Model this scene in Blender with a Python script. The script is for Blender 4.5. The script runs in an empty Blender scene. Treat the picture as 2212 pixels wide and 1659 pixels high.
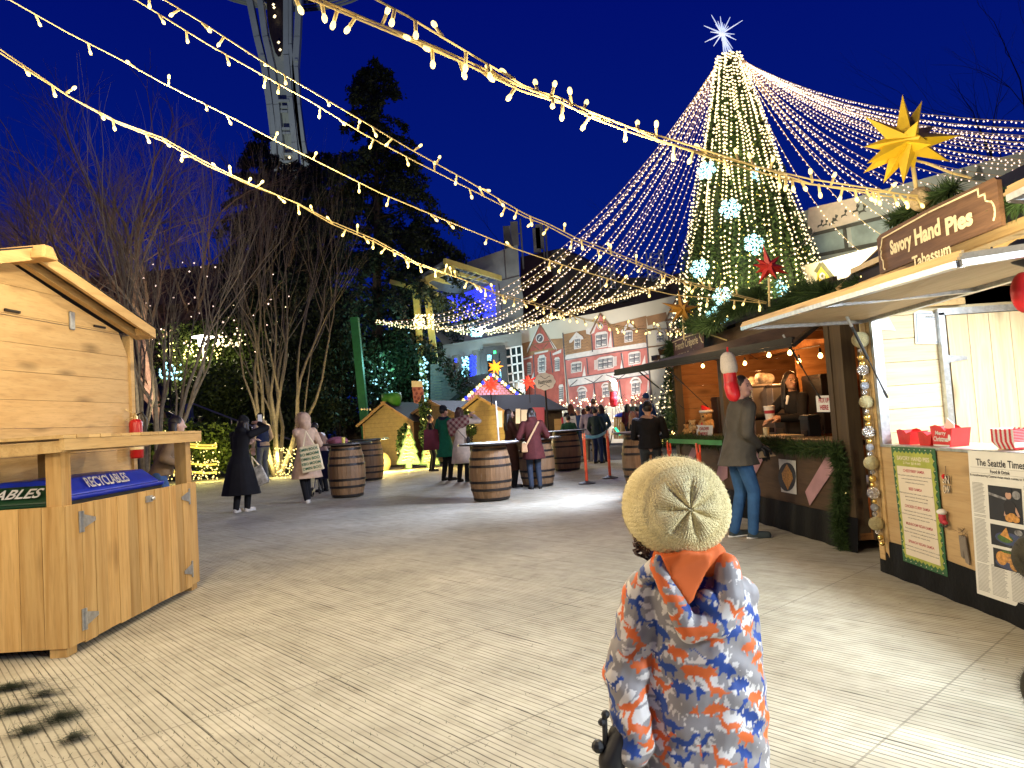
import bpy, bmesh, math, random
import numpy as np
from mathutils import Vector, Matrix, Quaternion
R = math.radians
random.seed(7); rng = np.random.default_rng(7)
sc = bpy.context.scene
# ------------------------------------------------------------------ camera
H_CAM = 1.32; FPX = 1539.0; CX = 1106.0; CY = 829.5; PITCH = math.atan(82 / 1539.0); ROLL = math.atan(0.065)
F = Vector((0, math.cos(PITCH), math.sin(PITCH)))
U0 = Vector((0, -math.sin(PITCH), math.cos(PITCH))); R0 = Vector((1, 0, 0))
RR = R0 * math.cos(ROLL) - U0 * math.sin(ROLL); UU = R0 * math.sin(ROLL) + U0 * math.cos(ROLL)
CAMP = Vector((0, 0, H_CAM))
cd = bpy.data.cameras.new("camera"); cam = bpy.data.objects.new("camera", cd); sc.collection.objects.link(cam)
M = Matrix((RR, UU, -F)).transposed().to_4x4(); M.translation = CAMP; cam.matrix_world = M
cd.sensor_width = 36; cd.lens = 36 * FPX / 2212.0; cd.clip_end = 2000; cd.clip_start = 0.05
sc.camera = cam
sc.render.resolution_x = 1024; sc.render.resolution_y = 768
sc.view_settings.view_transform = 'Standard'; sc.view_settings.look = 'None'
sc.view_settings.exposure = 0.0; sc.view_settings.gamma = 1.0
try:
    sc.cycles.use_denoising = True; sc.cycles.sample_clamp_indirect = 3.0; sc.cycles.max_bounces = 5
    sc.cycles.diffuse_bounces = 3; sc.cycles.caustics_reflective = False; sc.cycles.caustics_refractive = False
except Exception: pass
# ------------------------------------------------------------------ dusk sky
w = bpy.data.worlds.new("World"); sc.world = w; w.use_nodes = True
nt = w.node_tree; bg = nt.nodes["Background"]
tc = nt.nodes.new("ShaderNodeTexCoord"); sx = nt.nodes.new("ShaderNodeSeparateXYZ"); cr = nt.nodes.new("ShaderNodeValToRGB")
nt.links.new(tc.outputs["Generated"], sx.inputs[0]); nt.links.new(sx.outputs[2], cr.inputs[0]); nt.links.new(cr.outputs[0], bg.inputs[0])
cr.color_ramp.elements[0].position = 0.0; cr.color_ramp.elements[0].color = (0.006, 0.017, 0.12, 1)
cr.color_ramp.elements[1].position = 0.55; cr.color_ramp.elements[1].color = (0.0004, 0.004, 0.15, 1)
e = cr.color_ramp.elements.new(0.22); e.color = (0.0008, 0.011, 0.185, 1)
bg.inputs[1].default_value = 1.0
# ------------------------------------------------------------------ pixel helpers (photo coordinates, 2212 x 1659)
def ray(x, y): return F + RR * ((x - CX) / FPX) + UU * ((CY - y) / FPX)
def P(x, y, Y):
    d = ray(x, y); return CAMP + d * (Y / d.y)
def G(x, y, z=0.0):
    d = ray(x, y); return CAMP + d * ((z - H_CAM) / d.z)
class Frame:
    """vertical plane: s along u, o outward along n, z up"""
    def __init__(s, o, u, n):
        s.o = Vector((o[0], o[1], 0)); s.u = Vector((u[0], u[1], 0)).normalized()
        n = Vector((n[0], n[1], 0)); s.n = (n - s.u * n.dot(s.u)).normalized()
    def pt(s, a, o, z): return s.o + s.u * a + s.n * o + Vector((0, 0, z))
    def hit(s, x, y, off=0.0):
        d = ray(x, y); q = s.o + s.n * off
        t = (q - CAMP).dot(s.n) / d.dot(s.n); p = CAMP + d * t
        return (p - s.o).dot(s.u), p.z
    def hp(s, x, y, off=0.0, out=None):
        a, z = s.hit(x, y, off); return s.pt(a, off if out is None else out, z)
# ------------------------------------------------------------------ objects
COL = sc.collection; WL = {}
def tag(o, label=None, cat=None, group=None, kind=None):
    if label: o['label'] = label
    if cat: o['category'] = cat
    if group: o['group'] = group
    if kind: o['kind'] = kind
    return o
def empty(name, loc, label=None, cat=None, group=None):
    o = bpy.data.objects.new(name, None); COL.objects.link(o); o.location = loc; o.empty_display_size = 0.1
    WL[o] = Vector(loc); return tag(o, label, cat, group)
def copy_tree(o, parent=None):
    c = o.copy(); COL.objects.link(c)
    if parent is not None: c.parent = parent
    for ch in list(o.children): copy_tree(ch, c)
    return c
def basis(d):
    d = Vector(d).normalized(); a = Vector((0, 0, 1)) if abs(d.z) < 0.9 else Vector((1, 0, 0))
    x = d.cross(a).normalized(); return x, d.cross(x).normalized(), d
class MB:
    def __init__(s): s.v = []; s.f = []; s.m = []; s.k = 0
    def add(s, vs, fs):
        b = len(s.v); s.v.extend([tuple(v) for v in vs]); s.f.extend([tuple(i + b for i in f) for f in fs]); s.m.extend([s.k] * len(fs)); return s
    def mat(s, k): s.k = k; return s
    def hexa(s, p): return s.add(p, [(0, 3, 2, 1), (4, 5, 6, 7), (0, 1, 5, 4), (1, 2, 6, 5), (2, 3, 7, 6), (3, 0, 4, 7)])
    def box(s, c, d, rz=0.0):
        cx, cy, cz = c; a, b, h = d[0] / 2, d[1] / 2, d[2] / 2; co, si = math.cos(rz), math.sin(rz)
        q = []
        for z in (-h, h):
            for x, y in ((-a, -b), (a, -b), (a, b), (-a, b)): q.append((cx + x * co - y * si, cy + x * si + y * co, cz + z))
        return s.hexa(q)
    def fbox(s, fr, s0, s1, o0, o1, z0, z1):
        q = [fr.pt(a, o, z) for z in (z0, z1) for a, o in ((s0, o0), (s1, o0), (s1, o1), (s0, o1))]; return s.hexa(q)
    def beam(s, p, q, w, h=None, up=(0, 0, 1)):
        p = Vector(p); q = Vector(q); h = h or w; d = (q - p).normalized(); u = Vector(up)
        x = d.cross(u)
        if x.length < 1e-4: x = d.cross(Vector((1, 0, 0)))
        x.normalize(); y = x.cross(d).normalized(); x *= w / 2; y *= h / 2
        return s.hexa([p - x - y, p + x - y, p + x + y, p - x + y, q - x - y, q + x - y, q + x + y, q - x + y])
    def tube(s, pts, r, n=6, caps=True):
        pts = [Vector(p) for p in pts]; m = len(pts); rs = r if isinstance(r, (list, tuple)) else [r] * m
        vs = []; prev = None
        for i, p in enumerate(pts):
            d = (pts[min(i + 1, m - 1)] - pts[max(i - 1, 0)])
            if d.length < 1e-9: d = Vector((0, 0, 1))
            d.normalize()
            if prev is None: x = basis(d)[0]
            else:
                x = prev - d * prev.dot(d)
                x = x.normalized() if x.length > 1e-6 else basis(d)[0]
            prev = x; y = d.cross(x)
            for j in range(n):
                a = 2 * math.pi * j / n; vs.append(p + (x * math.cos(a) + y * math.sin(a)) * rs[i])
        fs = [(i * n + j, i * n + (j + 1) % n, (i + 1) * n + (j + 1) % n, (i + 1) * n + j) for i in range(m - 1) for j in range(n)]
        if caps: fs += [tuple(range(n - 1, -1, -1)), tuple((m - 1) * n + j for j in range(n))]
        return s.add(vs, fs)
    def lathe(s, prof, c=(0, 0, 0), n=24, axis=(0, 0, 1), fn=None):
        x, y, d = basis(axis) if tuple(axis) != (0, 0, 1) else (Vector((1, 0, 0)), Vector((0, 1, 0)), Vector((0, 0, 1)))
        c = Vector(c); vs = []; m = len(prof)
        for i, (r, z) in enumerate(prof):
            for j in range(n):
                a = 2 * math.pi * j / n; rr, zz = (r, z) if fn is None else fn(r, z, a, i)
                vs.append(c + (x * math.cos(a) + y * math.sin(a)) * rr + d * zz)
        fs = [(i * n + j, i * n + (j + 1) % n, (i + 1) * n + (j + 1) % n, (i + 1) * n + j) for i in range(m - 1) for j in range(n)]
        fs += [tuple(range(n - 1, -1, -1)), tuple((m - 1) * n + j for j in range(n))]
        return s.add(vs, fs)
    def ball(s, c, r, n=8, m=6, q=None):
        r = (r, r, r) if not hasattr(r, '__len__') else r; c = Vector(c); vs = [(0, 0, -r[2])]
        for i in range(1, m):
            t = -math.pi / 2 + math.pi * i / m
            for j in range(n):
                a = 2 * math.pi * j / n; vs.append((math.cos(t) * math.cos(a) * r[0], math.cos(t) * math.sin(a) * r[1], math.sin(t) * r[2]))
        vs.append((0, 0, r[2])); k = len(vs) - 1
        vs = [c + ((q @ Vector(v)) if q is not None else Vector(v)) for v in vs]
        fs = [(0, 1 + (j + 1) % n, 1 + j) for j in range(n)]
        for i in range(m - 2):
            b = 1 + i * n; fs += [(b + j, b + (j + 1) % n, b + n + (j + 1) % n, b + n + j) for j in range(n)]
        b = 1 + (m - 2) * n; fs += [(b + j, b + (j + 1) % n, k) for j in range(n)]
        return s.add(vs, fs)
    def poly(s, pts, back=None):
        """flat polygon; back = Vector thickness"""
        pts = [Vector(p) for p in pts]; n = len(pts)
        if back is None: return s.add(pts, [tuple(range(n))])
        b = Vector(back)
        return s.add(pts + [p + b for p in pts], [tuple(range(n)), tuple(range(2 * n - 1, n - 1, -1))] + [(i, (i + 1) % n, n + (i + 1) % n, n + i) for i in range(n)])
    def cap(s, p, q, r0, r1, n=10):
        """tapered capsule"""
        p = Vector(p); q = Vector(q); L = (q - p).length
        if L < 1e-5: return s.ball(p, r0, n, 8)
        x, y, d = basis(q - p); pr = []
        for t in (-80, -50, -25, 0): pr.append((r0 * math.cos(R(t)), r0 * math.sin(R(t))))
        for t in (0, 25, 50, 80): pr.append((r1 * math.cos(R(t)), L + r1 * math.sin(R(t))))
        return s.lathe(pr, p, n, axis=(q - p))
    def np_add(s, V, Fc):
        b = len(s.v); s.v.extend(map(tuple, V.tolist())); s.f.extend([tuple(i + b for i in f) for f in Fc.tolist()]); s.m.extend([s.k] * len(Fc)); return s
    def split(s, name, mats, parent=None, **k):
        """each connected piece its own part"""
        p = list(range(len(s.v)))
        def find(i):
            while p[i] != i: p[i] = p[p[i]]; i = p[i]
            return i
        for f in s.f:
            a = find(f[0])
            for i in f[1:]: p[find(i)] = a
        g = {}
        for f, mi in zip(s.f, s.m): g.setdefault(find(f[0]), []).append((f, mi))
        o = None
        for fs in g.values():
            ids = sorted({i for f, _ in fs for i in f}); mp = {v: i for i, v in enumerate(ids)}; q = MB(); q.v = [s.v[i] for i in ids]; q.f = [tuple(mp[i] for i in f) for f, _ in fs]; q.m = [mi for _, mi in fs]; o = q.build(name, mats, parent, **k)
        return o
    def build(s, name, mats, parent=None, smooth=False, local=False, base=None):
        if not s.v: return None
        me = bpy.data.meshes.new(name); V = np.array(s.v, dtype=float)
        if local: org = Vector((0, 0, 0))
        elif parent is not None: org = WL[parent]
        else: org = Vector(base) if base is not None else Vector(((V[:, 0].min() + V[:, 0].max()) / 2, (V[:, 1].min() + V[:, 1].max()) / 2, V[:, 2].min()))
        V = V - np.array(org); me.from_pydata(V.tolist(), [], s.f)
        for m_ in (mats if isinstance(mats, (list, tuple)) else [mats]): me.materials.append(m_)
        if any(s.m): me.polygons.foreach_set('material_index', s.m)
        if smooth: me.polygons.foreach_set('use_smooth', [True] * len(me.polygons))
        me.update()
        o = bpy.data.objects.new(name, me); COL.objects.link(o)
        if parent is not None: o.parent = parent; WL[o] = org
        else:
            if not local: o.location = org
            WL[o] = org
        return o
def bev(o, w=0.004, seg=1):
    m = o.modifiers.new('bevel', 'BEVEL'); m.width = w; m.segments = seg; m.limit_method = 'ANGLE'; return o
def remesh(o, vox, it=3, fac=0.5):
    m = o.modifiers.new('remesh', 'REMESH'); m.mode = 'VOXEL'; m.voxel_size = vox; m.use_smooth_shade = True
    if it:
        k = o.modifiers.new('smooth', 'SMOOTH'); k.iterations = it; k.factor = fac
    return o
def bake(o):
    bpy.context.view_layer.update(); dg = bpy.context.evaluated_depsgraph_get()
    me = bpy.data.meshes.new_from_object(o.evaluated_get(dg)); o.modifiers.clear(); o.data = me; return o
# ------------------------------------------------------------------ materials
MT = {}
def nodes_of(name):
    m = bpy.data.materials.new(name); m.use_nodes = True; n = m.node_tree; b = n.nodes["Principled BSDF"]; return m, n, b
def new(n, t, **k):
    d = n.nodes.new(t)
    for a, v in k.items(): setattr(d, a, v)
    return d
def mixc(n, fac, a, b, blend='MIX'):
    d = n.nodes.new("ShaderNodeMix"); d.data_type = 'RGBA'; d.blend_type = blend
    for i, v in ((0, fac), (6, a), (7, b)):
        if hasattr(v, 'node'): n.links.new(v, d.inputs[i])
        elif i == 0: d.inputs[0].default_value = v
        else: d.inputs[i].default_value = (v[0], v[1], v[2], 1)
    return d.outputs[2]
def mth(n, op, a, b=None, c=None):
    d = n.nodes.new("ShaderNodeMath"); d.operation = op
    for i, v in enumerate((a, b, c)):
        if v is None: continue
        if hasattr(v, 'node'): n.links.new(v, d.inputs[i])
        else: d.inputs[i].default_value = v
    return d.outputs[0]
def ramp(n, fac, a, b):
    d = n.nodes.new("ShaderNodeMapRange"); n.links.new(fac, d.inputs[0]); d.inputs[1].default_value = a; d.inputs[2].default_value = b; return d.outputs[0]
def coords(n, scale=(1, 1, 1), rot=(0, 0, 0)):
    t = new(n, "ShaderNodeTexCoord"); mp = new(n, "ShaderNodeMapping"); mp.inputs['Scale'].default_value = scale; mp.inputs['Rotation'].default_value = rot
    n.links.new(t.outputs['Object'], mp.inputs[0]); return mp.outputs[0]
def noise(n, vec, scale, detail=4, dist=0.0, rough=0.55):
    d = new(n, "ShaderNodeTexNoise"); d.inputs['Scale'].default_value = scale; d.inputs['Detail'].default_value = detail
    d.inputs['Distortion'].default_value = dist; d.inputs['Roughness'].default_value = rough; n.links.new(vec, d.inputs['Vector']); return d.outputs[0]
def bump(n, b, h, strength=0.3, dist=0.01):
    d = new(n, "ShaderNodeBump"); d.inputs['Strength'].default_value = strength; d.inputs['Distance'].default_value = dist
    n.links.new(h, d.inputs['Height']); n.links.new(d.outputs[0], b.inputs['Normal'])
def plain(name, c, rough=0.6, metal=0.0, var=0.25, scale=6.0, bmp=0.0, spec=0.5, island=0.0, alpha=None, trans=0.0):
    m, n, b = nodes_of(name); b.inputs['Roughness'].default_value = rough; b.inputs['Metallic'].default_value = metal
    b.inputs['Specular IOR Level'].default_value = spec
    v = coords(n); f = noise(n, v, scale); f2 = ramp(n, f, 0.3, 0.7)
    col = mixc(n, f2, [x * (1 - var) for x in c], [min(1, x * (1 + var)) for x in c])
    if island:
        g = new(n, "ShaderNodeNewGeometry"); k = ramp(n, g.outputs['Random Per Island'], 0, 1)
        col = mixc(n, k, col, mixc(n, 1.0, col, (island, island, island), 'MULTIPLY'))
    n.links.new(col, b.inputs['Base Color'])
    if bmp: bump(n, b, noise(n, v, scale * 6, 5), bmp, 0.01)
    if trans: b.inputs['Transmission Weight'].default_value = trans
    MT[name] = m; return m
def wood(name, c1, c2, axis='X', plank=0.25, rough=0.6, knots=True, grain=1.0):
    m, n, b = nodes_of(name); b.inputs['Roughness'].default_value = rough; b.inputs['Specular IOR Level'].default_value = 0.3
    st = {'X': (0.35, 5, 5), 'Y': (5, 0.35, 5), 'Z': (5, 5, 0.35)}[axis]
    g = new(n, "ShaderNodeNewGeometry"); isl = g.outputs['Random Per Island']
    t = new(n, "ShaderNodeTexCoord"); ad = new(n, "ShaderNodeVectorMath", operation='ADD'); cmb = new(n, "ShaderNodeCombineXYZ")
    o7 = mth(n, 'MULTIPLY', isl, 13.0)
    for i in range(3): n.links.new(o7, cmb.inputs[i])
    n.links.new(t.outputs['Object'], ad.inputs[0]); n.links.new(cmb.outputs[0], ad.inputs[1])
    mp = new(n, "ShaderNodeMapping"); mp.inputs['Scale'].default_value = st; n.links.new(ad.outputs[0], mp.inputs[0]); v = mp.outputs[0]
    f1 = noise(n, v, 3.0 * grain, 6, 0.8); f2 = noise(n, v, 14.0 * grain, 3, 0.2)
    a = mixc(n, ramp(n, f1, 0.35, 0.7), c1, c2); a = mixc(n, mth(n, 'MULTIPLY', ramp(n, f2, 0.5, 0.75), 0.35), a, [x * 0.55 for x in c2])
    if knots:
        vo = new(n, "ShaderNodeTexVoronoi"); k = {'X': (1.6, 5, 5), 'Y': (5, 1.6, 5), 'Z': (5, 5, 1.6)}[axis]
        mp2 = new(n, "ShaderNodeMapping"); mp2.inputs['Scale'].default_value = k; n.links.new(ad.outputs[0], mp2.inputs[0])
        n.links.new(mp2.outputs[0], vo.inputs['Vector']); vo.inputs['Scale'].default_value = 1.0
        kk = mth(n, 'LESS_THAN', vo.outputs['Distance'], 0.16); k2 = mth(n, 'SUBTRACT', 1.0, ramp(n, vo.outputs['Distance'], 0.04, 0.26))
        a = mixc(n, mth(n, 'MULTIPLY', k2, 0.75), a, [x * 0.35 for x in c2])
    lum = mth(n, 'MULTIPLY_ADD', isl, plank * 2, 1 - plank); cl = new(n, "ShaderNodeCombineColor")
    for i in range(3): n.links.new(lum, cl.inputs[i])
    a = mixc(n, 1.0, a, cl.outputs[0], 'MULTIPLY'); n.links.new(a, b.inputs['Base Color']); bump(n, b, f2, 0.25, 0.004)
    MT[name] = m; return m
def glow(name, c, s, base=None):
    m, n, b = nodes_of(name); b.inputs['Base Color'].default_value = (*(base or c), 1); b.inputs['Emission Color'].default_value = (*c, 1)
    b.inputs['Emission Strength'].default_value = s; b.inputs['Roughness'].default_value = 0.4
    try: m.cycles.emission_sampling = 'NONE'
    except Exception: pass
    MT[name] = m; return m
def leafm(name, c, c2, rough=0.6):
    m, n, b = nodes_of(name); b.inputs['Roughness'].default_value = rough; b.inputs['Specular IOR Level'].default_value = 0.25
    g = new(n, "ShaderNodeNewGeometry"); n.links.new(mixc(n, g.outputs['Random Per Island'], c, c2), b.inputs['Base Color']); MT[name] = m; return m
pine1 = (0.62, 0.40, 0.17); pine2 = (0.50, 0.29, 0.10)
wood('wall_pine', (0.60, 0.42, 0.21), (0.50, 0.33, 0.15), 'Y', 0.07)
wood('pine_y', (0.62, 0.43, 0.20), (0.48, 0.31, 0.13), 'Y', 0.1); wood('pine_x', (0.60, 0.38, 0.16), (0.46, 0.27, 0.10), 'X', 0.1)
wood('cedar_z', (0.58, 0.38, 0.15), (0.42, 0.235, 0.07), 'Z', 0.28); wood('cedar_y', (0.62, 0.43, 0.19), (0.48, 0.30, 0.11), 'Y', 0.14)
wood('pale_x', (0.74, 0.62, 0.38), (0.66, 0.52, 0.30), 'X', 0.06); wood('pale_z', (0.72, 0.58, 0.36), (0.60, 0.45, 0.26), 'Z', 0.08)
wood('ply', (0.46, 0.37, 0.26), (0.38, 0.30, 0.20), 'Y', 0.02, knots=False); wood('ply_tan', (0.50, 0.35, 0.18), (0.44, 0.29, 0.14), 'Y', 0.03)
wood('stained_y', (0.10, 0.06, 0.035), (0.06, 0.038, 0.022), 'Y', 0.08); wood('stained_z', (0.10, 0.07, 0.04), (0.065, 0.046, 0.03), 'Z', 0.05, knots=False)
wood('orange_y', (0.38, 0.19, 0.07), (0.20, 0.09, 0.03), 'Y', 0.08); wood('orange_x', (0.42, 0.20, 0.07), (0.30, 0.13, 0.04), 'X', 0.08)
wood('sign_brown', (0.15, 0.078, 0.04), (0.085, 0.042, 0.022), 'Y', 0.02, knots=False, grain=2.0)
wood('sign_plum', (0.13, 0.075, 0.085), (0.09, 0.05, 0.06), 'Y', 0.02, knots=False)
wood('oak_z', (0.27, 0.16, 0.08), (0.17, 0.10, 0.05), 'Z', 0.18, knots=False)
wood('far_pine', (0.50, 0.34, 0.14), (0.42, 0.27, 0.10), 'X', 0.08)
plain('galv', (0.50, 0.52, 0.54), 0.35, 0.8, 0.2, 30); plain('black', (0.012, 0.012, 0.013), 0.5); plain('roof_felt', (0.014, 0.011, 0.015), 0.8, var=0.3, scale=20)
plain('tarp', (0.004, 0.0045, 0.006), 0.6, var=0.4, scale=4, bmp=0.4, spec=.2); plain('white', (0.75, 0.75, 0.73), 0.6, var=0.05); plain('paper', (0.72, 0.72, 0.68), 0.7, var=0.05)
plain('cream', (0.80, 0.68, 0.42), 0.6, var=0.05); plain('ink', (0.02, 0.02, 0.025), 0.7, var=0.1); plain('ink_grey', (0.25, 0.25, 0.25), 0.8)
plain('skin', (0.52, 0.31, 0.22), 0.5, var=0.06, scale=20); plain('iron', (0.03, 0.025, 0.022), 0.5, 0.6); plain('hair_dark', (0.012, 0.008, 0.006), 0.5, var=0.5, scale=40)
glow('bulb_warm', (1.0, 0.78, 0.26), 2.6); glow('bulb_small', (1.0, 0.80, 0.46), 2.3); glow('bulb_white', (1.0, 0.74, 0.62), 2.1)
glow('bulb_orange', (1.0, 0.55, 0.18), 14.0); glow('ice', (0.35, 0.80, 1.0), 1.6); glow('blue_led', (0.03, 0.05, 1.0), 1.8); glow('cyan_led', (0.4, 0.85, 1.0), 1.8)
plain('cable', (0.80, 0.62, 0.26), 0.5, var=0.1)
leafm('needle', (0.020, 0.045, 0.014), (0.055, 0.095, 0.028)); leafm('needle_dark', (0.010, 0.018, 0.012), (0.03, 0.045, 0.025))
leafm('leaf', (0.03, 0.055, 0.012), (0.10, 0.14, 0.03)); leafm('leaf_dark', (0.012, 0.02, 0.01), (0.035, 0.055, 0.02))
plain('bark', (0.16, 0.12, 0.08), 0.85, var=0.4, scale=15); plain('bark_dark', (0.045, 0.032, 0.028), 0.9, var=0.3, scale=10)
LF = {'canopy_light': .35, 'street_light': 2, 'gable_light': 1.5, 'string_glow': 6.6, 'stall_led': 1.0, 'tower_flood': 2.2, 'tree_glow': 3.2, 'festoon_light': 2.3, 'banner_flood': 2.2, 'tree_uplight': .9, 'stall_wash': 4.5, 'shrub_light': 2.5}
def light(name, kind, loc, energy, color, size=0.1, rot=None, **k):
    energy *= LF.get(name, 1.8)
    l = bpy.data.lights.new(name, kind); l.energy = energy; l.color = color
    o = bpy.data.objects.new(name, l); COL.objects.link(o); o.location = loc
    if kind == 'POINT': l.shadow_soft_size = size
    if kind == 'SPOT': l.shadow_soft_size = size
    if kind == 'AREA': l.size = size
    for a, v in k.items(): setattr(l, a, v)
    if rot is not None: o.rotation_euler = (Vector(rot) - Vector(loc)).to_track_quat('-Z', 'Y').to_euler()
    return o
def text_geo(s, bold=0.0):
    cu = bpy.data.curves.new('t', 'FONT'); cu.body = s; cu.align_x = 'CENTER'; cu.offset = bold; cu.resolution_u = 3
    o = bpy.data.objects.new('t', cu); me = o.to_mesh()
    V = np.array([v.co[:2] for v in me.vertices]).reshape(-1, 2); Fc = [tuple(p.vertices) for p in me.polygons]
    o.to_mesh_clear(); bpy.data.objects.remove(o); bpy.data.curves.remove(cu); return V, Fc
def text_into(mb, s, c, right, up, w=None, h=None, bold=0.0, out=None, slant=0.0):
    """c = centre; fits width w and cap height h"""
    V, Fc = text_geo(s, bold)
    if not len(V): return
    mn, mx = V.min(0), V.max(0); sz = mx - mn; cc = (mn + mx) / 2
    kx = (w / sz[0]) if w else h / sz[1]; ky = (h / sz[1]) if h else kx
    if w is None: kx = ky
    r = Vector(right).normalized(); u = Vector(up).normalized(); c = Vector(c)
    pts = [c + r * ((x - cc[0]) * kx + slant * (y - cc[1]) * ky) + u * ((y - cc[1]) * ky) for x, y in V]
    mb.add(pts, Fc)
# leaf clouds ------------------------------------------------------
def leaves(mb, pts, size, flat=None, jit=0.4, up=0.0):
    """one small quad (rhombus) at each point; pts Nx3"""
    pts = np.asarray(pts, float); N = len(pts)
    if N == 0: return
    a = rng.normal(size=(N, 3)); a /= np.linalg.norm(a, axis=1)[:, None]; b = rng.normal(size=(N, 3)); b -= (b * a).sum(1)[:, None] * a; b /= np.linalg.norm(b, axis=1)[:, None]
    s = size * (1 + jit * rng.uniform(-1, 1, size=(N, 1))); a *= s; b *= s * 0.45
    V = np.stack([pts - a, pts - b, pts + a, pts + b], 1).reshape(-1, 3)
    Fc = np.arange(4 * N).reshape(-1, 4); mb.np_add(V, Fc)
def needles(mb, path_pts, rad, n, length=0.06, w=0.006, dirs=None):
    """needle tufts round a path (garland)"""
    path = np.array([tuple(p) for p in path_pts]); seg = rng.integers(0, len(path) - 1, n); t = rng.uniform(0, 1, (n, 1))
    c = path[seg] * (1 - t) + path[seg + 1] * t
    a = rng.normal(size=(n, 3)); a /= np.linalg.norm(a, axis=1)[:, None]
    b = rng.normal(size=(n, 3)); b -= (b * a).sum(1)[:, None] * a; b /= np.linalg.norm(b, axis=1)[:, None]
    c = c + a * rad * rng.uniform(0, 0.9, (n, 1)); L = length * rng.uniform(0.6, 1.3, (n, 1))
    V = np.stack([c - b * w, c + b * w, c + a * L], 1).reshape(-1, 3); mb.np_add(V, np.arange(3 * n).reshape(-1, 3))
def curve_pts(p, q, sag, n=16):
    p = Vector(p); q = Vector(q)
    return [p.lerp(q, i / n) - Vector((0, 0, sag * 4 * (i / n) * (1 - i / n))) for i in range(n + 1)]
def octa(mb, c, r):
    c = np.array(tuple(c)); V = c + r * np.array([(1, 0, 0), (0, 1, 0), (-1, 0, 0), (0, -1, 0), (0, 0, 1), (0, 0, -1)])
    mb.np_add(V, np.array([(0, 1, 4), (1, 2, 4), (2, 3, 4), (3, 0, 4), (1, 0, 5), (2, 1, 5), (3, 2, 5), (0, 3, 5)]))
# ================================================================== ground
def struct(name, mb, mats, **k):
    o = mb.build(name, mats, local=True, **k); o['kind'] = 'structure'; return o
def deck_material():
    m, n, b = nodes_of('deck'); b.inputs['Specular IOR Level'].default_value = 0.25; b.inputs['Roughness'].default_value = 0.75
    t = new(n, "ShaderNodeTexCoord"); s = new(n, "ShaderNodeSeparateXYZ"); n.links.new(t.outputs['Object'], s.inputs[0]); x, y = s.outputs[0], s.outputs[1]
    u = mth(n, 'ADD', mth(n, 'MULTIPLY', x, 0.748), mth(n, 'MULTIPLY', y, 0.664)); v = mth(n, 'ADD', mth(n, 'MULTIPLY', x, -0.664), mth(n, 'MULTIPLY', y, 0.748))
    big = noise(n, t.outputs['Object'], 1.1, 4); mid = noise(n, t.outputs['Object'], 7, 5)
    cv = new(n, "ShaderNodeCombineXYZ"); n.links.new(mth(n, 'MULTIPLY', u, 26), cv.inputs[0]); n.links.new(mth(n, 'MULTIPLY', v, 2.2), cv.inputs[1])
    strk = noise(n, cv.outputs[0], 1.0, 5, 0.1)
    uw = mth(n, 'MULTIPLY_ADD', mid, 0.006, u)
    fr = mth(n, 'FRACT', mth(n, 'DIVIDE', uw, 0.033)); idx = mth(n, 'FLOOR', mth(n, 'DIVIDE', uw, 0.033))
    gap = mth(n, 'LESS_THAN', fr, 0.2)
    wn = new(n, "ShaderNodeTexWhiteNoise"); wn.noise_dimensions = '2D'; c2 = new(n, "ShaderNodeCombineXYZ"); n.links.new(idx, c2.inputs[0])
    n.links.new(mth(n, 'FLOOR', mth(n, 'DIVIDE', v, 1.22)), c2.inputs[1]); n.links.new(c2.outputs[0], wn.inputs['Vector'])
    wide = mth(n, 'MODULO', mth(n, 'ADD', idx, 880), 11); isw = mth(n, 'LESS_THAN', wide, 0.9)
    gstr = mth(n, 'MULTIPLY', gap, mth(n, 'MULTIPLY_ADD', ramp(n, strk, 0.32, 0.62), 0.55, mth(n, 'MULTIPLY_ADD', isw, 0.2, .25)))
    debris = mth(n, 'MULTIPLY', mth(n, 'MULTIPLY', isw, mth(n, 'LESS_THAN', fr, 0.35)), ramp(n, strk, 0.5, 0.62))
    fv = mth(n, 'FRACT', mth(n, 'DIVIDE', v, 1.22)); jl = mth(n, 'LESS_THAN', fv, 0.008)
    dark = mth(n, 'MAXIMUM', mth(n, 'MAXIMUM', gstr, mth(n, 'MULTIPLY', debris, 0.65)), mth(n, 'MULTIPLY', jl, 0.4))
    col = mixc(n, ramp(n, big, 0.3, 0.7), (0.33, 0.31, 0.235), (0.52, 0.485, 0.375)); col = mixc(n, mth(n, 'MULTIPLY', ramp(n, mid, 0.42, 0.72), 0.5), col, (0.24, 0.21, 0.15))
    col = mixc(n, mth(n, 'MULTIPLY', wn.outputs['Value'], 0.25), col, (0.55, 0.50, 0.42)); col = mixc(n, mth(n, 'MULTIPLY', ramp(n, strk, 0.55, 0.7), 0.25), col, (0.22, 0.18, 0.12))
    # dark specks
    sp = new(n, "ShaderNodeTexVoronoi"); sp.inputs['Scale'].default_value = 9; n.links.new(t.outputs['Object'], sp.inputs['Vector'])
    spk = mth(n, 'LESS_THAN', sp.outputs['Distance'], 0.07)
    dark = mth(n, 'MAXIMUM', dark, mth(n, 'MULTIPLY', spk, 0.45)); col = mixc(n, dark, col, (0.035, 0.028, 0.018)); n.links.new(col, b.inputs['Base Color'])
    bump(n, b, mth(n, 'SUBTRACT', 1.0, dark), 0.5, 0.006); return m
MT['deck'] = deck_material()
plain('asphalt', (0.05, 0.05, 0.052), 0.8, var=0.3, scale=3, bmp=0.3); plain('soil', (0.02, 0.03, 0.012), 0.9, var=0.5, scale=2)
g = MB(); g.poly([(-500, -60, -0.06), (500, -60, -0.06), (500, 900, -0.06), (-500, 900, -0.06)]); struct('ground', g, MT['asphalt'])
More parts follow.
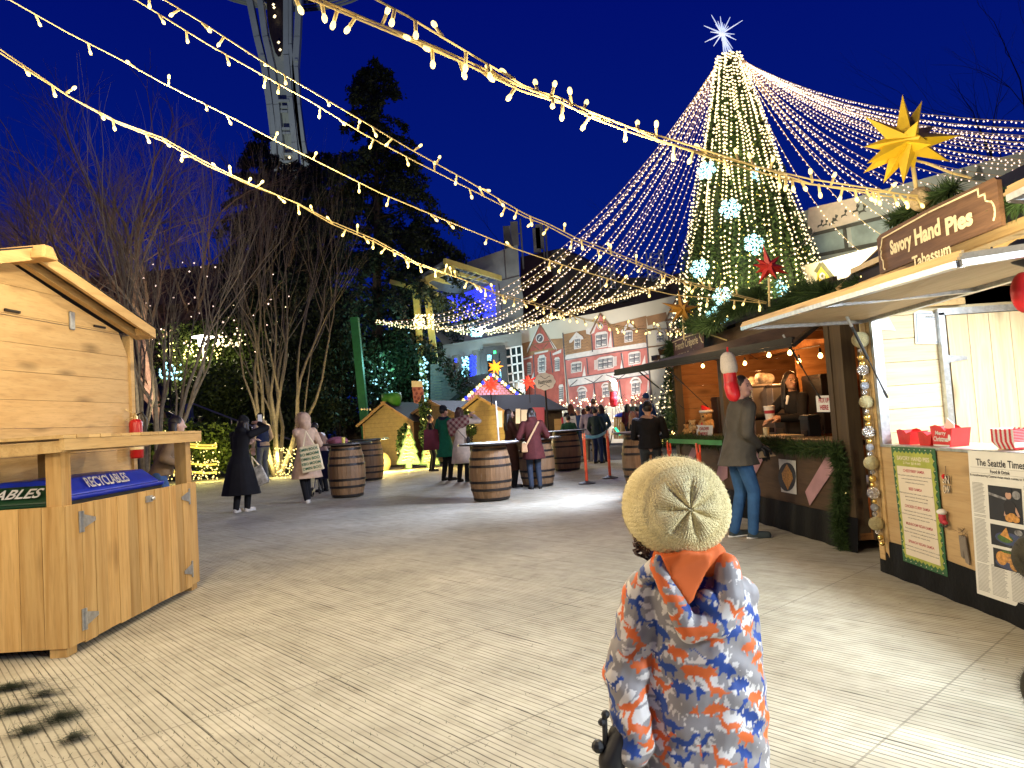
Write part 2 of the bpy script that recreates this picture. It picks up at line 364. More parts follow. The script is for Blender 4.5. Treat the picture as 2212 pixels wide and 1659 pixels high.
g = MB(); g.poly([(-14, -4, 0), (9, -4, 0), (9, 21.2, 0), (0.6, 21.2, 0), (0.2, 25.5, 0), (-14, 25.5, 0)][::1], Vector((0, 0, -0.05))); struct('deck_floor', g, MT['deck'])
g = MB(); g.poly([(-60, 25.6, 0.02), (-1.6, 25.6, 0.02), (-6, 60, 0.6), (-60, 60, 0.6)]); struct('planting_bed', g, MT['soil'])
# dark pine sprigs lying on the deck, lower left
for k, (px, py, a, b_) in enumerate([(15, 1490, .20, .10), (30, 1540, .20, .09), (125, 1555, .12, .13), (85, 1505, .12, .05), (150, 1600, .06, .06), (50, 1585, .09, .06)]):
    c = G(px, py); mb = MB(); n = int(420 * (a * b_) / 0.013) + 90
    r = np.abs(rng.normal(0, .5, n)); t = rng.uniform(0, 6.28, n); x = c.x + a * r * np.cos(t); y = c.y + b_ * r * np.sin(t) + a * .3 * r * np.cos(t)
    an = rng.normal(0.2, 0.9, n); L = rng.uniform(.03, .11, n); z = rng.uniform(.004, .03, n); wv = .0022
    V = np.stack([np.stack([x, y - wv, z], 1), np.stack([x, y + wv, z], 1), np.stack([x + L * np.cos(an), y + L * np.sin(an), z + rng.uniform(-.003, .02, n)], 1)], 1).reshape(-1, 3)
    mb.np_add(V, np.arange(3 * n).reshape(-1, 3))
    tag(mb.build('pine_sprig', MT['needle_dark']), ['long matted pine sprig nearest the bin shed leg', 'matted pine sprig at the left frame edge below the longest one', 'roundest clump of dark pine needles on the deck', 'thin wisp of pine needles between two matted sprigs', 'small scatter of pine needles lowest on the deck', 'thin loose pine needle wisp left of the lowest scatter'][k], 'pine sprig', 'pine needle debris on the deck')
m = MB(); n = 1500; px_ = rng.uniform(-60, 1200, n); py_ = 1659 - 420 * rng.uniform(0, 1, n) ** 1.5
for i in range(n):
    if px_[i] > 700 and rng.random() < .7: continue
    c = G(px_[i], py_[i]); a = rng.uniform(0, 6.28); L = rng.uniform(.006, .03); d = Vector((math.cos(a), math.sin(a), 0)); nn = Vector((-d.y, d.x, 0)) * .0016; m.add([c + nn + Vector((0, 0, .003)), c - nn + Vector((0, 0, .003)), c + d * L + Vector((0, 0, .006 + .01 * rng.random()))], [(0, 1, 2)])
tag(m.build('pine_needles', MT['needle_dark']), 'loose pine needles strewn over the deck at lower left', 'pine needles', kind='stuff')
# ================================================================== right stall (savory pies)
RS = Frame(G(1910, 1234), (0, -1), (-1, 0)); XR = RS.o.x; YR = RS.o.y
zc = RS.hit(1918, 961)[1]; zh = RS.hit(1884, 686)[1]   # counter and hinge heights
root = empty('pie_stall', (XR + 1, YR - 2, 0), 'pale wooden market stall with lit interior, open flap and hand pie sign', 'market stall', 'market stalls')
PS = root
m = MB(); m.fbox(RS, 0.13, 5.0, -0.04, 0, 0.12, zc - 0.015); m.build('front_panel', MT['ply_tan'], root)
m = MB(); m.fbox(RS, 0.0, 0.075, -0.10, 0.02, 0.1, 2.12); m.fbox(RS, 0.08, 0.125, -0.08, 0.012, 0.1, 2.12); m.split('corner_post', MT['pine_y'], root)
m = MB(); m.fbox(RS, 0.129, 0.17, -0.06, 0.008, zc - 0.015, zh + 0.02); m.fbox(RS, 0.17, 5.0, -0.05, 0.012, zc - 0.015, zc + 0.004); m.build('metal_frame', MT['galv'], root)
m = MB()
for i in range(2): m.fbox(RS, 0.17, 5.0, -0.40 + i * .19, -0.22 + i * .17, zc - 0.012, zc + 0.002)
m.split('counter', MT['pale_x'], root)
sk = MB(); n = 160; pts = []
for i in range(n + 1):
    s = -0.02 + 5.1 * i / n; wv = 0.004 * math.sin(s * 9) + 0.004 * math.sin(s * 21 + 1)
    pts.append((RS.pt(s, 0.006 + wv * .4, 0.24 + 0.015 * math.sin(s * 3.1)), RS.pt(s, 0.016 + wv * 1.4, 0.0)))
for i in range(n): sk.add([pts[i][0], pts[i + 1][0], pts[i + 1][1], pts[i][1]], [(0, 1, 2, 3)])
sk.build('skirt', MT['tarp'], root, smooth=True)
# interior: far end wall (faces the camera), back wall, ceiling, floor
m = MB(); yw = YR - 0.03
z = 0.15
while z < 2.3:
    m.box((XR + 1.2, yw + 0.02, z + 0.088), (2.3, 0.04, 0.176)); z += 0.18
m.build('end_wall', MT['pale_x'], root)
m = MB()
for i in range(12): m.box((XR + 2.35, yw - 0.25 - i * .45, 1.2), (0.04, 0.44, 2.2))
m.build('back_wall', MT['pale_z'], root)
dx0 = P(2046, 900, yw).x; dzt = P(2050, 682, yw - .02).z
dr = MB()
for i in range(6): dr.box((dx0 + 0.12 + i * .162, yw - 0.03, (0.2 + dzt) / 2), (0.158, 0.03, dzt - 0.2))
door = dr.build('door', MT['pale_z'], root)
m = MB(); m.box((dx0, yw - 0.03, (0.2 + dzt) / 2), (0.045, 0.05, dzt - 0.2 + .05)); m.box((dx0 + 0.55, yw - 0.03, dzt + .03), (1.15, 0.05, 0.05)); m.box((dx0 + 1.03, yw - 0.03, 1.1), (0.04, 0.05, 1.8)); m.build('frame', MT['galv'], door)
zhg = P(2065, 775, yw).z; m = MB(); m.poly([(dx0 + .02, yw - .052, zhg - .03), (dx0 + .02, yw - .052, zhg + .03), (dx0 + .17, yw - .052, zhg + .012), (dx0 + .17, yw - .052, zhg - .012)], (0, .006, 0)); m.build('hinge', MT['galv'], door)
m = MB(); m.box((XR + 1.2, YR - 2.5, 2.32), (2.5, 5.0, 0.04)); m.box((XR + 1.22, YR - 2.5, 0.08), (2.3, 4.9, 0.06)); m.build('ceiling_and_floor', MT['pale_z'], root)
m = MB()
m.box((XR + .30, yw - .05, 2.02), (.9, .06, .05)); m.box((XR - .0, yw - 2.5, 2.04), (0.10, 5.0, 0.14)); m.build('header_beam', MT['pine_y'], root)
tb = MB(); tb.box((XR + 0.9, YR - 1.5, 2.26), (0.05, 1.2, 0.04)); tube_ = tb.build('led_tube', glow('led_tube', (0.80, 0.92, 1.0), 12), root)
light('stall_led', 'AREA', (XR + 0.85, YR - 1.4, 2.18), 95, (0.80, 0.91, 1.0), 0.5, rot=(XR + 0.15, YR - 1.5, 0.0))
light('stall_led', 'AREA', (XR + 0.9, YR - 3.2, 2.18), 130, (0.72, 0.87, 1.0), 0.5, rot=(XR - 0.3, YR - 2.9, 0.0)); light('stall_led', 'AREA', (XR + .35, YR - 5.0, 1.95), 190, (0.82, 0.92, 1.0), 0.5, rot=(.4, 1.9, .7))  # last lamp is added at the near end, aimed at the child's back
# roof: pitched, ridge along Y
rf = MB(); e0 = (XR - 0.06, 2.20); rg = (XR + .5, 2.64); e1 = (XR + 2.8, 2.13)
for (a, b_) in ((e0, rg), (rg, e1)):
    p = [(a[0], YR + 0.12, a[1]), (b_[0], YR + 0.12, b_[1]), (b_[0], YR - 5.2, b_[1]), (a[0], YR - 5.2, a[1])]
    rf.hexa([Vector(q) for q in p] + [Vector(q) + Vector((0, 0, .06)) for q in p])
rf.build('roof', MT['roof_felt'], root)
m = MB(); m.beam((XR - .08, YR + .13, 2.18), (XR + .5, YR + .13, 2.65), .03, .10); m.beam((XR - .06, YR + .13, 2.17), (XR - .06, YR - 5.2, 2.17), .03, .06); m.split('fascia', MT['pine_y'], root)
m = MB(); m.poly([(XR, YR, 2.0), (XR + 2.4, YR, 2.0), (XR + .5, YR, 2.66)], (0, -.03, 0)); m.build('gable', MT['ply_tan'], root)
# flap: far corner (1605,707), near corner (2071,563)
def stall_flap(y0, y1, xo, zo0, zo1, zi, parent):
    A = Vector((XR, y0, zi)); B = Vector((xo, y0, zo0)); C = Vector((xo, y1, zo1)); D = Vector((XR, y1, zi)); up = Vector((0, 0, .028))
    f = MB(); f.hexa([A, B, C, D, A + up, B + up, C + up, D + up]); o = f.build('flap', MT['ply'], parent)
    f = MB(); dn = Vector((0, 0, -.014))
    for p, q in ((A, B), (B, C), (C, D), (D, A), ((A + D) / 2, (B + C) / 2)): f.beam(p + dn, q + dn, .045, .026)
    f.build('flap_frame', MT['galv'], o)
    f = MB()
    for k in range(3): f.beam(B + Vector((-.012 + .009 * k, 0.02, .006 + .013 * k)), C + Vector((-.012 + .009 * k, -.02, .006 + .013 * k)), .012, .012)
    f.beam(B + Vector((0, .012, .01)), A + Vector((0, .012, .01)), .02, .03); f.build('flap_trim', MT['pine_y'], o)
    return o
pA = P(1606, 706, YR - .05); fx = pA.x; pC = RS.hit(2071, 563, off=XR - fx)
stall_flap(YR - .05, YR - pC[0], fx, pA.z, pC[1], zh, root)
stall_flap(YR - pC[0] - .12, YR - 4.8, fx + .15, pC[1] + .22, pC[1] + .25, zh + .04, root)
def strut(p, q, parent, name='gas_strut'):
    p = Vector(p); q = Vector(q); m = MB(); mid = p.lerp(q, .45); m.mat(0).tube([p, mid], .011, 8); m.mat(1).tube([mid, p.lerp(q, .9)], .0055, 6); m.mat(0).tube([p.lerp(q, .9), q], .009, 6)
    m.mat(2).tube([p.lerp(q, -.14), p], .0115, 8)
    return m.build(name, [MT['black'], MT['iron'], MT['galv']], parent)
s1 = RS.hp(1840, 705, .28, .28); s2 = RS.hp(1917, 859, .02, .02); strut(s1, s2, root)
# sign
sp = XR - .22; q = RS.hit(1909, 592, .22); q1 = RS.hit(2163, 383, .22); q2 = RS.hit(1900, 505, .22)
s0, s1_, z0, z1 = q[0], q1[0], q[1], (q1[1] + q2[1]) / 2
sgn = empty('shop_sign', RS.pt((s0 + s1_) / 2, .22, z0), 'large brown Savory Hand Pies sign board on the right stall roof', 'sign', 'shop signs on stall roofs')
m = MB(); w_ = s1_ - s0; hh = z1 - z0
def sgp(a, b_, o=.22): return RS.pt(s0 + a * w_, o, z0 + b_ * hh)
outl = [(0, 0), (1.0, 0.0), (1.0, .9), (.985, .97), (.5, 1.02), (.04, .99), (0, .92)]
m.poly([sgp(a, b_) for a, b_ in outl], RS.n * .025); m.build('board', MT['sign_brown'], sgn)
def sign_line(pts, wd, o, name, parent, mt, pf):
    m = MB()
    for i in range(len(pts) - 1):
        a = Vector((pts[i][0], pts[i][1])); b_ = Vector((pts[i + 1][0], pts[i + 1][1])); d = (b_ - a); d = Vector((d.x * w_, d.y * hh)).normalized(); n_ = Vector((-d.y / w_, d.x / hh)) * wd / 2; e_ = Vector((d.x / w_, d.y / hh)) * wd * .4
        m.poly([pf(*(a - n_ - e_), o), pf(*(b_ - n_ + e_), o), pf(*(b_ + n_ + e_), o), pf(*(a + n_ - e_), o)], RS.n * .003)
    return m.build(name, MT[mt], parent)
arc = [(.945 + .028 * math.sin(t), .34 + .21 * math.cos(t)) for t in np.linspace(0, 2.6, 7)]
sign_line([(.06, .07), (.045, .12), (.05, .3), (.035, .36), (.03, .45), (.04, .55), (.03, .62), (.045, .7), (.055, .82), (.06, .87), (.5, .93), (.88, .90), (.88, .74), (.92, .74), (.92, .60), (.945, .55)] + arc, .009, .246, 'border_line', sgn, 'cream', sgp)
m = MB()
def word(t, x0, x1, yc, hp_, bold):
    a, b_ = RS.hit(x0, yc, .247)[0], RS.hit(x1, yc, .247)[0]; sc_, zc0 = RS.hit((x0 + x1) / 2, yc, .247); c_ = RS.pt((a + b_) / 2, .247, zc0); text_into(m, t, c_, RS.u, (0, 0, 1), b_ - a, hp_ / FPX * c_.y, bold)
word("Savory", 1922, 1970, 530, 42, .045); word("Hand", 1974, 2032, 501, 38, .045); word("Pies", 2041, 2102, 478, 40, .045); word("Tabassum", 1969, 2055, 552, 28, .025); m.build('lettering', MT['cream'], sgn)
o = empty('clamp_lamp', RS.hp(2206, 545, .45), 'black clamp floodlight with cable beside the large sign', 'floodlight'); cl_ = RS.hp(2206, 545, .45); m = MB(); m.cap(cl_ + Vector((.03, -.02, -.03)), cl_, .05, .06, 14); m.build('housing', MT['black'], o, smooth=True)
m = MB(); m.tube([cl_ + Vector((0, .02, 0)), RS.hp(2170, 560, .4), RS.hp(2145, 552, .35), RS.hp(2142, 535, .3)], .006, 6); m.build('cable', MT['black'], o)
light('sign_lamp', 'SPOT', cl_ + Vector((-.08, .06, .06)), 32, (1, .86, .55), .08, rot=(XR - .3, YR + .2, 3.0), spot_size=R(130), spot_blend=.7)
# garlands on the roof
def garland(name, pts, rad, n, label, bulbs=0, length=.07, group='pine garlands', leafmat='needle', bm='bulb_warm'):
    m = MB(); m.mat(0); needles(m, pts, rad, n, length, .004); m.tube(pts, rad * .25, 5)
    if bulbs:
        m.mat(1); P_ = [Vector(p) for p in pts]
        for i in range(bulbs):
            j = random.randrange(len(P_) - 1); c = P_[j].lerp(P_[j + 1], random.random()) + Vector((random.uniform(-1, 1), random.uniform(-1, 1), random.uniform(-1, 1))) * rad
            octa(m, c, .010)
    return tag(m.build(name, [MT[leafmat], MT[bm]]), label, 'garland', group)
garland('pine_garland', [RS.hp(x, y, .15) for x, y in ((1925, 482), (1955, 464), (1990, 444), (2030, 420), (2062, 405))], .045, 1800, 'pine garland arching over the large hand pie sign', 0)
garland('pine_garland', [RS.hp(x, y, .15) for x, y in ((2172, 440), (2195, 436), (2230, 425))], .05, 1000, 'pine garland at the near end of the large hand pie sign')
garland('pine_garland', [RS.hp(x, y, .05) for x, y in ((1812, 628), (1835, 618), (1860, 606))], .04, 900, 'pine garland on the far roof corner of the pie stall', 2)
# hanging bead string on the corner
def ball_mat(name, c, rough, metal, facet=0):
    m, n, b = nodes_of(name); b.inputs['Base Color'].default_value = (*c, 1); b.inputs['Metallic'].default_value = metal; b.inputs['Roughness'].default_value = rough
    if facet:
        v = coords(n); vo = new(n, "ShaderNodeTexVoronoi"); vo.inputs['Scale'].default_value = facet; n.links.new(v, vo.inputs['Vector']); bump(n, b, vo.outputs['Distance'], 1.0, .02)
    MT[name] = m
ball_mat('gold_ball', (.80, .58, .18), .25, .9); ball_mat('silver_glit', (.75, .75, .78), .25, .9, 90); ball_mat('champ_glit', (.72, .64, .36), .45, .5, 160); ball_mat('blue_glit', (.55, .60, .72), .4, .6, 160)
bd = empty('bead_garland', RS.pt(.03, .07, .2), 'string of gold, silver and champagne bauble beads hanging on the stall corner', 'bead garland')
xs = [(1859, 734, 20, 'champ_glit'), (1858, 757, 5, 'silver_glit'), (1860, 772, 9, 'gold_ball'), (1863, 786, 8, 'gold_ball'), (1864, 799, 14, 'silver_glit'), (1866, 823, 7, 'gold_ball'), (1868, 833, 10, 'blue_glit'), (1868, 848, 7, 'silver_glit'), (1871, 868, 16, 'champ_glit'), (1872, 889, 6, 'silver_glit'), (1874, 902, 9, 'gold_ball'), (1875, 916, 7, 'gold_ball'), (1876, 933, 15, 'silver_glit'), (1878, 953, 7, 'gold_ball'), (1879, 966, 9, 'blue_glit'), (1880, 981, 7, 'silver_glit'), (1882, 1000, 17, 'champ_glit'), (1885, 1020, 6, 'silver_glit'), (1885, 1034, 9, 'gold_ball'), (1885, 1047, 6, 'gold_ball'), (1887, 1065, 15, 'silver_glit'), (1889, 1083, 6, 'gold_ball'), (1889, 1096, 9, 'blue_glit'), (1890, 1110, 6, 'silver_glit'), (1893, 1131, 17, 'champ_glit'), (1896, 1149, 6, 'silver_glit'), (1902, 1161, 7, 'gold_ball'), (1906, 1174, 6, 'gold_ball')]
bp = []
for (x, y, r, mt) in xs:
    c = RS.hp(x, y, .06); r_ = r / FPX * (c.y) * .88; bp.append(c); m = MB()
    if mt == 'champ_glit' and r > 14: m.lathe([(r_ * math.cos(R(t)), r_ * math.sin(R(t))) for t in range(-80, 81, 16)], c, 32, fn=lambda rr, z, a, i: (rr * (1 + .035 * math.cos(16 * a)), z))
    else: m.ball(c, r_, 14, 10)
    m.build('bead', MT[mt], bd, smooth=True)
m = MB(); m.tube([RS.pt(.03, .03, 2.05)] + bp, .003, 4); m.build('cord', MT['cable'], bd)
# permit paper + torn paper on the end wall
def wall_paper(name, px, label, cat, mt='paper', th=.003, yy=None, group=None):
    m = MB(); m.poly([P(x, y, (yy or (yw - .01))) for x, y in px], (0, .003, 0)); o = m.build(name, MT[mt]); return tag(o, label, cat, group)
pr = empty('permit_notice', P(2000, 742, yw - .01), 'pale permit sheet with curled corner pinned on the lit stall wall', 'notice')
pq = [(1974, 676), (1985, 670), (2012, 672), (2031, 686), (2035, 743), (1978, 743)]
m = MB(); m.poly([P(x, y, yw - .012) for x, y in pq], (0, .003, 0)); m.build('sheet', MT['paper'], pr)
plain('print_blue', (.18, .26, .40), .7)
m = MB()
def p_line(x0, y0, x1, y1, t, yy): 
    a = P(x0, y0, yy); b_ = P(x1, y1, yy); m.beam(a, b_, .003, t)
for a in (((1979, 678), (1982, 738)), ((1982, 738), (2029, 739)), ((2029, 739), (2026, 690)), ((1979, 678), (2012, 677))): p_line(*a[0], *a[1], .004, yw - .014)
for k in range(13):
    y = 686 + k * 3.7; x1 = 1986 + random.choice((14, 20, 34, 34)); p_line(1986, y, x1, y, .0025, yw - .014)
m.build('print', MT['print_blue'], pr)
m = MB(); text_into(m, "PERMIT", P(2008, 684, yw - .014), (1, 0, 0), (0, 0, 1), .06, .013); text_into(m, "10", P(2019, 676, yw - .014), (1, 0, 0), (0, 0, 1), .022, .016); m.build('heading', MT['ink'], pr)
wall_paper('folded_paper', [(1895, 684), (1918, 682), (1935, 714), (1905, 713)], 'folded white paper scrap at the top left of the stall opening', 'paper')
# things on the counter
CT = RS; zt = zc + .004
plain('xmas_red', (.62, .015, .02), .4); plain('red_light', (.65, .03, .04), .4)
def sleigh(xc_px, y_px, wpx, label, text):
    s, _ = RS.hit(xc_px, y_px, -.12); c = RS.pt(s, -.12, zt); k = wpx / FPX * abs(c.y)
    r0 = empty('treat_box', c, label, 'box', 'red treat boxes on the counter'); w2 = k / 2; h = k * .58
    m = MB()
    def pp(a, b_, o): return RS.pt(s + a, -.12 + o, zt + b_)
    prof = [(-w2 * .78, 0), (w2 * .70, 0), (w2, h * .86), (w2 * .7, h * .80), (w2 * .35, h * .72), (0, h * .92), (-w2 * .5, h), (-w2, h * .93)]
    m.poly([pp(a, b_, .06) for a, b_ in prof], RS.n * .003); m.poly([pp(a, b_, -.06) for a, b_ in prof], RS.n * .003)
    for i in (1, 7, 0):
        a, b_ = prof[i], prof[(i + 1) % 8]; m.add([pp(*a, .06), pp(*b_, .06), pp(*b_, -.06), pp(*a, -.06)], [(0, 1, 2, 3)])
    m.build('tray', MT['red_light' if text else 'xmas_red'], r0)
    if text:
        m = MB(); text_into(m, "Merry", pp(-.005, h * .60, .065), RS.u, (0, 0, 1), w2 * .95, h * .24, .03, slant=.15); text_into(m, "Christmas", pp(-.005, h * .35, .065), RS.u, (0, 0, 1), w2 * 1.35, h * .24, .03, slant=.15); m.build('lettering', MT['white'], r0)
        m = MB(); m.poly([pp(w2 * .72 + .3 * w2 * .35 * math.cos(t), h * .42 + h * .15 * math.sin(t), .065) for t in np.linspace(0, 6.28, 9)[:-1]], RS.n * .002); m.poly([pp(-w2 * .74, .001, .065), pp(w2 * .66, .001, .065), pp(w2 * .68, .012, .065), pp(-w2 * .75, .012, .065)], RS.n * .002); m.build('snow_print', MT['white'], r0)
        m = MB(); m.poly([pp(-w2 * .55, h * .8, 0), pp(w2 * .4, h * .8, 0), pp(w2 * .4, h * 1.0, 0), pp(-w2 * .15, h * 1.3, 0)], RS.n * .003); m.build('napkin', MT['paper'], r0)
    return r0
sleigh(1972, 950, 56, 'plain red treat box furthest left on the counter', False); sleigh(2018, 955, 52, 'red treat box without writing in the middle of the counter boxes', False)
sleigh(2056, 961, 80, 'red treat box reading Merry Christmas on the stall counter', True)
def stripes_mat():
    m, n, b = nodes_of('stripes'); t = new(n, "ShaderNodeTexCoord"); s = new(n, "ShaderNodeSeparateXYZ"); n.links.new(t.outputs['Object'], s.inputs[0])
    f = mth(n, 'FRACT', mth(n, 'MULTIPLY', s.outputs[1], 26)); k = mth(n, 'LESS_THAN', f, .5); n.links.new(mixc(n, k, (.75, .75, .73), (.62, .03, .05)), b.inputs['Base Color']); return m
MT['stripes'] = stripes_mat()
s, _ = RS.hit(2185, 966, -.1); tr = empty('food_tray_stack', RS.pt(s, -.12, zt), 'stack of red and white striped paper food trays on the counter', 'food trays')
for k in range(9):
    m = MB(); z_ = zt + .004 + k * .0085
    for (a, z2, b_, z3) in ((.07, 0, .10, .05),):
        lo = [RS.pt(s + x, -.12 + y, z_) for x, y in ((-a, -.05), (a, -.05), (a, .05), (-a, .05))]; hi = [RS.pt(s + x, -.12 + y, z_ + z3) for x, y in ((-b_, -.07), (b_, -.07), (b_, .07), (-b_, .07))]
        m.add(lo + hi, [(0, 1, 2, 3), (0, 1, 5, 4), (1, 2, 6, 5), (2, 3, 7, 6), (3, 0, 4, 7)])
    m.build('tray', MT['stripes'], tr)
# posters on the front panel
def mk_poster(name, corners, label, cat, off=.012, mt='paper'):
    tl, t_r, br, bl = [RS.hit(x, y, .0) for x, y in corners]
    r0 = empty(name, RS.pt((tl[0] + t_r[0]) / 2, off, bl[1]), label, cat); m = MB()
    m.poly([RS.pt(a, off, z) for a, z in (bl, br, t_r, tl)], RS.n * .003); m.build('sheet', MT[mt], r0)
    def pf(a, b_, o=.016):
        top = (tl[0] + (t_r[0] - tl[0]) * a, tl[1] + (t_r[1] - tl[1]) * a); bot = (bl[0] + (br[0] - bl[0]) * a, bl[1] + (br[1] - bl[1]) * a)
        return RS.pt(bot[0] + (top[0] - bot[0]) * b_, o, bot[1] + (top[1] - bot[1]) * b_)
    return r0, pf, (abs(t_r[0] - tl[0]), abs(tl[1] - bl[1]))
plain('menu_green', (.03, .12, .05), .5); plain('menu_lime', (.36, .40, .07), .5); plain('menu_red', (.42, .03, .05), .6); plain('menu_cream', (.72, .64, .52), .6, var=.03)
r0, pf, (pw, ph) = mk_poster('menu_poster', [(1929, 964), (2024, 969), (2052, 1246), (1956, 1211)], 'tall green bordered Savory Hand Pies menu with cream centre on stall front', 'menu', mt='menu_green')
m = MB(); pts = []
N = 10
for i in range(N * 2 + 1): pts.append((.055 + .89 * i / (N * 2), .955 + (.012 if i % 2 else -.008)))
for i in range(30): pts.append((.945 + (.02 if i % 2 else -.02), .93 - .87 * i / 29))
for i in range(N * 2 + 1): pts.append((.945 - .89 * i / (N * 2), .045 + (-.012 if i % 2 else .008)))
for i in range(30): pts.append((.055 + (-.02 if i % 2 else .02), .06 + .87 * i / 29))
m.poly([pf(a, b_, .0165) for a, b_ in pts], RS.n * .001); m.build('lime_field', MT['menu_lime'], r0)
m = MB(); m.poly([pf(a, b_, .0185) for a, b_ in ((.11, .07), (.89, .07), (.89, .835), (.11, .835))], RS.n * .001); m.build('cream_field', MT['menu_cream'], r0)
m = MB()
text_into(m, "SAVORY HAND PIES", pf(.5, .905, .0185), pf(1, .9) - pf(0, .9), (0, 0, 1), pw * .74, .030, .02); text_into(m, "2 For $14.00", pf(.47, .865, .0185), pf(1, .9) - pf(0, .9), (0, 0, 1), pw * .4, .019, .02)
for k in range(8): m.ball(pf(.08 + .12 * k, .982, .017), .004, 5, 4); m.ball(pf(.08 + .12 * k, .018, .017), .004, 5, 4)
for k in range(11): m.ball(pf(.965, .1 + .08 * k, .017), .004, 5, 4); m.ball(pf(.035, .1 + .08 * k, .017), .004, 5, 4)
m.build('white_print', MT['menu_cream'], r0)
m = MB(); m2 = MB()
items = [("CHEESYBEEF SAMSA", ["Flaky golden pastry filled with juicy spiced beef,", "onion and gooey melted cheese-a savory,", "indulgent bite of perfection"]), ("BEEF SAMSA", ["Halal beef and onion with cumin, tucked in a puff", "pastry hand-pie. Brushed with egg", "and sprinkled with sesame seeds."]), ("CHICKEN CURRY SAMSA", ["Halal chicken with curry and green peas,", "tucked in a puff pastry hand-pie. Brushed with egg", "and sprinkled with sesame seeds"]), ("MUSHROOM VEGAN SAMSA", ["Fresh mushrooms, potatoes and onions cooked", "together and tucked in a puff pastry hand pie and", "sprinkled with sesame seeds"]), ("SPINACH VEGAN SAMSA", ["Soft potatoes, onions and spinach, tucked in a puff", "pastry hand-pie and sprinkled with sesame seeds"])]
b_ = .80
for t, ls in items:
    rt = pf(1, b_) - pf(0, b_); text_into(m, t, pf(.5, b_, .020), rt, (0, 0, 1), pw * .03 * len(t), .020, .02); b_ -= .042
    for l in ls: text_into(m2, l, pf(.5, b_, .020), rt, (0, 0, 1), pw * .0155 * len(l), .011, .01); b_ -= .029
    b_ -= .022
m.build('dish_names', MT['menu_red'], r0); m2.build('small_print', MT['ink'], r0)
r0, pf, (pw, ph) = mk_poster('newspaper_poster', [(2096, 973), (2240, 981), (2262, 1330), (2116, 1281)], 'enlarged newspaper page about food and drink pinned right of the menu', 'poster')
m = MB(); rt = pf(1, .9) - pf(0, .9)
text_into(m, "The Seattle Times", pf(.50, .925, .0165), rt, (0, 0, 1), pw * .74, .042, .015); text_into(m, "Food & Drink", pf(.50, .868, .0165), rt, (0, 0, 1), pw * .30, .020, .02)
text_into(m, "A mouthwatering Central Asian snack comes to Greater", pf(.49, .832, .0165), rt, (0, 0, 1), pw * .95, .019, .01); m.build('headline', MT['ink'], r0)
m = MB()
def nl(a0, a1, b_, h=.0035): m.poly([pf(a, b2, .0162) for a, b2 in ((a0, b_ - h / 2), (a1, b_ - h / 2), (a1, b_ + h / 2), (a0, b_ + h / 2))])
nl(.03, .97, .888, .0015); nl(.03, .97, .85, .0015)
b_ = .79
while b_ > .03:
    if random.random() > .07: nl(.04, .04 + random.uniform(.17, .21), b_)
    if b_ < .10 or random.random() > .1: nl(.83, .83 + random.uniform(.1, .14), b_)
    b_ -= .0092
b_ = .235
while b_ > .03:
    nl(.27, .27 + random.uniform(.2, .27), b_); nl(.57, .57 + random.uniform(.18, .24), b_); b_ -= .0092
m.build('text_columns', MT['ink_grey'], r0)
plain('photo_dark', (.02, .022, .028), .5); plain('pastry', (.55, .27, .07), .6, var=.4, scale=60); plain('plate_blue', (.05, .07, .16), .4); plain('green_food', (.06, .12, .03), .6, var=.5, scale=60); plain('photo_grey', (.22, .22, .23), .6, var=.6, scale=30)
def photo(a0, a1, b0, b1, kind):
    m = MB()
    def q(a, b2, o=.0165): return pf(a0 + (a1 - a0) * a, b0 + (b1 - b0) * b2, o)
    def blob(mt, pts, o): m.mat(mt).poly([q(a, b2, o) for a, b2 in pts], RS.n * .0005)
    def ell(ca, cb, ra, rb, n=14): return [(ca + ra * math.cos(t), cb + rb * math.sin(t)) for t in np.linspace(0, 2 * math.pi, n + 1)[:-1]]
    blob(0, [(0, 0), (1, 0), (1, 1), (0, 1)], .0165)
    if kind == 0:
        blob(4, [(0, .72), (.55, .62), (.55, .68), (0, .8)], .0175); blob(4, ell(.85, .8, .12, .12), .0175)
        blob(5, ell(.62, .77, .09, .11), .018); blob(5, [(.45, .18), (.53, .5), (.58, .5), (.5, .15)], .018); blob(5, [(.72, .5), (.8, .5), (.93, .2), (.86, .2)], .018)
        blob(6, [(.46, .5), (.55, .63), (.72, .63), (.82, .5), (.78, .2), (.5, .22)], .0185); blob(0, ell(.62, .9, .11, .06), .019)
        blob(1, ell(.62, .12, .13, .11), .019); blob(1, ell(.8, .12, .12, .10), .0193); blob(1, ell(.7, .2, .11, .08), .0196)
    elif kind == 1:
        blob(2, ell(.55, .42, .42, .3), .0175); blob(3, ell(.45, .42, .24, .2), .018); blob(1, [(.3, .55), (.5, .95), (.58, .5), (.68, .35), (.5, .45)], .0185); blob(4, ell(.85, .8, .12, .14), .018)
    else:
        blob(2, ell(.5, .3, .45, .28), .0175); blob(1, ell(.25, .55, .16, .36), .018); blob(1, ell(.5, .65, .22, .28), .0184); blob(1, ell(.62, .3, .14, .26), .0188); blob(1, ell(.85, .4, .12, .26), .018); blob(3, ell(.45, .92, .2, .06), .019)
    m.build('photograph', [MT['photo_dark'], MT['pastry'], MT['plate_blue'], MT['green_food'], MT['photo_grey'], MT['skin'], MT['ink']], r0)
photo(.30, .80, .545, .775, 0); photo(.30, .80, .375, .515, 1); photo(.32, .84, .225, .355, 2)
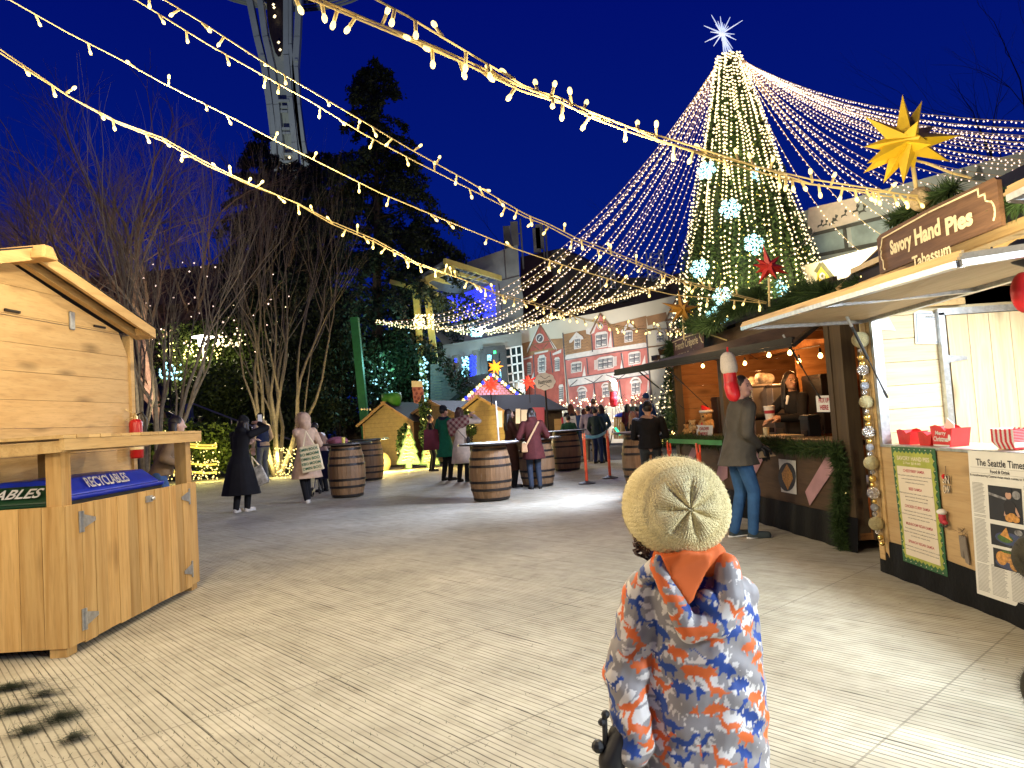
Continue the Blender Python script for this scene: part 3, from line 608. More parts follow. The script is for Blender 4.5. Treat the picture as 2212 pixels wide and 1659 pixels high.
# small ornaments between the posters
def hang(name, x, y, off=.03): 
    s, z = RS.hit(x, y, 0); return s, z
s, z = RS.hit(2050, 1047); o = empty('snow_ornament', RS.pt(s, .012, z - .06), 'small hanging ornament of the letters SN over OW', 'ornament', 'ornaments pinned on the pie stall')
m = MB(); text_into(m, "SN", RS.pt(s, .014, z + .035), RS.u, (0, 0, 1), .075, .055, .02); text_into(m, "OW", RS.pt(s, .014, z - .030), RS.u, (0, 0, 1), .075, .055, .02); m.build('backing', MT['ink'], o)
m = MB(); text_into(m, "SN", RS.pt(s, .020, z + .035), RS.u, (0, 0, 1), .070, .052, 0); text_into(m, "OW", RS.pt(s, .020, z - .030), RS.u, (0, 0, 1), .070, .052, 0); m.build('letters', MT['menu_cream'], o)
m = MB(); m.tube([RS.pt(s, .014, z + .065), RS.pt(s, .012, z + .12)], .0025, 4); m.build('string', MT['bark'], o)
m = MB()
for a, b_ in ((-.02, .055), (-.008, .062), (-.014, .045)): m.ball(RS.pt(s + a, .024, z + b_), .008, 8, 6)
m.build('berries', MT['xmas_red'], o)
s, z = RS.hit(2047, 1117); o = empty('boot_ornament', RS.pt(s, .03, z - .06), 'small plaid red boot ornament with white fluffy cuff on the stall', 'ornament', 'ornaments pinned on the pie stall')
m = MB(); m.ball(RS.pt(s, .035, z + .035), (.028, .036, .020), 10, 8); m.build('cuff', MT['white'], o, smooth=True)
m = MB(); m.cap(RS.pt(s, .035, z + .02), RS.pt(s + .005, .035, z - .02), .022, .022); m.cap(RS.pt(s + .005, .035, z - .025), RS.pt(s + .03, .035, z - .03), .018, .015); m.build('boot', MT['menu_red'], o, smooth=True)
m = MB(); m.tube([RS.pt(s - .02, .035, z - .055), RS.pt(s + .035, .035, z - .055), RS.pt(s + .05, .035, z - .04)], .006, 5); m.build('blade', MT['bark_dark'], o)
s, z = RS.hit(2088, 1182); o = empty('wooden_tag_ornament', RS.pt(s, .02, z - .09), 'grey two-legged wooden tag ornament left of the newspaper', 'ornament', 'ornaments pinned on the pie stall')
plain('grey_wood', (.20, .17, .14), .8)
m = MB(); m.poly([RS.pt(s + a, .014, z + b_) for a, b_ in ((-.035, .07), (.03, .075), (.045, -.1), (.01, -.09), (.0, .0), (-.005, -.07), (-.03, -.06))], RS.n * .008); m.build('tag', MT['grey_wood'], o)
m = MB(); needles(m, [RS.pt(s - .05, .02, z + .09), RS.pt(s + .02, .02, z + .11), RS.pt(s + .03, .02, z + .06)], .012, 60, .03, .001); m.build('twigs', MT['bark_dark'], o)
m = MB(); c = RS.hp(2212, 632, .5); m.ball(c, (.05, .05, .09), 12, 10); m.ball(c + Vector((.05, -.02, -.1)), (.05, .05, .09), 12, 10); tag(m.build('stocking_toe', MT['xmas_red'], smooth=True), 'red stocking edge hanging at the right frame edge', 'stocking')
# ================================================================== crepe stall
C0 = Vector((2.93, 6.25, 0)); pc1 = P(1436, 938, 11.0); C1 = Vector((2.50, 11.1, 0))
CS = Frame(C0, C1 - C0, (-1, 0)); LC = (C1 - C0).length; zcc = CS.hit(1807, 951)[1]; zt2 = 2.06
root = empty('creperie_stall', CS.pt(LC / 2, -1.2, 0), 'dark stained wooden creperie stall with warm bulbs and open awning', 'market stall', 'market stalls'); KS = root
wi = CS.hit(1790, 800)[0]; wi2 = LC - .15
m = MB()
m.fbox(CS, 0.0, LC, -.05, 0, .22, zcc - .08); m.build('front_panel', MT['stained_y'], root)
m = MB(); m.fbox(CS, 0, .10, -.1, .02, .1, zt2 + .2); m.fbox(CS, .11, wi - .08, -.08, .008, .1, zt2 + .2); m.fbox(CS, wi - .08, wi, -.10, .02, zcc, zt2 + .1); m.fbox(CS, LC - .16, LC, -.1, .02, .1, zt2 + .1); m.fbox(CS, CS.hit(1556, 800)[0] - .06, CS.hit(1556, 800)[0] + .06, -.1, .015, zcc, zt2); m.split('post', MT['stained_z'], root)
m = MB(); m.fbox(CS, .1, LC, -.35, .06, zcc - .05, zcc); m.split('counter', MT['stained_y'], root)
m = MB(); m.fbox(CS, -.02, LC, -.14, .03, zt2, zt2 + .22); m.build('header_beam', MT['stained_y'], root)
sk = MB(); pts = []
for i in range(161):
    s = -.03 + (LC + .03) * i / 160; wv = .004 * math.sin(s * 8) + .004 * math.sin(s * 19); pts.append((CS.pt(s, .03 + wv, .30), CS.pt(s, .06 + wv * 2, 0)))
for i in range(160): sk.add([pts[i][0], pts[i + 1][0], pts[i + 1][1], pts[i][1]], [(0, 1, 2, 3)])
sk.build('skirt', MT['tarp'], root, smooth=True)
m = MB()   # near end wall, facing the camera, dark planks
for i in range(9): m.fbox(CS, -.03, 0.0, -.12 - i * .28 - .27, -.12 - i * .28, .1, 2.25)
m.build('end_wall', MT['stained_z'], root)
m = MB(); z = .3
while z < 2.2:
    m.fbox(CS, .1, LC, -2.3, -2.26, z, z + .172); z += .175
m.build('back_wall', MT['orange_y'], root)
m = MB(); z = .3
while z < 2.2:
    m.fbox(CS, LC - .04, LC, -2.2, -.1, z, z + .172); z += .175
m.fbox(CS, CS.hit(1556, 800)[0] + .35, CS.hit(1556, 800)[0] + .39, -2.2, -1.2, .3, 2.2); m.split('partition', MT['orange_x'], root)
m = MB(); m.fbox(CS, 0, LC, -2.3, 0, .1, .16); m.fbox(CS, 0, LC, -2.3, -.1, zt2 + .15, zt2 + .19)
m.build('floor_and_ceiling', MT['orange_x'], root)
m = MB()
for s in (1.2, 2.2, 3.4): m.fbox(CS, s, s + .06, -2.2, -.2, zt2 + .02, zt2 + .12)
m.fbox(CS, .2, LC, -1.3, -1.24, zt2, zt2 + .1); m.beam(CS.pt(1.6, -2.2, 1.75), CS.pt(2.2, -2.2, 2.1), .05); m.split('rafter', MT['orange_x'], root)
# roof & gable
m = MB(); rfp = [(.10, 2.30), (-1.2, 2.52), (-2.6, 2.30)]
for (a, b_) in ((0, 1), (1, 2)):
    q = []
    for s in (-.25, LC + .25):
        A = CS.pt(s, *rfp[a]); B = CS.pt(s, *rfp[b_]); q += [A, B] if s < 0 else [B, A]
    m.hexa(q + [v + Vector((0, 0, .05)) for v in q])
m.build('roof', MT['roof_felt'], root)
m = MB()
for s in (-.26, LC + .24):
    m.beam(CS.pt(s, .11, 2.28), CS.pt(s, -1.2, 2.50), .03, .11); m.beam(CS.pt(s, -2.6, 2.28), CS.pt(s, -1.2, 2.50), .03, .11)
m.split('fascia', MT['stained_y'], root)
m = MB(); m.poly([CS.pt(.02, 0, zt2 + .2), CS.pt(.02, -2.4, zt2 + .2), CS.pt(.02, -1.2, 2.47)], CS.u * .03); m.fbox(CS, 0, 2.2, .0, .04, zt2 + .22, zt2 + .36); m.build('gable', MT['stained_y'], root)
# awning flap: from hinge at zt2 up-and-out; far outer tip near (1302,812)
f0 = CS.hit(1780, 735)[0]
zo = CS.hit(1795, 722, .0)[1]
tip = CS.hit(1325, 812, 0.9)
m = MB(); a0, a1 = .30, LC - .1
o_ = .95; zi_ = zt2 + .02; zoo = zt2 - .06
zB = CS.hit(1778, 726, .30)[1]; zC = CS.hit(1326, 808, .92)[1]; A, B, C, D = CS.pt(a0, 0, zi_), CS.pt(a0, .30, zB), CS.pt(a1, .92, zC), CS.pt(a1, 0, zi_); up = Vector((0, 0, .03))
m.hexa([A, B, C, D, A + up, B + up, C + up, D + up]); fl = m.build('awning', MT['stained_y'], root)
m = MB()
for p, q in ((A, B), (B, C), (C, D), ((A + D) / 2, (B + C) / 2)): m.beam(p - up * .6, q - up * .6, .05, .03)
m.beam(B + up, C + up, .03, .06); m.build('awning_frame', MT['iron'], fl)
for s_ in (f0 + .15, CS.hit(1525, 800)[0], LC - .5):
    k_ = (s_ - a0) / (a1 - a0); strut(CS.pt(s_, .26 + .45 * k_, zi_ + (zB + (zC - zB) * k_ - zi_) * .8 - .02), CS.pt(s_ - .05, .03, 1.35), root)
# creperie sign
s0 = CS.hit(1516, 700, .25)[0]; s1_ = CS.hit(1449, 720, .25)[0]
sg = empty('shop_sign', CS.pt((s0 + s1_) / 2, .3, 2.3), 'small plum French Creperie sign board on the dark stall roof', 'sign', 'shop signs on stall roofs')
SF = lambda a, b_, o=.25: None
c_px = [(1446, 775), (1521, 762), (1520, 712), (1516, 713), (1480, 722), (1449, 738)]
Ps = [CS.hp(x, y, .25) for x, y in c_px]; m = MB(); m.poly(Ps, CS.n * .02); m.build('board', MT['sign_plum'], sg)
m = MB()
lp = [(1450, 741), (1480, 728), (1511, 719), (1511, 729), (1514, 731), (1515, 737), (1519, 740)]
for i in range(len(lp) - 1): m.beam(CS.hp(*lp[i], .275), CS.hp(*lp[i + 1], .275), .004, .012)
m.build('border_line', MT['cream'], sg)
uu = -(CS.u); m = MB()
upv = Vector((0, 0, 1))
text_into(m, "French Crêperie", CS.hp(1482, 744, .274), uu, upv, (CS.hit(1458, 745, .27)[0] - CS.hit(1507, 740, .27)[0]), .14, .01); text_into(m, "JKY Mobile Creperie", CS.hp(1482, 766, .274), uu, upv, (CS.hit(1462, 765, .27)[0] - CS.hit(1500, 760, .27)[0]), .085, .0); m.build('lettering', MT['cream'], sg)
# bulbs inside (photo positions) with the light they give
eb = []
bpx = [(1448, 800, 11, -.3), (1489, 793, 11, -.4), (1493, 803, 11, -1.2), (1518, 789, 10, -.25), (1449, 842, 11, -.3), (1609, 783, 8, -.6), (1661, 765, 8, -.3), (1706, 760, 8, -.3), (1640, 800, 8, -1.5), (1726, 778, 8, -1.0), (1772, 766, 7, -.5), (1454, 945 - 12, 11, -.15)]
for k, (x, y, D_, off) in enumerate(bpx):
    c = CS.hp(x, y, off); b0 = empty('festoon_bulb', c, ['bulb highest in the far left corner of the creperie', 'upper bulb of the close pair over the toys', 'lower bulb of the close pair over the toys', 'bulb beside the middle awning strut', 'bulb on the far post below the yellow tag', 'bulb just right of the hanging stocking', 'large bulb above the back wall centre', 'large bulb above the vendor', 'lowest bulb hanging on the creperie back wall', 'bulb hanging right behind the vendor', 'bulb next to the right creperie post', 'bulb resting on the far end of the creperie counter'][k], 'light bulb', 'festoon bulbs in the creperie')
    m = MB(); m.lathe([(.006, .02), (.016, .012), (.024, -.008), (.024, -.022), (.014, -.036), (.004, -.04)], c, 12); m.build('glass', MT['bulb_orange'], b0, smooth=True)
    m = MB(); m.lathe([(.012, .02), (.015, .03), (.015, .06), (.006, .075)], c, 10); m.build('socket', MT['black'], b0)
    if k in (1, 4, 5, 6, 8, 9): light('festoon_light', 'POINT', c + CS.n * .05 - Vector((0, 0, .06)), 9, (1, .50, .18), .03)
pts = [CS.hp(x, y - 8, o) for x, y, o in ((1448, 790, -.3), (1489, 782, -.4), (1518, 778, -.25), (1560, 790, -.4), (1609, 768, -.6), (1640, 786, -1.5), (1690, 772, -1.2), (1726, 762, -1.0), (1772, 754, -.5))]
m = MB(); m.tube(pts, .006, 5); tag(m.build('festoon_cable', MT['black']), 'black drooping cable carrying the bulbs in the creperie', 'cable')
# garlands
ctop = [CS.pt(s, .09, zcc - .05 - .03 * abs(math.sin(s * 2.3))) for s in np.linspace(.15, LC - .1, 30)]
garland('pine_garland', ctop, .07, 9000, 'pine garland along the creperie counter edge', 0, .08)
garland('pine_garland', [CS.pt(wi - .16 + .05 * math.sin(z * 7), .09, z) for z in np.linspace(.02, zcc - .05, 14)], .06, 3600, 'pine garland hanging down the near creperie post', 1, .08)
garland('pine_garland', [CS.pt(s, .2, zt2 + .22 + .04 * math.sin(s * 6)) for s in np.linspace(-.2, .75, 8)], .09, 4200, 'lit pine garland bunched at the near creperie awning corner', 5, .10)
garland('pine_garland', [CS.pt(s, .36, zt2 + .30 + .05 * math.sin(s * 5)) for s in np.linspace(1.35, 2.9, 8)], .09, 4000, 'pine garland on the creperie roof right of its sign', 3, .10)
garland('pine_garland', [CS.pt(s, .30, 2.43) for s in np.linspace(.9, 1.6, 6)], .10, 3400, 'thick lit pine garland under the red paper star', 6, .11)
garland('pine_garland', [CS.pt(LC - .1 + .04 * math.sin(9 * z), .06, z) for z in np.linspace(1.0, 2.0, 8)], .05, 1500, 'thin garland on the far creperie post')
garland('pine_garland', [CS.hp(x, y, .3) for x, y in ((1440, 768), (1450, 758), (1446, 740))], .07, 1200, 'pine garland tuft left of the French Creperie sign')
# items in the crepe stall
def csign(name, px, label, l1, l2):
    q = [CS.hp(x, y, -.02) for x, y in px]; o = empty(name, (q[0] + q[1]) / 2, label, 'sign', 'white paper signs on the creperie counter'); m = MB(); m.poly(q, CS.n * -.004); m.build('card', MT['white'], o)
    w2 = (q[1] - q[0]).length; h2 = (q[2] - q[1]).length; c = sum(q, Vector()) / 4; rt = (q[1] - q[0]); upv = (q[2] - q[1])
    m = MB(); text_into(m, l1, c + upv * .22 + CS.n * .004, rt, upv, w2 * .62, h2 * .30, .02); text_into(m, l2, c - upv * .22 + CS.n * .004, rt, upv, w2 * .52, h2 * .30, .02); m.build('lettering', MT['menu_red'], o)
csign('order_sign', [(1504, 944), (1538, 944), (1540, 919), (1505, 918)], 'white ORDER HERE card beside the reindeer toy', "ORDER", "HERE")
csign('pickup_sign', [(1765, 890), (1800, 890), (1797, 854), (1762, 855)], 'white PICK UP HERE card at the right creperie post', "PICK UP", "HERE")
plain('plush_brown', (.45, .26, .10), .9, var=.3, scale=60, bmp=.5); plain('plush_tan', (.55, .42, .24), .9, var=.3, scale=60, bmp=.5)
def plush(x, y, hpx, off, label, hat, col='plush_brown'):
    c = CS.hp(x, y, off); c.z = zcc; k = hpx / FPX * c.y; o = empty('plush_toy', c, label, 'plush toy', 'plush toys on the creperie counter')
    f = CS.n * .6 - Vector((0, .8, 0)); f.normalize(); sd = f.cross(Vector((0, 0, 1)))
    m = MB(); Z = Vector((0, 0, 1)); m.ball(c + Z * k * .3, (k * .2, k * .2, k * .28), 12, 10); m.ball(c + Z * k * .65, k * .2, 12, 10); m.ball(c + Z * k * .60 + f * k * .2, k * .12, 10, 8)
    for s in (-1, 1): m.cap(c + Z * k * .12 + sd * s * k * .1, c + Z * k * .06 + f * k * .32 + sd * s * k * .16, k * .09, k * .08); m.cap(c + Z * k * .45 + sd * s * k * .18, c + Z * k * .25 + f * k * .18 + sd * s * k * .26, k * .07, k * .06); m.ball(c + Z * k * .8 + sd * s * k * .17, k * .08, 8, 6)
    remesh(m.build('body', MT[col], o), .008, 1)
    m = MB(); m.ball(c + Z * k * .63 + f * k * .32, k * .035, 8, 6)
    for s in (-1, 1): m.ball(c + Z * k * .7 + f * k * .18 + sd * s * k * .08, k * .02, 6, 5)
    m.build('face_buttons', MT['black'], o)
    if hat:
        m = MB(); m.cap(c + Z * k * .82, c + Z * k * .98 + sd * k * .12, k * .17, k * .05); m.build('hat', MT['xmas_red'], o, smooth=True); m = MB(); m.tube([c + Z * k * .8 + (sd * math.cos(t) + f * math.sin(t)) * k * .2 for t in np.linspace(0, 6.28, 12)], k * .05, 6); m.build('hat_trim', MT['white'], o, smooth=True)
        m = MB(); m.ball(c + Z * k * .3 - f * k * .05 + sd * k * .05, (k * .23, k * .23, k * .24), 10, 8); m.build('jumper', MT['xmas_red'], o, smooth=True)
plush(1527, 915, 62, -.16, 'brown plush reindeer in red jumper and santa hat', True); plush(1497, 935, 34, -.22, 'tan plush toy seated right of the counter candle light', False, 'plush_tan'); plush(1484, 938, 26, -.05, 'smallest spotted plush toy at the far counter end', False)
plain('steel', (.45, .40, .36), .3, .9, .1); plain('dark_metal', (.05, .04, .04), .35, .6)
def machine(x0, x1, y0, off, dep, mt, name, label, cat, extra=None):
    s0, s1 = CS.hit(x0, 850, off)[0], CS.hit(x1, 850, off)[0]; zt_ = CS.hit((x0 + x1) / 2, y0, off)[1]; o = empty(name, CS.pt((s0 + s1) / 2, off, zcc), label, cat)
    m = MB(); m.fbox(CS, min(s0, s1), max(s0, s1), off - dep, off, zcc - .05, zt_); bev(m.build('body', MT[mt], o), .01, 2)
    m = MB(); m.fbox(CS, min(s0, s1) - .005, max(s0, s1) + .005, off - dep - .005, off + .006, zt_ - .05, zt_ - .025); m.fbox(CS, min(s0, s1) + .03, max(s0, s1) - .03, off, off + .01, zcc, zcc + .06); m.build('trim', MT['dark_metal'], o); return o
machine(1600, 1625, 832, -.55, .3, 'steel', 'fridge', 'steel cabinet left behind the paper cup in the creperie', 'cabinet'); machine(1628, 1668, 832, -.75, .35, 'steel', 'steel_cabinet', 'wide steel cabinet behind the reaching vendor', 'cabinet')
machine(1534, 1548, 858, -.4, .3, 'dark_metal', 'payment_screen', 'dark upright box beside the order sign', 'box'); machine(1668, 1690, 893, -.6, .25, 'black', 'black_dispenser', 'black dispenser left in front of the vendor', 'dispenser', ); machine(1722, 1740, 897, -.3, .14, 'black', 'napkin_dispenser', 'tall black napkin holder right of the vendor', 'dispenser')
machine(1732, 1775, 810, -1.25, .35, 'black', 'coffee_machine', 'black coffee machine behind the vendor', 'machine')
plain('bag_clear', (.60, .50, .38), .25, var=.4, scale=25, bmp=.6)
for k, (x, y, r_) in enumerate(((1622, 826, .10), (1655, 822, .14))):
    c = CS.hp(x, y, -.8); m = MB()
    for j in range(6): m.ball(c + Vector((random.uniform(-.5, .5), random.uniform(-.5, .5), random.uniform(-.4, .5))) * r_, r_ * .55, 8, 6)
    o = m.build('plastic_bag', MT['bag_clear']); remesh(o, .02, 1); tag(o, ['smaller crumpled clear bag on the steel cabinet', 'larger crumpled clear bag next to the vendor'][k], 'plastic bag', 'clear bags on the cabinets')
def cup(x, yb, hpx, label, mt='white', name='paper_cup', fr=CS, off=-.05, zb=None, band=None):
    c = fr.hp(x, yb, off); c.z = zcc if zb is None else zb; k = hpx / FPX * c.y; o = empty(name, c, label, 'cup')
    m = MB(); m.lathe([(k * .24, 0), (k * .34, k), (k * .32, k), (k * .23, .006)], c, 20); m.build('body', MT[mt], o, smooth=False)
    if band: m = MB(); m.lathe([(k * .30, k * .55), (k * .318, k * .75)], c, 20); m.build('label_band', MT['menu_red'], o)
    m = MB(); m.lathe([(k * .35, k * .98), (k * .355, k * 1.03), (k * .3, k * 1.05)], c, 20); m.build('rim', MT[mt], o); return c
cup(1656, 941, 20, 'small cream paper cup standing on the creperie counter', 'cream')
cup(1664, 912, 34, 'tall white carton cup with red print by the vendor hand', 'white', 'carton_cup', off=-.35, zb=CS.hit(1664, 912, -.35)[1], band=1)
m = MB(); m.fbox(CS, CS.hit(1690, 944, -.05)[0], CS.hit(1642, 944, -.05)[0], -.3, -.05, zcc + .001, zcc + .02); tag(m.build('wooden_board', MT['pale_x']), 'flat wooden board under the paper cup', 'board')
plain('pink_banner', (.42, .24, .27), .7, var=.15)
for k, px in enumerate([[(1795, 972), (1806, 970), (1806, 1012), (1752, 1092), (1742, 1062)], [(1634, 962), (1647, 958), (1660, 975), (1612, 1068), (1600, 1055)], [(1560, 985), (1573, 978), (1574, 1032), (1558, 1042), (1547, 1034)], [(1497, 967), (1509, 968), (1504, 985), (1488, 1010), (1482, 1000)]]):
    m = MB(); q = [CS.hp(x, y, 0) for x, y in px]; m.poly([v + CS.n * .012 for v in q], CS.n * .002); tag(m.build('pennant', MT['pink_banner']), ['diagonal pink pennant nearest the right creperie post', 'diagonal pink pennant right of the man in jeans', 'pink pennant partly behind the man in jeans', 'small pink pennant behind the orange posts'][k], 'pennant', 'pink pennants on the creperie front')
o = empty('crepe_photo', CS.hp(1703, 1060, 0), 'printed photo of a folded crepe on a dark plate', 'poster')
m = MB(); q = [CS.hp(x, y, 0) for x, y in ((1684, 991), (1721, 995), (1723, 1068), (1690, 1062))]; m.poly([v + CS.n * .010 for v in q], CS.n * .002); m.build('sheet', MT['paper'], o)
m = MB(); m.poly([CS.hp(1703 + 19 * math.cos(t), 1030 + 31 * math.sin(t), 0) + CS.n * .0135 for t in np.linspace(0, 6.28, 21)[:-1]], CS.n * .001); m.build('plate', MT['photo_dark'], o)
m = MB(); m.poly([CS.hp(x, y, 0) + CS.n * .016 for x, y in ((1703, 1002), (1714, 1022), (1716, 1034), (1705, 1058), (1694, 1036), (1692, 1022))], CS.n * .001); m.build('crepe', MT['pastry'], o)
fx_ = CS.pt(LC + .12, .2, 2.16); o = empty('added_floodlight', fx_, 'small added fill floodlight on the far end of the creperie roof', 'floodlight'); m = MB(); m.box(fx_ + Vector((0, 0, .02)), (.08, .12, .08), .6); m.tube([fx_ - CS.n * .2, fx_], .012, 6); m.build('housing', MT['black'], o)  # added fixture, a housing for the cool plaza fill
light('roof_fill', 'SPOT', fx_ + Vector((-.14, 0, .02)), 850, (.66, .76, 1), .25, rot=(-2.6, 12.5, 0), spot_size=R(130), spot_blend=.9)  # added fill, throws cool light over the middle of the plaza
light('string_glow', 'POINT', CS.hp(1474, 722, .75), 1.6, (1, .80, .45), .05)  # extra lamp added to brighten the creperie sign, in the strings' colour
# stockings under the awning
def stocking(x, ytop, ybot, w_, off, flip, label, fr=CS):
    s, z1 = fr.hit(x, ytop, off); z0 = fr.hit(x, ybot, off)[1]; h = z1 - z0; o = empty('christmas_stocking', fr.pt(s, off, z0), label, 'stocking', 'red stockings hanging from the awning'); d = -fr.u * flip
    def q(a, b_): return fr.pt(s, off, z0) + d * a * h + Vector((0, 0, b_ * h))
    m = MB(); m.cap(q(-.02, .68), q(.0, .40), .125 * h, .13 * h); m.cap(q(.01, .32), q(.08, .16), .145 * h, .135 * h); m.cap(q(.07, .16), q(.10, .13), .13 * h, .11 * h)
    ob = m.build('sock', MT['xmas_red'], o); remesh(ob, .012, 2); m = MB(); m.cap(q(-.05, .85), q(-.02, .67), .145 * h, .165 * h, 14); remesh(m.build('cuff', MT['white_plush'], o), .012, 2)
    m = MB(); m.tube([q(-.02, .9), q(-.03, 1.03), q(-.02, 1.08)], .018 * h, 5); m.build('loop', MT['xmas_red'], o)
plain('white_plush', (.70, .62, .52), .9, var=.1, scale=60, bmp=.6)
stocking(1322, 818, 882, 0, .85, -1, 'red stocking with cream cuff at the far awning end'); stocking(1573, 758, 872, 0, .70, 1, 'larger red stocking hanging in front of the man in the grey jacket')
# retractable belt posts by the stall
plain('post_orange', (.72, .07, .02), .4); plain('belt_green', (.03, .22, .05), .5)
def belt_post(base, h, label, group='orange belt posts'):
    o = empty('barrier_post', base, label, 'barrier post', group); m = MB(); b0 = Vector(base)
    m.lathe([(.03, .03), (.03, h - .12), (.028, h - .12)], b0, 12); m.box((b0.x - .02, b0.y, b0.z + h - .06), (.018, .04, .12)); m.box((b0.x + .02, b0.y, b0.z + h - .06), (.018, .04, .12)); m.split('post', MT['post_orange'], o)
    m = MB(); m.lathe([(.17, 0), (.17, .02), (.05, .05), (.03, .06)], b0, 20); m.build('base', MT['black'], o)
for k, (x, y) in enumerate(((1444, 955), (1507, 957))):
    s, _ = CS.hit(x, y, .35); c = CS.pt(s, .35, 0); belt_post(c, CS.hit(x, y, .35)[1], ['orange belt post left in front of the creperie', 'orange belt post nearest the man in jeans'][k])
m = MB(); a = CS.pt(CS.hit(1446, 963, .35)[0], .35, .9); b_ = CS.pt(CS.hit(1560, 962, .35)[0], .35, .92); m.beam(a, b_, .004, .06); tag(m.build('barrier_belt', MT['belt_green']), 'green belt stretched along the creperie front', 'belt')
# ================================================================== left stall (gable wall towards the plaza)
c = P(285, 800, 7.3); LS = Frame(c, (-.105, -1), (1, 0))
root = empty('plank_stall', LS.pt(1.2, -1, 0), 'yellow pine market stall with blank gable wall at the left frame edge', 'market stall', 'market stalls')
ev = LS.hit(255, 727)[1]; pk = LS.hit(22, 566); sp_ = pk[0]; zp = pk[1]; WS = sp_ * 2
m = MB(); z = 0.12; k = 0
while z < zp - .02:
    z1 = min(z + .235, zp)
    def xr(zz): return 0.0 if zz <= ev else (zz - ev) / (zp - ev) * sp_
    a0, a1 = xr(z), xr(z1)
    if z < ev < z1: a1 = xr(z1)
    m.poly([LS.pt(a0 + .06, 0, z), LS.pt(WS - a0 - .06, 0, z), LS.pt(max(WS - a1, sp_), 0, z1 - .003), LS.pt(min(a1 + .06, sp_), 0, z1 - .003)], LS.n * -.03); z += .235
m.build('gable_wall', MT['wall_pine'], root)
m = MB(); m.fbox(LS, 0, .055, -.06, .025, .1, ev + .02); m.fbox(LS, -.02, .0, -.12, -.02, .1, ev); m.split('corner_post', MT['pine_y'], root)
ov = .25; dv = Vector((0, 0, .02))
def rake(s, z, o): return LS.pt(s, o, z)
m = MB(); se = -.04; ze = ev + (-.04) / sp_ * (zp - ev)
def rk(t, o, dz=0): return LS.pt(se + (sp_ - se) * t, o, ze + (zp - ze) * t + dz)
def rk2(t, o, dz=0): return LS.pt(2 * sp_ - (se + (sp_ - se) * t), o, ze + (zp - ze) * t + dz)
for f_ in (rk, rk2):
    m.hexa([f_(0, ov - .035, -.0), f_(0, ov, -.0), f_(1, ov, 0), f_(1, ov - .035, 0), f_(0, ov - .035, .098), f_(0, ov, .098), f_(1, ov, .098), f_(1, ov - .035, .098)])
    m.hexa([f_(0, .03, -.0), f_(0, .09, -.0), f_(1, .09, 0), f_(1, .03, 0), f_(0, .03, .07), f_(0, .09, .07), f_(1, .09, .07), f_(1, .03, .07)])
    m.hexa([f_(0, .095, .0), f_(0, ov - .04, .0), f_(.07, ov - .04, 0), f_(.07, .095, 0), f_(0, .095, .07), f_(0, ov - .04, .07), f_(.07, ov - .04, .07), f_(.07, .095, .07)])
m.split('rake_board', MT['pine_y'], root)
m = MB(); m.hexa([LS.pt(sp_ - .09, -.2, zp - .01), LS.pt(sp_ - .09, ov + .12, zp - .01), LS.pt(sp_ + .09, ov + .12, zp - .01), LS.pt(sp_ + .09, -.2, zp - .01), LS.pt(sp_ - .06, -.2, zp + .11), LS.pt(sp_ - .05, ov + .10, zp + .11), LS.pt(sp_ + .05, ov + .10, zp + .11), LS.pt(sp_ + .06, -.2, zp + .11)]); bev(m.build('ridge_beam', MT['pine_x'], root), .02, 2)
m = MB()
for f_ in (rk, rk2): m.hexa([f_(-.02, -2.4, .10), f_(-.02, ov + .005, .10), f_(1, ov + .005, .10), f_(1, -2.4, .10), f_(-.02, -2.4, .112), f_(-.02, ov + .005, .112), f_(1, ov + .005, .112), f_(1, -2.4, .112)])
m.build('roof', MT['roof_felt'], root)
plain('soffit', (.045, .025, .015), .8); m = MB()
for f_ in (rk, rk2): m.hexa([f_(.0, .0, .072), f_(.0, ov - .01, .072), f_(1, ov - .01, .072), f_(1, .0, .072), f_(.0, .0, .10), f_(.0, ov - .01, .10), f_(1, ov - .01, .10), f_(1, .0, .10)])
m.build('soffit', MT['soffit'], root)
m = MB(); a = LS.hp(153, 693, .0); m.box(a + LS.n * .012, (.02, .065, .17), math.atan2(LS.u.y, LS.u.x) + 1.57); bev(m.build('metal_plate', MT['galv'], root), .01, 2)
m = MB()
for x, y in ((24, 672), (213, 706)): c_ = LS.hp(x, y, .0); m.beam(c_ + LS.n * .012 - LS.u * .08, c_ + LS.n * .012 + LS.u * .08, .012, .02)
m.split('staple_strip', MT['iron'], root)
m = MB(); a = LS.hit(0, 668)[0]; m.beam(LS.pt(.08, .004, ev + .02), LS.pt(WS - .1, .004, ev + .02), .004, .004); m.build('seam', MT['bark'], root)
# fire extinguisher on the corner
c = LS.hp(296, 990, .10); zb = c.z; c = Vector((c.x, c.y, 0)); e_ = empty('fire_extinguisher', (c.x, c.y, zb), 'red fire extinguisher with black hose on the stall corner', 'fire extinguisher')
zt_ = LS.hit(296, 905, .1)[1]; r_ = .062; m = MB(); L = zt_ - zb; m.lathe([(r_ * .9, 0), (r_, .02), (r_, L * .9), (r_ * .8, L * .97), (r_ * .3, L)], (c.x, c.y, zb), 24); m.build('cylinder', plain('ext_red', (.42, .012, .012), .3), e_, smooth=True)
plain('brass', (.75, .60, .30), .3, .9); m = MB(); T = Vector((c.x, c.y, zb + L)); m.lathe([(.02, -.01), (.022, .04), (.012, .06)], T, 12); m.beam(T + Vector((0, 0, .05)), T + Vector((-.09, -.02, .10)), .018, .006); m.beam(T + Vector((0, 0, .03)), T + Vector((-.10, -.02, -.01)), .018, .006); m.build('valve_handle', MT['brass'], e_)
m = MB(); m.tube([T + Vector((.02, 0, .04)), T + Vector((.08, -.02, .06)), T + Vector((.12, -.02, -.02)), T + Vector((.11, -.02, -.14)), T + Vector((.09, -.02, -.24))], .011, 8); m.build('hose', MT['black'], e_, smooth=True)
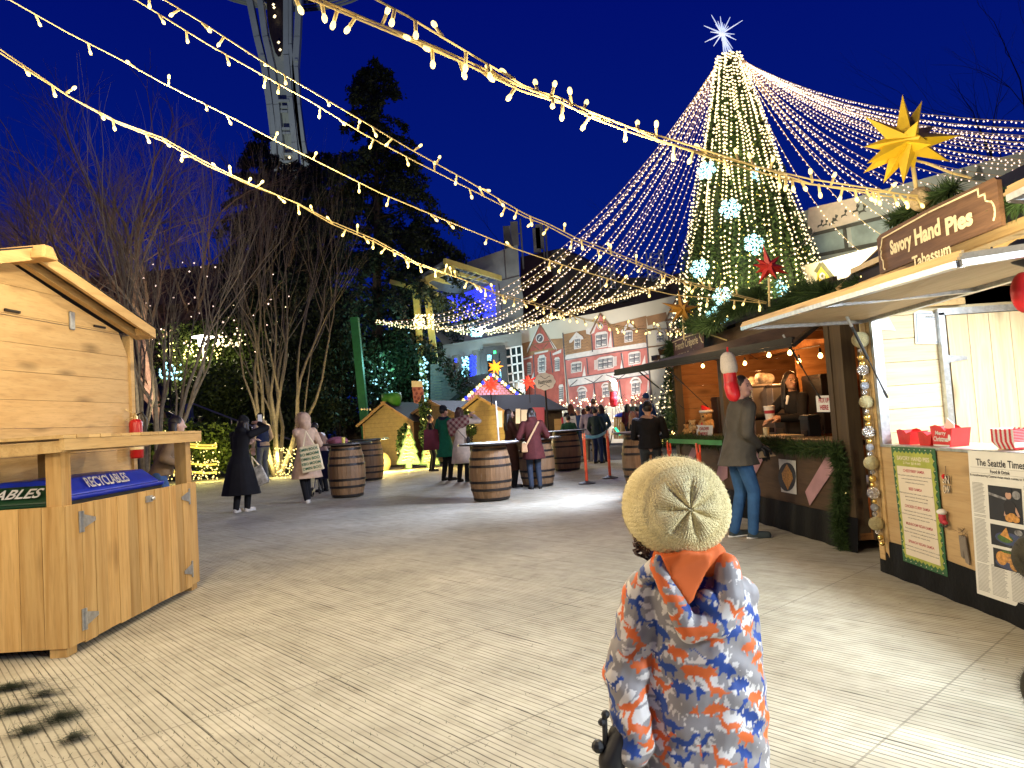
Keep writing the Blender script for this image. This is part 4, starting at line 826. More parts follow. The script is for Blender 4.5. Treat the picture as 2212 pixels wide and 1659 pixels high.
m = MB(); m.lathe([(r_ + .002, L * .22), (r_ + .002, L * .38)], (c.x, c.y, zb), 24); m.build('label_band', MT['cream'], e_)
# ================================================================== bin enclosure
E0 = G(150, 1421); E1 = G(428, 1271); EN = Frame(E0, E1 - E0, (1, 0)); LE = (E1 - E0).length + .03; EF = Frame(E0, (-1, .0), (0, -1))
zb0 = .06; ztp = EN.hit(150, 1092)[1]; zsh = EN.hit(150, 950)[1] ; zsh2 = EN.hit(428, 938)[1]
root = empty('bin_enclosure', (E0.x - .6, E0.y + 1, 0), 'golden cedar bin shed with slatted walls and flat top shelf', 'bin shed')
m = MB()
m.fbox(EN, .0, .17, -.02, .005, zb0, ztp); m.fbox(EN, LE - .16, LE, -.02, .005, zb0, ztp); m.split('side_board', MT['cedar_z'], root)
def edoor(s0, s1, n, hs):
    m = MB(); w_ = (s1 - s0) / n
    for i in range(n): m.fbox(EN, s0 + i * w_ + .002, s0 + (i + 1) * w_ - .002, -.018, .006 + .002 * (i % 2), zb0 - .01 + random.uniform(-.006, .006), ztp + .0)
    d = m.build('door', MT['cedar_z'], root)
    for z_ in (ztp - .12, zb0 + .14):
        sg_ = 1 if hs == s0 else -1; m = MB()
        m.poly([EN.pt(hs + sg_ * .012, .011, z_ - .045), EN.pt(hs + sg_ * .012, .011, z_ + .045), EN.pt(hs + sg_ * .15, .011, z_ + .012), EN.pt(hs + sg_ * .15, .011, z_ - .012)], EN.n * .003); m.fbox(EN, hs - sg_ * .005, hs - sg_ * .035, .006, .010, z_ - .07, z_ + .07) if sg_ > 0 else m.fbox(EN, hs + .005, hs + .03, .006, .010, z_ - .07, z_ + .07)
        m.tube([EN.pt(hs, .014, z_ - .07), EN.pt(hs, .014, z_ + .07)], .009, 8); m.build('hinge', MT['galv'], d)
    return d
mid = (LE) * .535; edoor(.17, mid, 6, .17); d2 = edoor(mid + .005, LE - .16, 6, LE - .16)
m = MB(); m.fbox(EN, mid - .03, mid + .075, .010, .018, ztp - .09, ztp - .04); m.ball(EN.pt(mid + .06, .026, ztp - .065), .018, 10, 8); m.build('latch', MT['galv'], d2)
m = MB(); s_ = 0.0
while s_ < 2.4: m.fbox(EF, s_ + .0015, s_ + .148, -.02, .006, zb0, ztp); s_ += .15
m.build('front_slats', MT['cedar_z'], root)
m = MB()
for s_ in (.0, LE - .12):
    for o_ in (0, ): m.fbox(EN, s_ + .01, s_ + .12, -.13, -.022, 0.0, zb0 + .0)
m.fbox(EN, .012, .115, -.125, -.024, ztp - .3, zsh - .03); m.fbox(EN, LE - .12, LE - .02, -.125, -.024, ztp - .3, zsh2 - .03); m.fbox(EN, 1.05, 1.13, -.85, -.77, .2, zsh); m.fbox(EN, .02, .1, -1.55, -1.47, .2, zsh); m.split('post', MT['cedar_z'], root)
m = MB()
m.beam(EN.pt(-.06, .03, zsh - .03), EN.pt(LE + .06, .03, zsh2 - .03), .035, .075); m.beam(EF.pt(-.03, .03, zsh - .04), EF.pt(2.4, .03, zsh - .10), .035, .075); m.beam(EN.pt(-.04, -.45, zsh - .05), EN.pt(LE + .04, -.45, zsh2 - .05), .035, .06); m.beam(EN.pt(-.04, -.82, zsh - .05), EN.pt(LE + .04, -.82, zsh2 - .05), .035, .06); m.split('rail', MT['cedar_y'], root)
m = MB(); n_ = 15
for i in range(n_):
    a = -.07 + (LE + .14) * i / n_; b_ = a + (LE + .14) / n_ - .005; za = zsh + (zsh2 - zsh) * a / LE; zb_ = zsh + (zsh2 - zsh) * b_ / LE; j = random.uniform(-.004, .006)
    m.hexa([EN.pt(a, .05 + j, za + .01), EN.pt(b_, .05 + j, zb_ + .01), EN.pt(b_, -.9, zb_ + .01), EN.pt(a, -.9, za + .01), EN.pt(a, .05 + j, za + .032 + j), EN.pt(b_, .05 + j, zb_ + .032 + j), EN.pt(b_, -.9, zb_ + .032), EN.pt(a, -.9, za + .032)])
for i in range(10): m.hexa([EN.pt(-.06, -.91 - i * .15, zsh + .01 - i * .006), EN.pt(.9, -.91 - i * .15, zsh + .01 - i * .006), EN.pt(.9, -1.055 - i * .15, zsh + .01 - i * .006), EN.pt(-.06, -1.055 - i * .15, zsh + .01 - i * .006)] + [v + Vector((0, 0, .022)) for v in (EN.pt(-.06, -.91 - i * .15, zsh + .01 - i * .006), EN.pt(.9, -.91 - i * .15, zsh + .01 - i * .006), EN.pt(.9, -1.055 - i * .15, zsh + .01 - i * .006), EN.pt(-.06, -1.055 - i * .15, zsh + .01 - i * .006))])
m.build('shelf_top', MT['cedar_y'], root)
plain('bin_blue', (.015, .045, .62), .35, var=.1); plain('bin_green', (.008, .05, .02), .35, var=.15); plain('bin_grey', (.03, .035, .04), .5)
def bin_(s0, s1, o0, o1, zt0, mt, txt, label, fr, sz):
    o = empty('wheeled_bin', fr.pt((s0 + s1) / 2, (o0 + o1) / 2, 0), label, 'bin', 'bins in the cedar shed'); zt_ = zt0
    m = MB(); q = [fr.pt(a, b_, z_) for z_, k_ in ((.08, .06), (zt_ - .10, 0)) for a, b_ in ((s0 + k_, o0 + k_), (s1 - k_, o0 + k_), (s1 - k_, o1 - k_), (s0 + k_, o1 - k_))]; m.hexa(q); m.build('body', MT['bin_grey' if mt != 'bin_green' else mt], o)
    m = MB(); e_ = .03
    q = [fr.pt(a, b_, z_) for z_, k_ in ((zt_ - .10, -.01), (zt_ - .065, -.02)) for a, b_ in ((s0 + k_, o0 + k_), (s1 - k_, o0 + k_), (s1 - k_, o1 - k_), (s0 + k_, o1 - k_))]; m.hexa(q)
    q = [fr.pt(a, b_, z_) for z_, k_ in ((zt_ - .065, .01), (zt_ + .05, .11)) for a, b_ in ((s0 + k_, o0 + k_), (s1 - k_, o0 + k_), (s1 - k_, o1 - k_), (s0 + k_, o1 - k_))]; m.hexa(q); bev(m.build('lid', MT[mt], o), .012, 2)
    a = fr.pt(0, o1 - .01, zt_ - .065); up = (fr.pt(0, o1 - .11, zt_ + .05) - a).normalized(); nn = up.cross(fr.u).normalized()
    if nn.dot(fr.n) < 0: nn = -nn
    m = MB(); cpt = fr.pt((s0 + s1) / 2 + sz[2], o1 - .055, zt_ - .0) + nn * .012; rt = fr.u * sz[3]
    text_into(m, txt, cpt, rt, up, sz[0], sz[1], .02, slant=.25); m.build('lettering', MT['white'], o)
bin_(.22, 1.52, -.76, -.10, ztp + .115, 'bin_blue', 'RECYCLABLES', 'blue lidded bin reading RECYCLABLES inside the cedar shed', EN, (.56, .095, -.10, 1))
bin_(.16, 1.15, -.78, -.12, ztp + .08, 'bin_green', 'COMPOSTABLES', 'dark green bin reading COMPOSTABLES behind the shed front', EF, (.86, .08, .03, -1))
m = MB(); m.fbox(EN, 1.5, LE - .15, -.7, -.1, .1, ztp - .03); tag(m.build('storage_crate', MT['bin_grey']), 'grey plastic crate at the far end of the bin shed', 'crate')
# ================================================================== barrels
def barrel_proto():
    o = empty('barrel_table', (0, 0, 0)); m = MB(); N = 28; h = .93
    def rad(z): return .29 + .075 * (1 - ((z / h) * 2 - 1) ** 2)
    zs = np.linspace(.02, h, 9)
    for j in range(N):
        a0 = 2 * math.pi * j / N + .004; a1 = 2 * math.pi * (j + 1) / N - .004
        vs = [(rad(z) * math.cos(a), rad(z) * math.sin(a), z) for z in zs for a in (a0, a1)]; m.add(vs, [(2 * i, 2 * i + 1, 2 * i + 3, 2 * i + 2) for i in range(len(zs) - 1)])
    m.add([(.28 * math.cos(t), .28 * math.sin(t), h - .01) for t in np.linspace(0, 6.28, 20)[:-1]], [tuple(range(19))])
    m.build('staves', MT['oak_z'], o, local=True)
    for z in (.04, .20, .33, .60, .73, .88):
        m = MB(); m.lathe([(rad(z) + .002, z - .022), (rad(z) + .007, z - .02), (rad(z + .02) + .007, z + .02), (rad(z) + .002, z + .022)], (0, 0, 0), 32); m.build('hoop', MT['iron'], o, local=True)
    m = MB(); m.lathe([(.50, h + .03), (.53, h + .035), (.53, h + .06), (.50, h + .065)], (0, 0, 0), 40); m.build('tabletop', MT['tabletop'], o, local=True)
    m = MB(); m.lathe([(.24, h), (.30, h + .005), (.30, h + .03), (.24, h + .031)], (0, 0, 0), 24); m.build('collar', MT['iron'], o, local=True); return o
plain('tabletop', (.035, .028, .025), .35, var=.3)
bp0 = barrel_proto()
bl = [(752, 1079, 'barrel table with yellow cup on it, left of the others', 1.0), (801, 1043, 'barrel table right behind the one with the yellow cup', 1.0), (1063, 1086, 'nearest barrel table with clear post behind it, centre of the plaza', .97), (1163, 1056, 'barrel table behind the woman in the maroon puffer coat', .95), (1226, 1022, 'barrel table in front of the menu board', 1.0), (1392, 1056, 'barrel table mostly hidden by the child hat', .98)]
for i, (x, y, lb, s_) in enumerate(bl):
    o = bp0 if i == 0 else copy_tree(bp0); o.location = G(x, y - 6); o.rotation_euler.z = i * .7; o.scale = (s_ * 1.04, s_ * 1.04, s_ * (1.12 if i < 2 else 1.03)); tag(o, lb, 'barrel table', 'wine barrel tables on the plaza')
TB = [G(x, y - 6) for x, y, _, _ in bl]
plain('cup_yellow', (.70, .60, .12), .5); zc_ = .995 * 1.12
c = P(742, 955, TB[0].y - .15); k = .13; o = empty('paper_cup', c, 'yellow paper cup on the left barrel table', 'cup'); m = MB(); c.z = zc_; m.lathe([(.030, 0), (.042, .12), (.039, .12), (.028, .01)], c, 16); m.build('body', MT['cup_yellow'], o)
m = MB(); q0 = P(1082, 1000, TB[2].y + .6); q0.z = 0; m.tube([q0, P(1071, 866, TB[2].y + .6)], .013, 8); tag(m.build('canopy_pole', MT['white']), 'slim pale pole standing behind the nearest barrel table', 'pole')
# ================================================================== far stalls
plain('far_wall', (.50, .36, .15), .7, var=.12, scale=8)
def small_stall(x, y, yaw, wd, dp, eave, peak, label, wall='far_pine', over=.25, sidehole=False):
    """gable faces -n ; origin at gable centre base"""
    c = G(x, y); u = Vector((math.cos(yaw), math.sin(yaw), 0)); b = Vector((-math.sin(yaw), math.cos(yaw), 0)); o = empty('market_stall', c, label, 'market stall', 'small market stalls across the plaza')
    W = lambda a, d, z: Vector((c.x, c.y, 0)) + u * a + b * d + Vector((0, 0, z)); h = wd / 2
    m = MB(); z = .0
    while z < peak - .02:
        z1 = min(z + .16, peak); f = lambda zz: h if zz <= eave else h * (peak - zz) / (peak - eave)
        m.poly([W(-f(z), 0, z), W(f(z), 0, z), W(f(z1), 0, z1 - .004), W(-f(z1), 0, z1 - .004)], b * .03); z += .16
    m.build('gable_wall', MT[wall], o)
    m = MB()
    for s in (-1, 1): m.hexa([W(s * h, .03, 0), W(s * (h - .03), .03, 0), W(s * (h - .03), dp, 0), W(s * h, dp, 0), W(s * h, .03, eave), W(s * (h - .03), .03, eave), W(s * (h - .03), dp, eave), W(s * h, dp, eave)])
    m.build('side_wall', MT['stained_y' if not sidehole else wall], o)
    m = MB(); q = (peak - eave) / h
    for s in (-1, 1):
        A, B, C, D = W(s * (h + .15), -over, eave - .15 * q), W(0, -over, peak), W(0, dp + .2, peak), W(s * (h + .15), dp + .2, eave - .15 * q); up = Vector((0, 0, .05)); m.hexa([A, B, C, D, A + up, B + up, C + up, D + up])
    m.build('roof', MT['roof_felt'], o)
    m = MB()
    for s in (-1, 1): m.beam(W(s * (h + .15), -over - .01, eave - .15 * q), W(0, -over - .01, peak), .03, .09); m.beam(W(s * h, -.01, 0), W(s * h, -.01, eave), .07, .05)
    m.build('trim', MT['pine_x'], o)
    m = MB(); m.box(W(0, -over - .02, peak + .02), (.12, .14, .09), yaw); m.build('ridge_end', MT['pine_x'], o); return o, W
y0 = -.35
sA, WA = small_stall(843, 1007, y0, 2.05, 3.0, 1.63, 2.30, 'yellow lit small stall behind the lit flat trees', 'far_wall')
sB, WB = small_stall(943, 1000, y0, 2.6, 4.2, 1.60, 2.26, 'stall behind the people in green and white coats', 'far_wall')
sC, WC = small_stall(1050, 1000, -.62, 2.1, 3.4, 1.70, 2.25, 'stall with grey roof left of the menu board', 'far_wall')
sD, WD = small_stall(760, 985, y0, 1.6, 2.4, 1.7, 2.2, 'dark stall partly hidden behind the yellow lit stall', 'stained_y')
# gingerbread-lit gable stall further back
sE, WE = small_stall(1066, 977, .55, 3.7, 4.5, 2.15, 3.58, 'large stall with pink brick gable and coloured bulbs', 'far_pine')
plain('pink_brick', (.75, .42, .48), .7, var=.2, scale=30)
m = MB()
for i in range(9):
    for j in range(15):
        z = 2.3 + i * .11; x_ = -1.45 + j * .21 + (i % 2) * .09; hw = 1.7 * (3.5 - z) / 1.3
        if abs(x_) < hw: m.hexa([WE(x_ + a, d, z + b_) for b_ in (0, .09) for a, d in ((-.08, -.06), (.08, -.06), (.08, -.03), (-.08, -.03))])
m.build('brick_gable', MT['pink_brick'], sE)
light('gable_light', 'POINT', WE(0, -.9, 2.75), 40, (1, .50, .72), .1)
o = empty('coloured_light_string', WE(0, -.3, 2.5), 'string of blue, white and yellow bulbs around the pink gable', 'string lights'); m = MB(); cols = []
for k in range(26):
    t = k / 25 * 2 - 1; m.mat([0, 1, 2][k % 3]); m.ball(WE(t * 1.85, -.32, 3.55 - abs(t) * 1.35), .085, 6, 5)
m.build('bulb', [MT['blue_led'], MT['bulb_small'], MT['bulb_warm']], o); m = MB(); m.tube([WE(-1.85, -.3, 2.2), WE(0, -.3, 3.57), WE(1.85, -.3, 2.2)], .01, 5); m.build('cable', MT['black'], o)
m = MB(); needles(m, [WE(-1.8, -.3, 2.4), WE(-.9, -.3, 2.95), WE(0, -.3, 3.5), WE(.9, -.3, 2.95), WE(1.8, -.3, 2.4)], .1, 3000, .12, .012); tag(m.build('pine_garland', MT['needle']), 'pine garland framing the pink brick gable', 'garland', 'pine garlands')
# counter opening in stall C right side
m = MB(); h = 1.15
light('stall_interior', 'POINT', WC(.8, 1.5, 1.5), 8, (1, .4, .5), .1)
m = MB(); q = [P(x, y, 23.2) for x, y in ((1197, 905), (1240, 903), (1246, 962), (1200, 962))]; m.poly(q, (0, .06, 0)); tag(m.build('folding_door', MT['far_pine']), 'open wooden shutter beside the grey roofed stall counter', 'shutter')
m = MB(); q = [P(x, y, 22.2) for x, y in ((1150, 880), (1176, 880), (1176, 915), (1150, 915))]; m.poly(q, (0, .04, 0)); tag(m.build('stall_hatch', glow('hatch_glow', (.35, .05, .08), .12)), 'dim red lit serving hatch behind the maroon coat woman', 'hatch')
for k, (x, y, w_, h_) in enumerate(((1079, 905, 12, 36), (1119, 899, 10, 32), (1133, 905, 14, 40))):
    yy = 22.0; m = MB(); m.poly([P(x - w_ / 2, y + h_ / 2, yy), P(x + w_ / 2, y + h_ / 2, yy), P(x + w_ / 2, y - h_ / 2, yy), P(x - w_ / 2, y - h_ / 2, yy)], (0, .01, 0)); tag(m.build('stall_notice', MT['paper']), ['white notice left of the long haired woman', 'small notice right of the long haired woman face', 'notice behind the two women talking'][k], 'notice', 'paper notices on the stall')
# menu board on stand
o = empty('menu_board', G(1232, 1000), 'free standing white menu board with red edge', 'menu board'); yb = G(1232, 1000).y; m = MB(); m.poly([P(x, y, yb) for x, y in ((1216, 901), (1243, 898), (1250, 950), (1222, 952))], (0, .03, 0)); m.build('panel', MT['paper'], o)
m = MB(); m.poly([P(x, y, yb - .01) for x, y in ((1212, 901), (1216, 901), (1222, 952), (1217, 952))], (0, .04, 0)); m.build('edge', MT['menu_red'], o); m = MB(); a = P(1224, 952, yb); b_ = P(1244, 950, yb); m.beam(a, (a.x, a.y, 0), .04); m.beam(b_, (b_.x, b_.y, 0), .04); m.split('leg', MT['black'], o)
m = MB()
for k in range(14): y = 906 + k * 3; m.beam(P(1221 + k * .3, y, yb - .01), P(1221 + random.choice((12, 16, 18)), y, yb - .01), .004, .014)
m.build('text_lines', MT['ink_grey'], o)
for k, (x0, y0_, x1, y1) in enumerate(((1263, 936, 1268, 1051), (1310, 930, 1318, 1039))):
    b_ = G(x1, y1 - 6); belt_post(b_, P(x0, y0_, b_.y).z, ['orange belt post beside the menu board', 'second orange belt post, right of the menu board one'][k])
m = MB(); a = G(1268, 1045); b_ = G(1318, 1033); A = P(1264, 942, a.y); B = P(1310, 932, b_.y); pts = curve_pts(A, B, .06, 8); 
for i in range(8): m.beam(pts[i], pts[i + 1], .004, .06)
plain('belt_cyan', (.15, .45, .50), .5); tag(m.build('barrier_belt', MT['belt_cyan']), 'pale blue belt between the two far orange posts', 'belt')
o = empty('wooden_bin_shed', G(1345, 965), 'distant plank bin shed with rounded blue lid', 'bin shed'); yb = G(1345, 965).y; m = MB()
for i in range(9): m.hexa([P(1326 + i * 5, 948, yb), P(1330.6 + i * 5, 948, yb), P(1330.6 + i * 5, 948, yb + 1), P(1326 + i * 5, 948, yb + 1), P(1326 + i * 5, 901, yb), P(1330.6 + i * 5, 901, yb), P(1330.6 + i * 5, 901, yb + 1), P(1326 + i * 5, 901, yb + 1)])
m.build('planks', MT['cedar_z'], o); m = MB(); m.ball(P(1346, 898, yb + .5), (.35, .35, .15), 14, 8); m.build('lid', MT['bin_blue'], o, smooth=True)
# stocking + green pot shapes on the roofs
plain('sock_red', (.45, .16, .13), .8); plain('sock_dot', (.20, .05, .05), .8); plain('pot_green', (.06, .26, .02), .5)
def cutout(px, Y, th, name, mt, label, cat, extra=None):
    m = MB(); m.poly([P(x, y, Y) for x, y in px], (0, th, 0)); o = m.build(name, MT[mt]); tag(o, label, cat); return o
o = empty('rooftop_stocking', P(905, 872, 24.5), 'large flat polka dot stocking standing on the stall roofs', 'stocking decoration'); m = MB(); m.poly([P(x, y, 24.5) for x, y in ((890, 836), (913, 836), (917, 868), (908, 873), (894, 870))], (0, .08, 0)); m.build('foot', MT['sock_red'], o)
m = MB(); m.poly([P(x, y, 24.48) for x, y in ((889, 823), (911, 823), (913, 836), (889, 836))], (0, .10, 0)); m.build('cuff', MT['cream'], o); m = MB()
for x, y in ((895, 842), (905, 840), (900, 850), (910, 851), (896, 858), (904, 861), (912, 862), (899, 867)): m.poly([P(x + 3 * math.cos(t), y + 3 * math.sin(t), 24.47) for t in np.linspace(0, 6.28, 9)[:-1]], (0, .02, 0))
m.build('dots', MT['sock_dot'], o)
m = MB(); c = P(847, 874, 26.5); c = P(847, 880, 26.5); m.lathe([(.20, 0), (.32, .08), (.38, .34), (.36, .52), (.32, .53), (.33, .3)], c, 24); o = m.build('green_pot', MT['pot_green'], smooth=True); tag(o, 'round bright green pot shape above the yellow stall roof', 'pot')
# flat lit christmas trees
leafm('flat_green', (.35, .50, .18), (.45, .60, .30)); plain('flat_trim', (.75, .85, .70), .5); plain('flat_edge', (.05, .12, .05), .6); plain('red_dot', (.45, .05, .05), .5)
def flat_tree(cx, yb, yt, label, yd):
    o = empty('flat_christmas_tree', P(cx, yb, yd), label, 'tree decoration', 'lit cut-out christmas trees'); H_ = yb - yt; m = MB()
    prof = [(0, 0.06), (.09, .24), (.07, .26), (.15, .42), (.12, .45), (.21, .62), (.17, .65), (.27, .86), (.25, .90), (.07, .90), (.07, 1.0)]
    pts = [(cx + a * H_, yt + b_ * H_) for a, b_ in prof] + [(cx - a * H_, yt + b_ * H_) for a, b_ in reversed(prof[1:])]
    m.poly([P(x, y, yd) for x, y in pts], (0, .08, 0)); m.build('board', MT['flat_green'], o)
    m = MB(); q = [P(x, y, yd - .01) for x, y in pts]
    for i in range(len(q)): m.beam(q[i], q[(i + 1) % len(q)], .03, .035)
    m.build('edge', MT['flat_edge'], o); m = MB()
    for k in range(9):
        t = .18 + k * .078; hw = .27 * t * 1.05 * H_ * .85; pp_ = [P(cx - hw * .8 + 2 * hw * .8 * j / 6, yt + (t + .015 * math.sin(j * 1.2 + k)) * H_, yd - .03) for j in range(7)]
        m.tube(pp_, .016, 5)
    m.build('tinsel', MT['flat_trim'], o); m = MB()
    for k in range(22):
        t = random.uniform(.2, .86); hw = .24 * t * H_; m.ball(P(cx + random.uniform(-hw, hw) * .8, yt + t * H_, yd - .03), .022, 6, 5)
    m.build('baubles', MT['red_dot'], o); m = MB(); c = Vector((cx, yt + .04 * H_)); st = []
    for j in range(10):
        a = math.pi / 2 + j * math.pi / 5; rr = H_ * (.055 if j % 2 == 0 else .025); st.append(P(c.x + rr * math.cos(a), c.y - rr * math.sin(a), yd - .04))
    m.poly(st, (0, .05, 0)); m.build('star', MT['cream'], o); return o
flat_tree(883, 1012, 918, 'larger lit cut-out tree in front of the yellow stall', 23.6); flat_tree(928, 1012, 930, 'smaller lit cut-out tree half hidden by the man in black', 23.7)
light('tree_spot', 'POINT', P(884, 1005, 22.9), 22, (1, .85, .25), .06); light('tree_spot', 'POINT', P(930, 1003, 23.0), 14, (1, .85, .25), .06)
light('stall_wash', 'POINT', P(835, 985, 22.6), 50, (1, .75, .25), .08); light('sign_fill', 'POINT', P(1177, 850, 19.4), 14, (1, .9, .7), .08); light('stall_wash', 'POINT', P(1020, 960, 21.8), 18, (1, .75, .25), .08); light('stall_wash', 'POINT', P(1090, 940, 20.8), 22, (1, .72, .4), .08)  # the lamp at the Restroom sign is an added fill without fixture
m = MB(); m.mat(0)
for k in range(26): octa(m, P(795 + k * 5.6 + random.uniform(-2, 2), 1021 + random.uniform(-3, 3) - k * .1, 23.5), .035)
tag(m.build('ground_light_string', MT['bulb_warm']), 'line of small lights along the deck edge by the cut-out trees', 'string lights')
def shrub(c, r, n, sz, name='evergreen_shrub', mt='leaf_dark', label='', cat='shrub', group=None, lights=0, clump=14, bm='bulb_warm', lr=.03):
    o = empty(name, (c.x, c.y, 0), label, cat, group); m = MB(); k = clump; cc = rng.normal(size=(k, 3)); cc /= np.linalg.norm(cc, axis=1)[:, None]; cc = cc * rng.uniform(.2, .75, (k, 1)) * np.array(r) + np.array(tuple(c))
    i = rng.integers(0, k, n); d = rng.normal(size=(n, 3)); d /= np.linalg.norm(d, axis=1)[:, None]; p = cc[i] + d * (rng.uniform(0, 1, (n, 1)) ** .4) * np.array(r) * .42; p[:, 2] = np.maximum(p[:, 2], .03)
    leaves(m, p, sz); m.build('foliage', MT[mt], o); m = MB()
    for j in range(4): m.tube([(c.x, c.y, 0), Vector(c) + Vector((random.uniform(-.4, .4) * r[0], random.uniform(-.4, .4) * r[1], 0))], [.04, .015], 5)
    m.build('stem', MT['bark_dark'], o)
    if lights:
        m = MB()
        for j in rng.integers(0, n, lights): octa(m, p[j], lr)
        m.build('fairy_lights', MT[bm], o)
    return o
for k, (x, y, h) in enumerate(((918, 880, 1.1), (868, 930, .8), (1000, 935, 1.1), (1012, 890, .5))):
    c = P(x, y + 25, 23.9); shrub(c, (.35, .35, h), 1500, .06, 'potted_conifer', 'needle', ['tall dark conifer beside the larger cut-out tree', 'low conifer behind the left edge of the cut-out tree', 'conifer behind the woman in the white coat', 'small conifer tip above the white coat woman'][k], 'potted conifer', 'conifers between the small stalls', 16, 10)
def globe(): pass
m = MB(); m.ball(P(820, 1000, 23.6), .38, 14, 10); tag(m.build('planter_ball', MT['far_wall'], smooth=True), 'round pale planter left of the cut-out tree', 'planter')
# ================================================================== big paper stars
def paper_star(c, r, mt, label, n=13, face=None, seed=3, emit=None, squash=1.0, spikes=None):
    o = empty('paper_star', c, label, 'paper star', 'moravian paper stars on the stall roofs'); m = MB(); rnd = random.Random(seed); dirs = []
    g_ = math.pi * (3 - math.sqrt(5))
    for i in range(n):
        y = 1 - 2 * (i + .5) / n; t = g_ * i + seed; q = math.sqrt(1 - y * y); dirs.append(Vector((q * math.cos(t), q * math.sin(t), y)))
    if spikes:
        dirs = [Vector((math.cos(R(a)), d, math.sin(R(a)))).normalized() for a, d, _ in spikes]; lens = [l for _, _, l in spikes]
    else: lens = [1.0] * n
    for d, l in zip(dirs, lens):
        x, y, _ = basis(d); k = r * .235; b = [c + d * r * .12 + (x * math.cos(a) + y * math.sin(a)) * k for a in (0, math.pi / 2, math.pi, 1.5 * math.pi)]; tip = c + d * r * l
        m.add(b + [tip, c], [(0, 1, 4), (1, 2, 4), (2, 3, 4), (3, 0, 4), (1, 0, 5), (2, 1, 5), (3, 2, 5), (0, 3, 5)])
    m.build('spikes', MT[mt], o); return o
plain('star_yellow', (.80, .52, .02), .5, var=.05); plain('star_red', (.55, .03, .02), .5, var=.05); plain('star_orange', (.50, .24, .03), .5, var=.05)
spk = [(92, -.1, 1.0), (62, .1, 1.05), (28, .3, .95), (2, -.1, 1.1), (-28, .0, 1.0), (-68, .3, .62), (-102, -.1, .93), (-122, .1, .97), (-155, -.1, 1.02), (-148, .4, .98), (180, .1, .85), (143, 0, 1.02), (-40, -1.2, .55), (80, -1.4, .5), (0, -3, .35), (180, 3, .8), (40, 1.5, .9)]
YS = RS.hp(1958, 418, .3).y
c = P(1957, 308, YS); rs = 1.0 * 104 / FPX * YS; s_ = paper_star(c, rs, 'star_yellow', 'large bright yellow paper star above the hand pie sign', spikes=spk)
m = MB(); a = P(1970, 345, YS + .05); b_ = P(1980, 412, YS + .05); m.tube([a, b_], .012, 6); m.tube([a, P(2000, 352, YS), P(2060, 375, YS - .1), P(2100, 385, YS - .2)], .008, 5); m.build('pole', MT['cable'], s_)
m = MB(); m.ball(P(1990, 430, YS + .05), .075, 12, 10); m.build('mount', MT['plush_tan'], s_, smooth=True)
YR2 = CS.hp(1660, 660, .3).y; c = P(1661, 576, YR2); spr = [(100, 0, 1.35), (40, .2, 1.0), (25, .8, .8), (-5, 0, .95), (-22, .1, 1.25), (-65, -.1, .85), (-110, .2, .75), (-125, 0, 1.2), (-160, .3, .8), (170, 0, .95), (140, .2, .9), (-85, -1, .7), (60, -2, .4), (180, 3, .8)]
s_ = paper_star(c, 38 / FPX * YR2, 'star_red', 'red paper star on the creperie roof in front of the big tree', spikes=spr); m = MB(); m.tube([P(1661, 600, YR2), P(1662, 662, YR2)], .012, 6); m.tube([P(1672, 590, YR2 + .1), P(1760, 500, YR2 + .9)], .004, 4); m.build('pole', MT['cable'], s_)
YO = CS.hp(1475, 705, .3).y; c = P(1474, 667, YO); spo = [(98, 0, 1.35), (45, .4, 1.0), (5, 0, 1.15), (-20, .4, 1.05), (-62, .1, 1.2), (-75, .4, 1.5), (-130, 0, 1.2), (-170, 0, 1.0), (160, 0, 1.5), (-100, .9, .7), (60, -1.2, .5), (170, .5, .95)]
s_ = paper_star(c, 32 / FPX * YO, 'star_orange', 'orange brown paper star above the French Creperie sign', spikes=spo); m = MB(); m.tube([P(1475, 690, YO), P(1478, 735, YO)], .012, 6); m.tube([P(1476, 692, YO), P(1490, 712, YO), P(1530, 722, YO - .3), P(1570, 735, YO - .8)], .009, 5); m.build('pole', MT['cable'], s_)
glow('red_star_glow', (1, .06, .03), 1.3); glow('orange_star_glow', (1, .30, .02), 2.5)
s_ = paper_star(P(1060, 832, 21.0), .30, 'red_star_glow', 'glowing red paper star in front of the pink brick gable', seed=5, n=14); m = MB(); m.tube([P(1060, 840, 21), P(1062, 876, 21)], .015, 5); m.build('pole', MT['black'], s_)
s_ = paper_star(P(1070, 793, 27), .32, 'orange_star_glow', 'small glowing orange paper star above the pink gable', seed=2, n=16); m = MB(); m.tube([P(1070, 800, 27), P(1072, 830, 27)], .015, 5); m.build('pole', MT['black'], s_)
s_ = paper_star(P(1143, 826, 21.5), .27, 'red_star_glow', 'small red paper star left of the Restroom sign', seed=8, n=12); m = MB(); m.tube([P(1143, 830, 21.5), P(1145, 870, 21.5)], .012, 5); m.build('pole', MT['black'], s_)
# restroom sign
yr = 20.5; o = empty('restroom_sign', P(1177, 846, yr), 'pale scalloped Restroom sign above the grey roofed stall', 'sign'); m = MB(); pts = []
for k in range(48):
    t = 2 * math.pi * k / 48; rr = 1 + .045 * math.cos(8 * t); pts.append(P(1177 + 22.5 * rr * math.cos(t), 824 - 18.5 * rr * math.sin(t), yr))
m.poly(pts, (0, .05, 0)); m.build('board', MT['menu_cream'], o); m = MB(); text_into(m, "Restroom", P(1177, 824, yr - .01), (1, 0, .09), (0, 0, 1), .38, .12, .02)
for sgn_ in (-1, 1):
    m.tube([P(1177 + 11 * math.cos(t), 824 - sgn_ * (9 + 3 * math.sin(3 * t)), yr - .01) for t in np.linspace(.1, 3.0, 9)], .006, 4)
m.build('lettering', MT['ink'], o); m = MB(); a = P(1178, 840, yr + .03); m.tube([(a.x, a.y, 0), a], .03, 6); m.build('pole', MT['iron'], o)
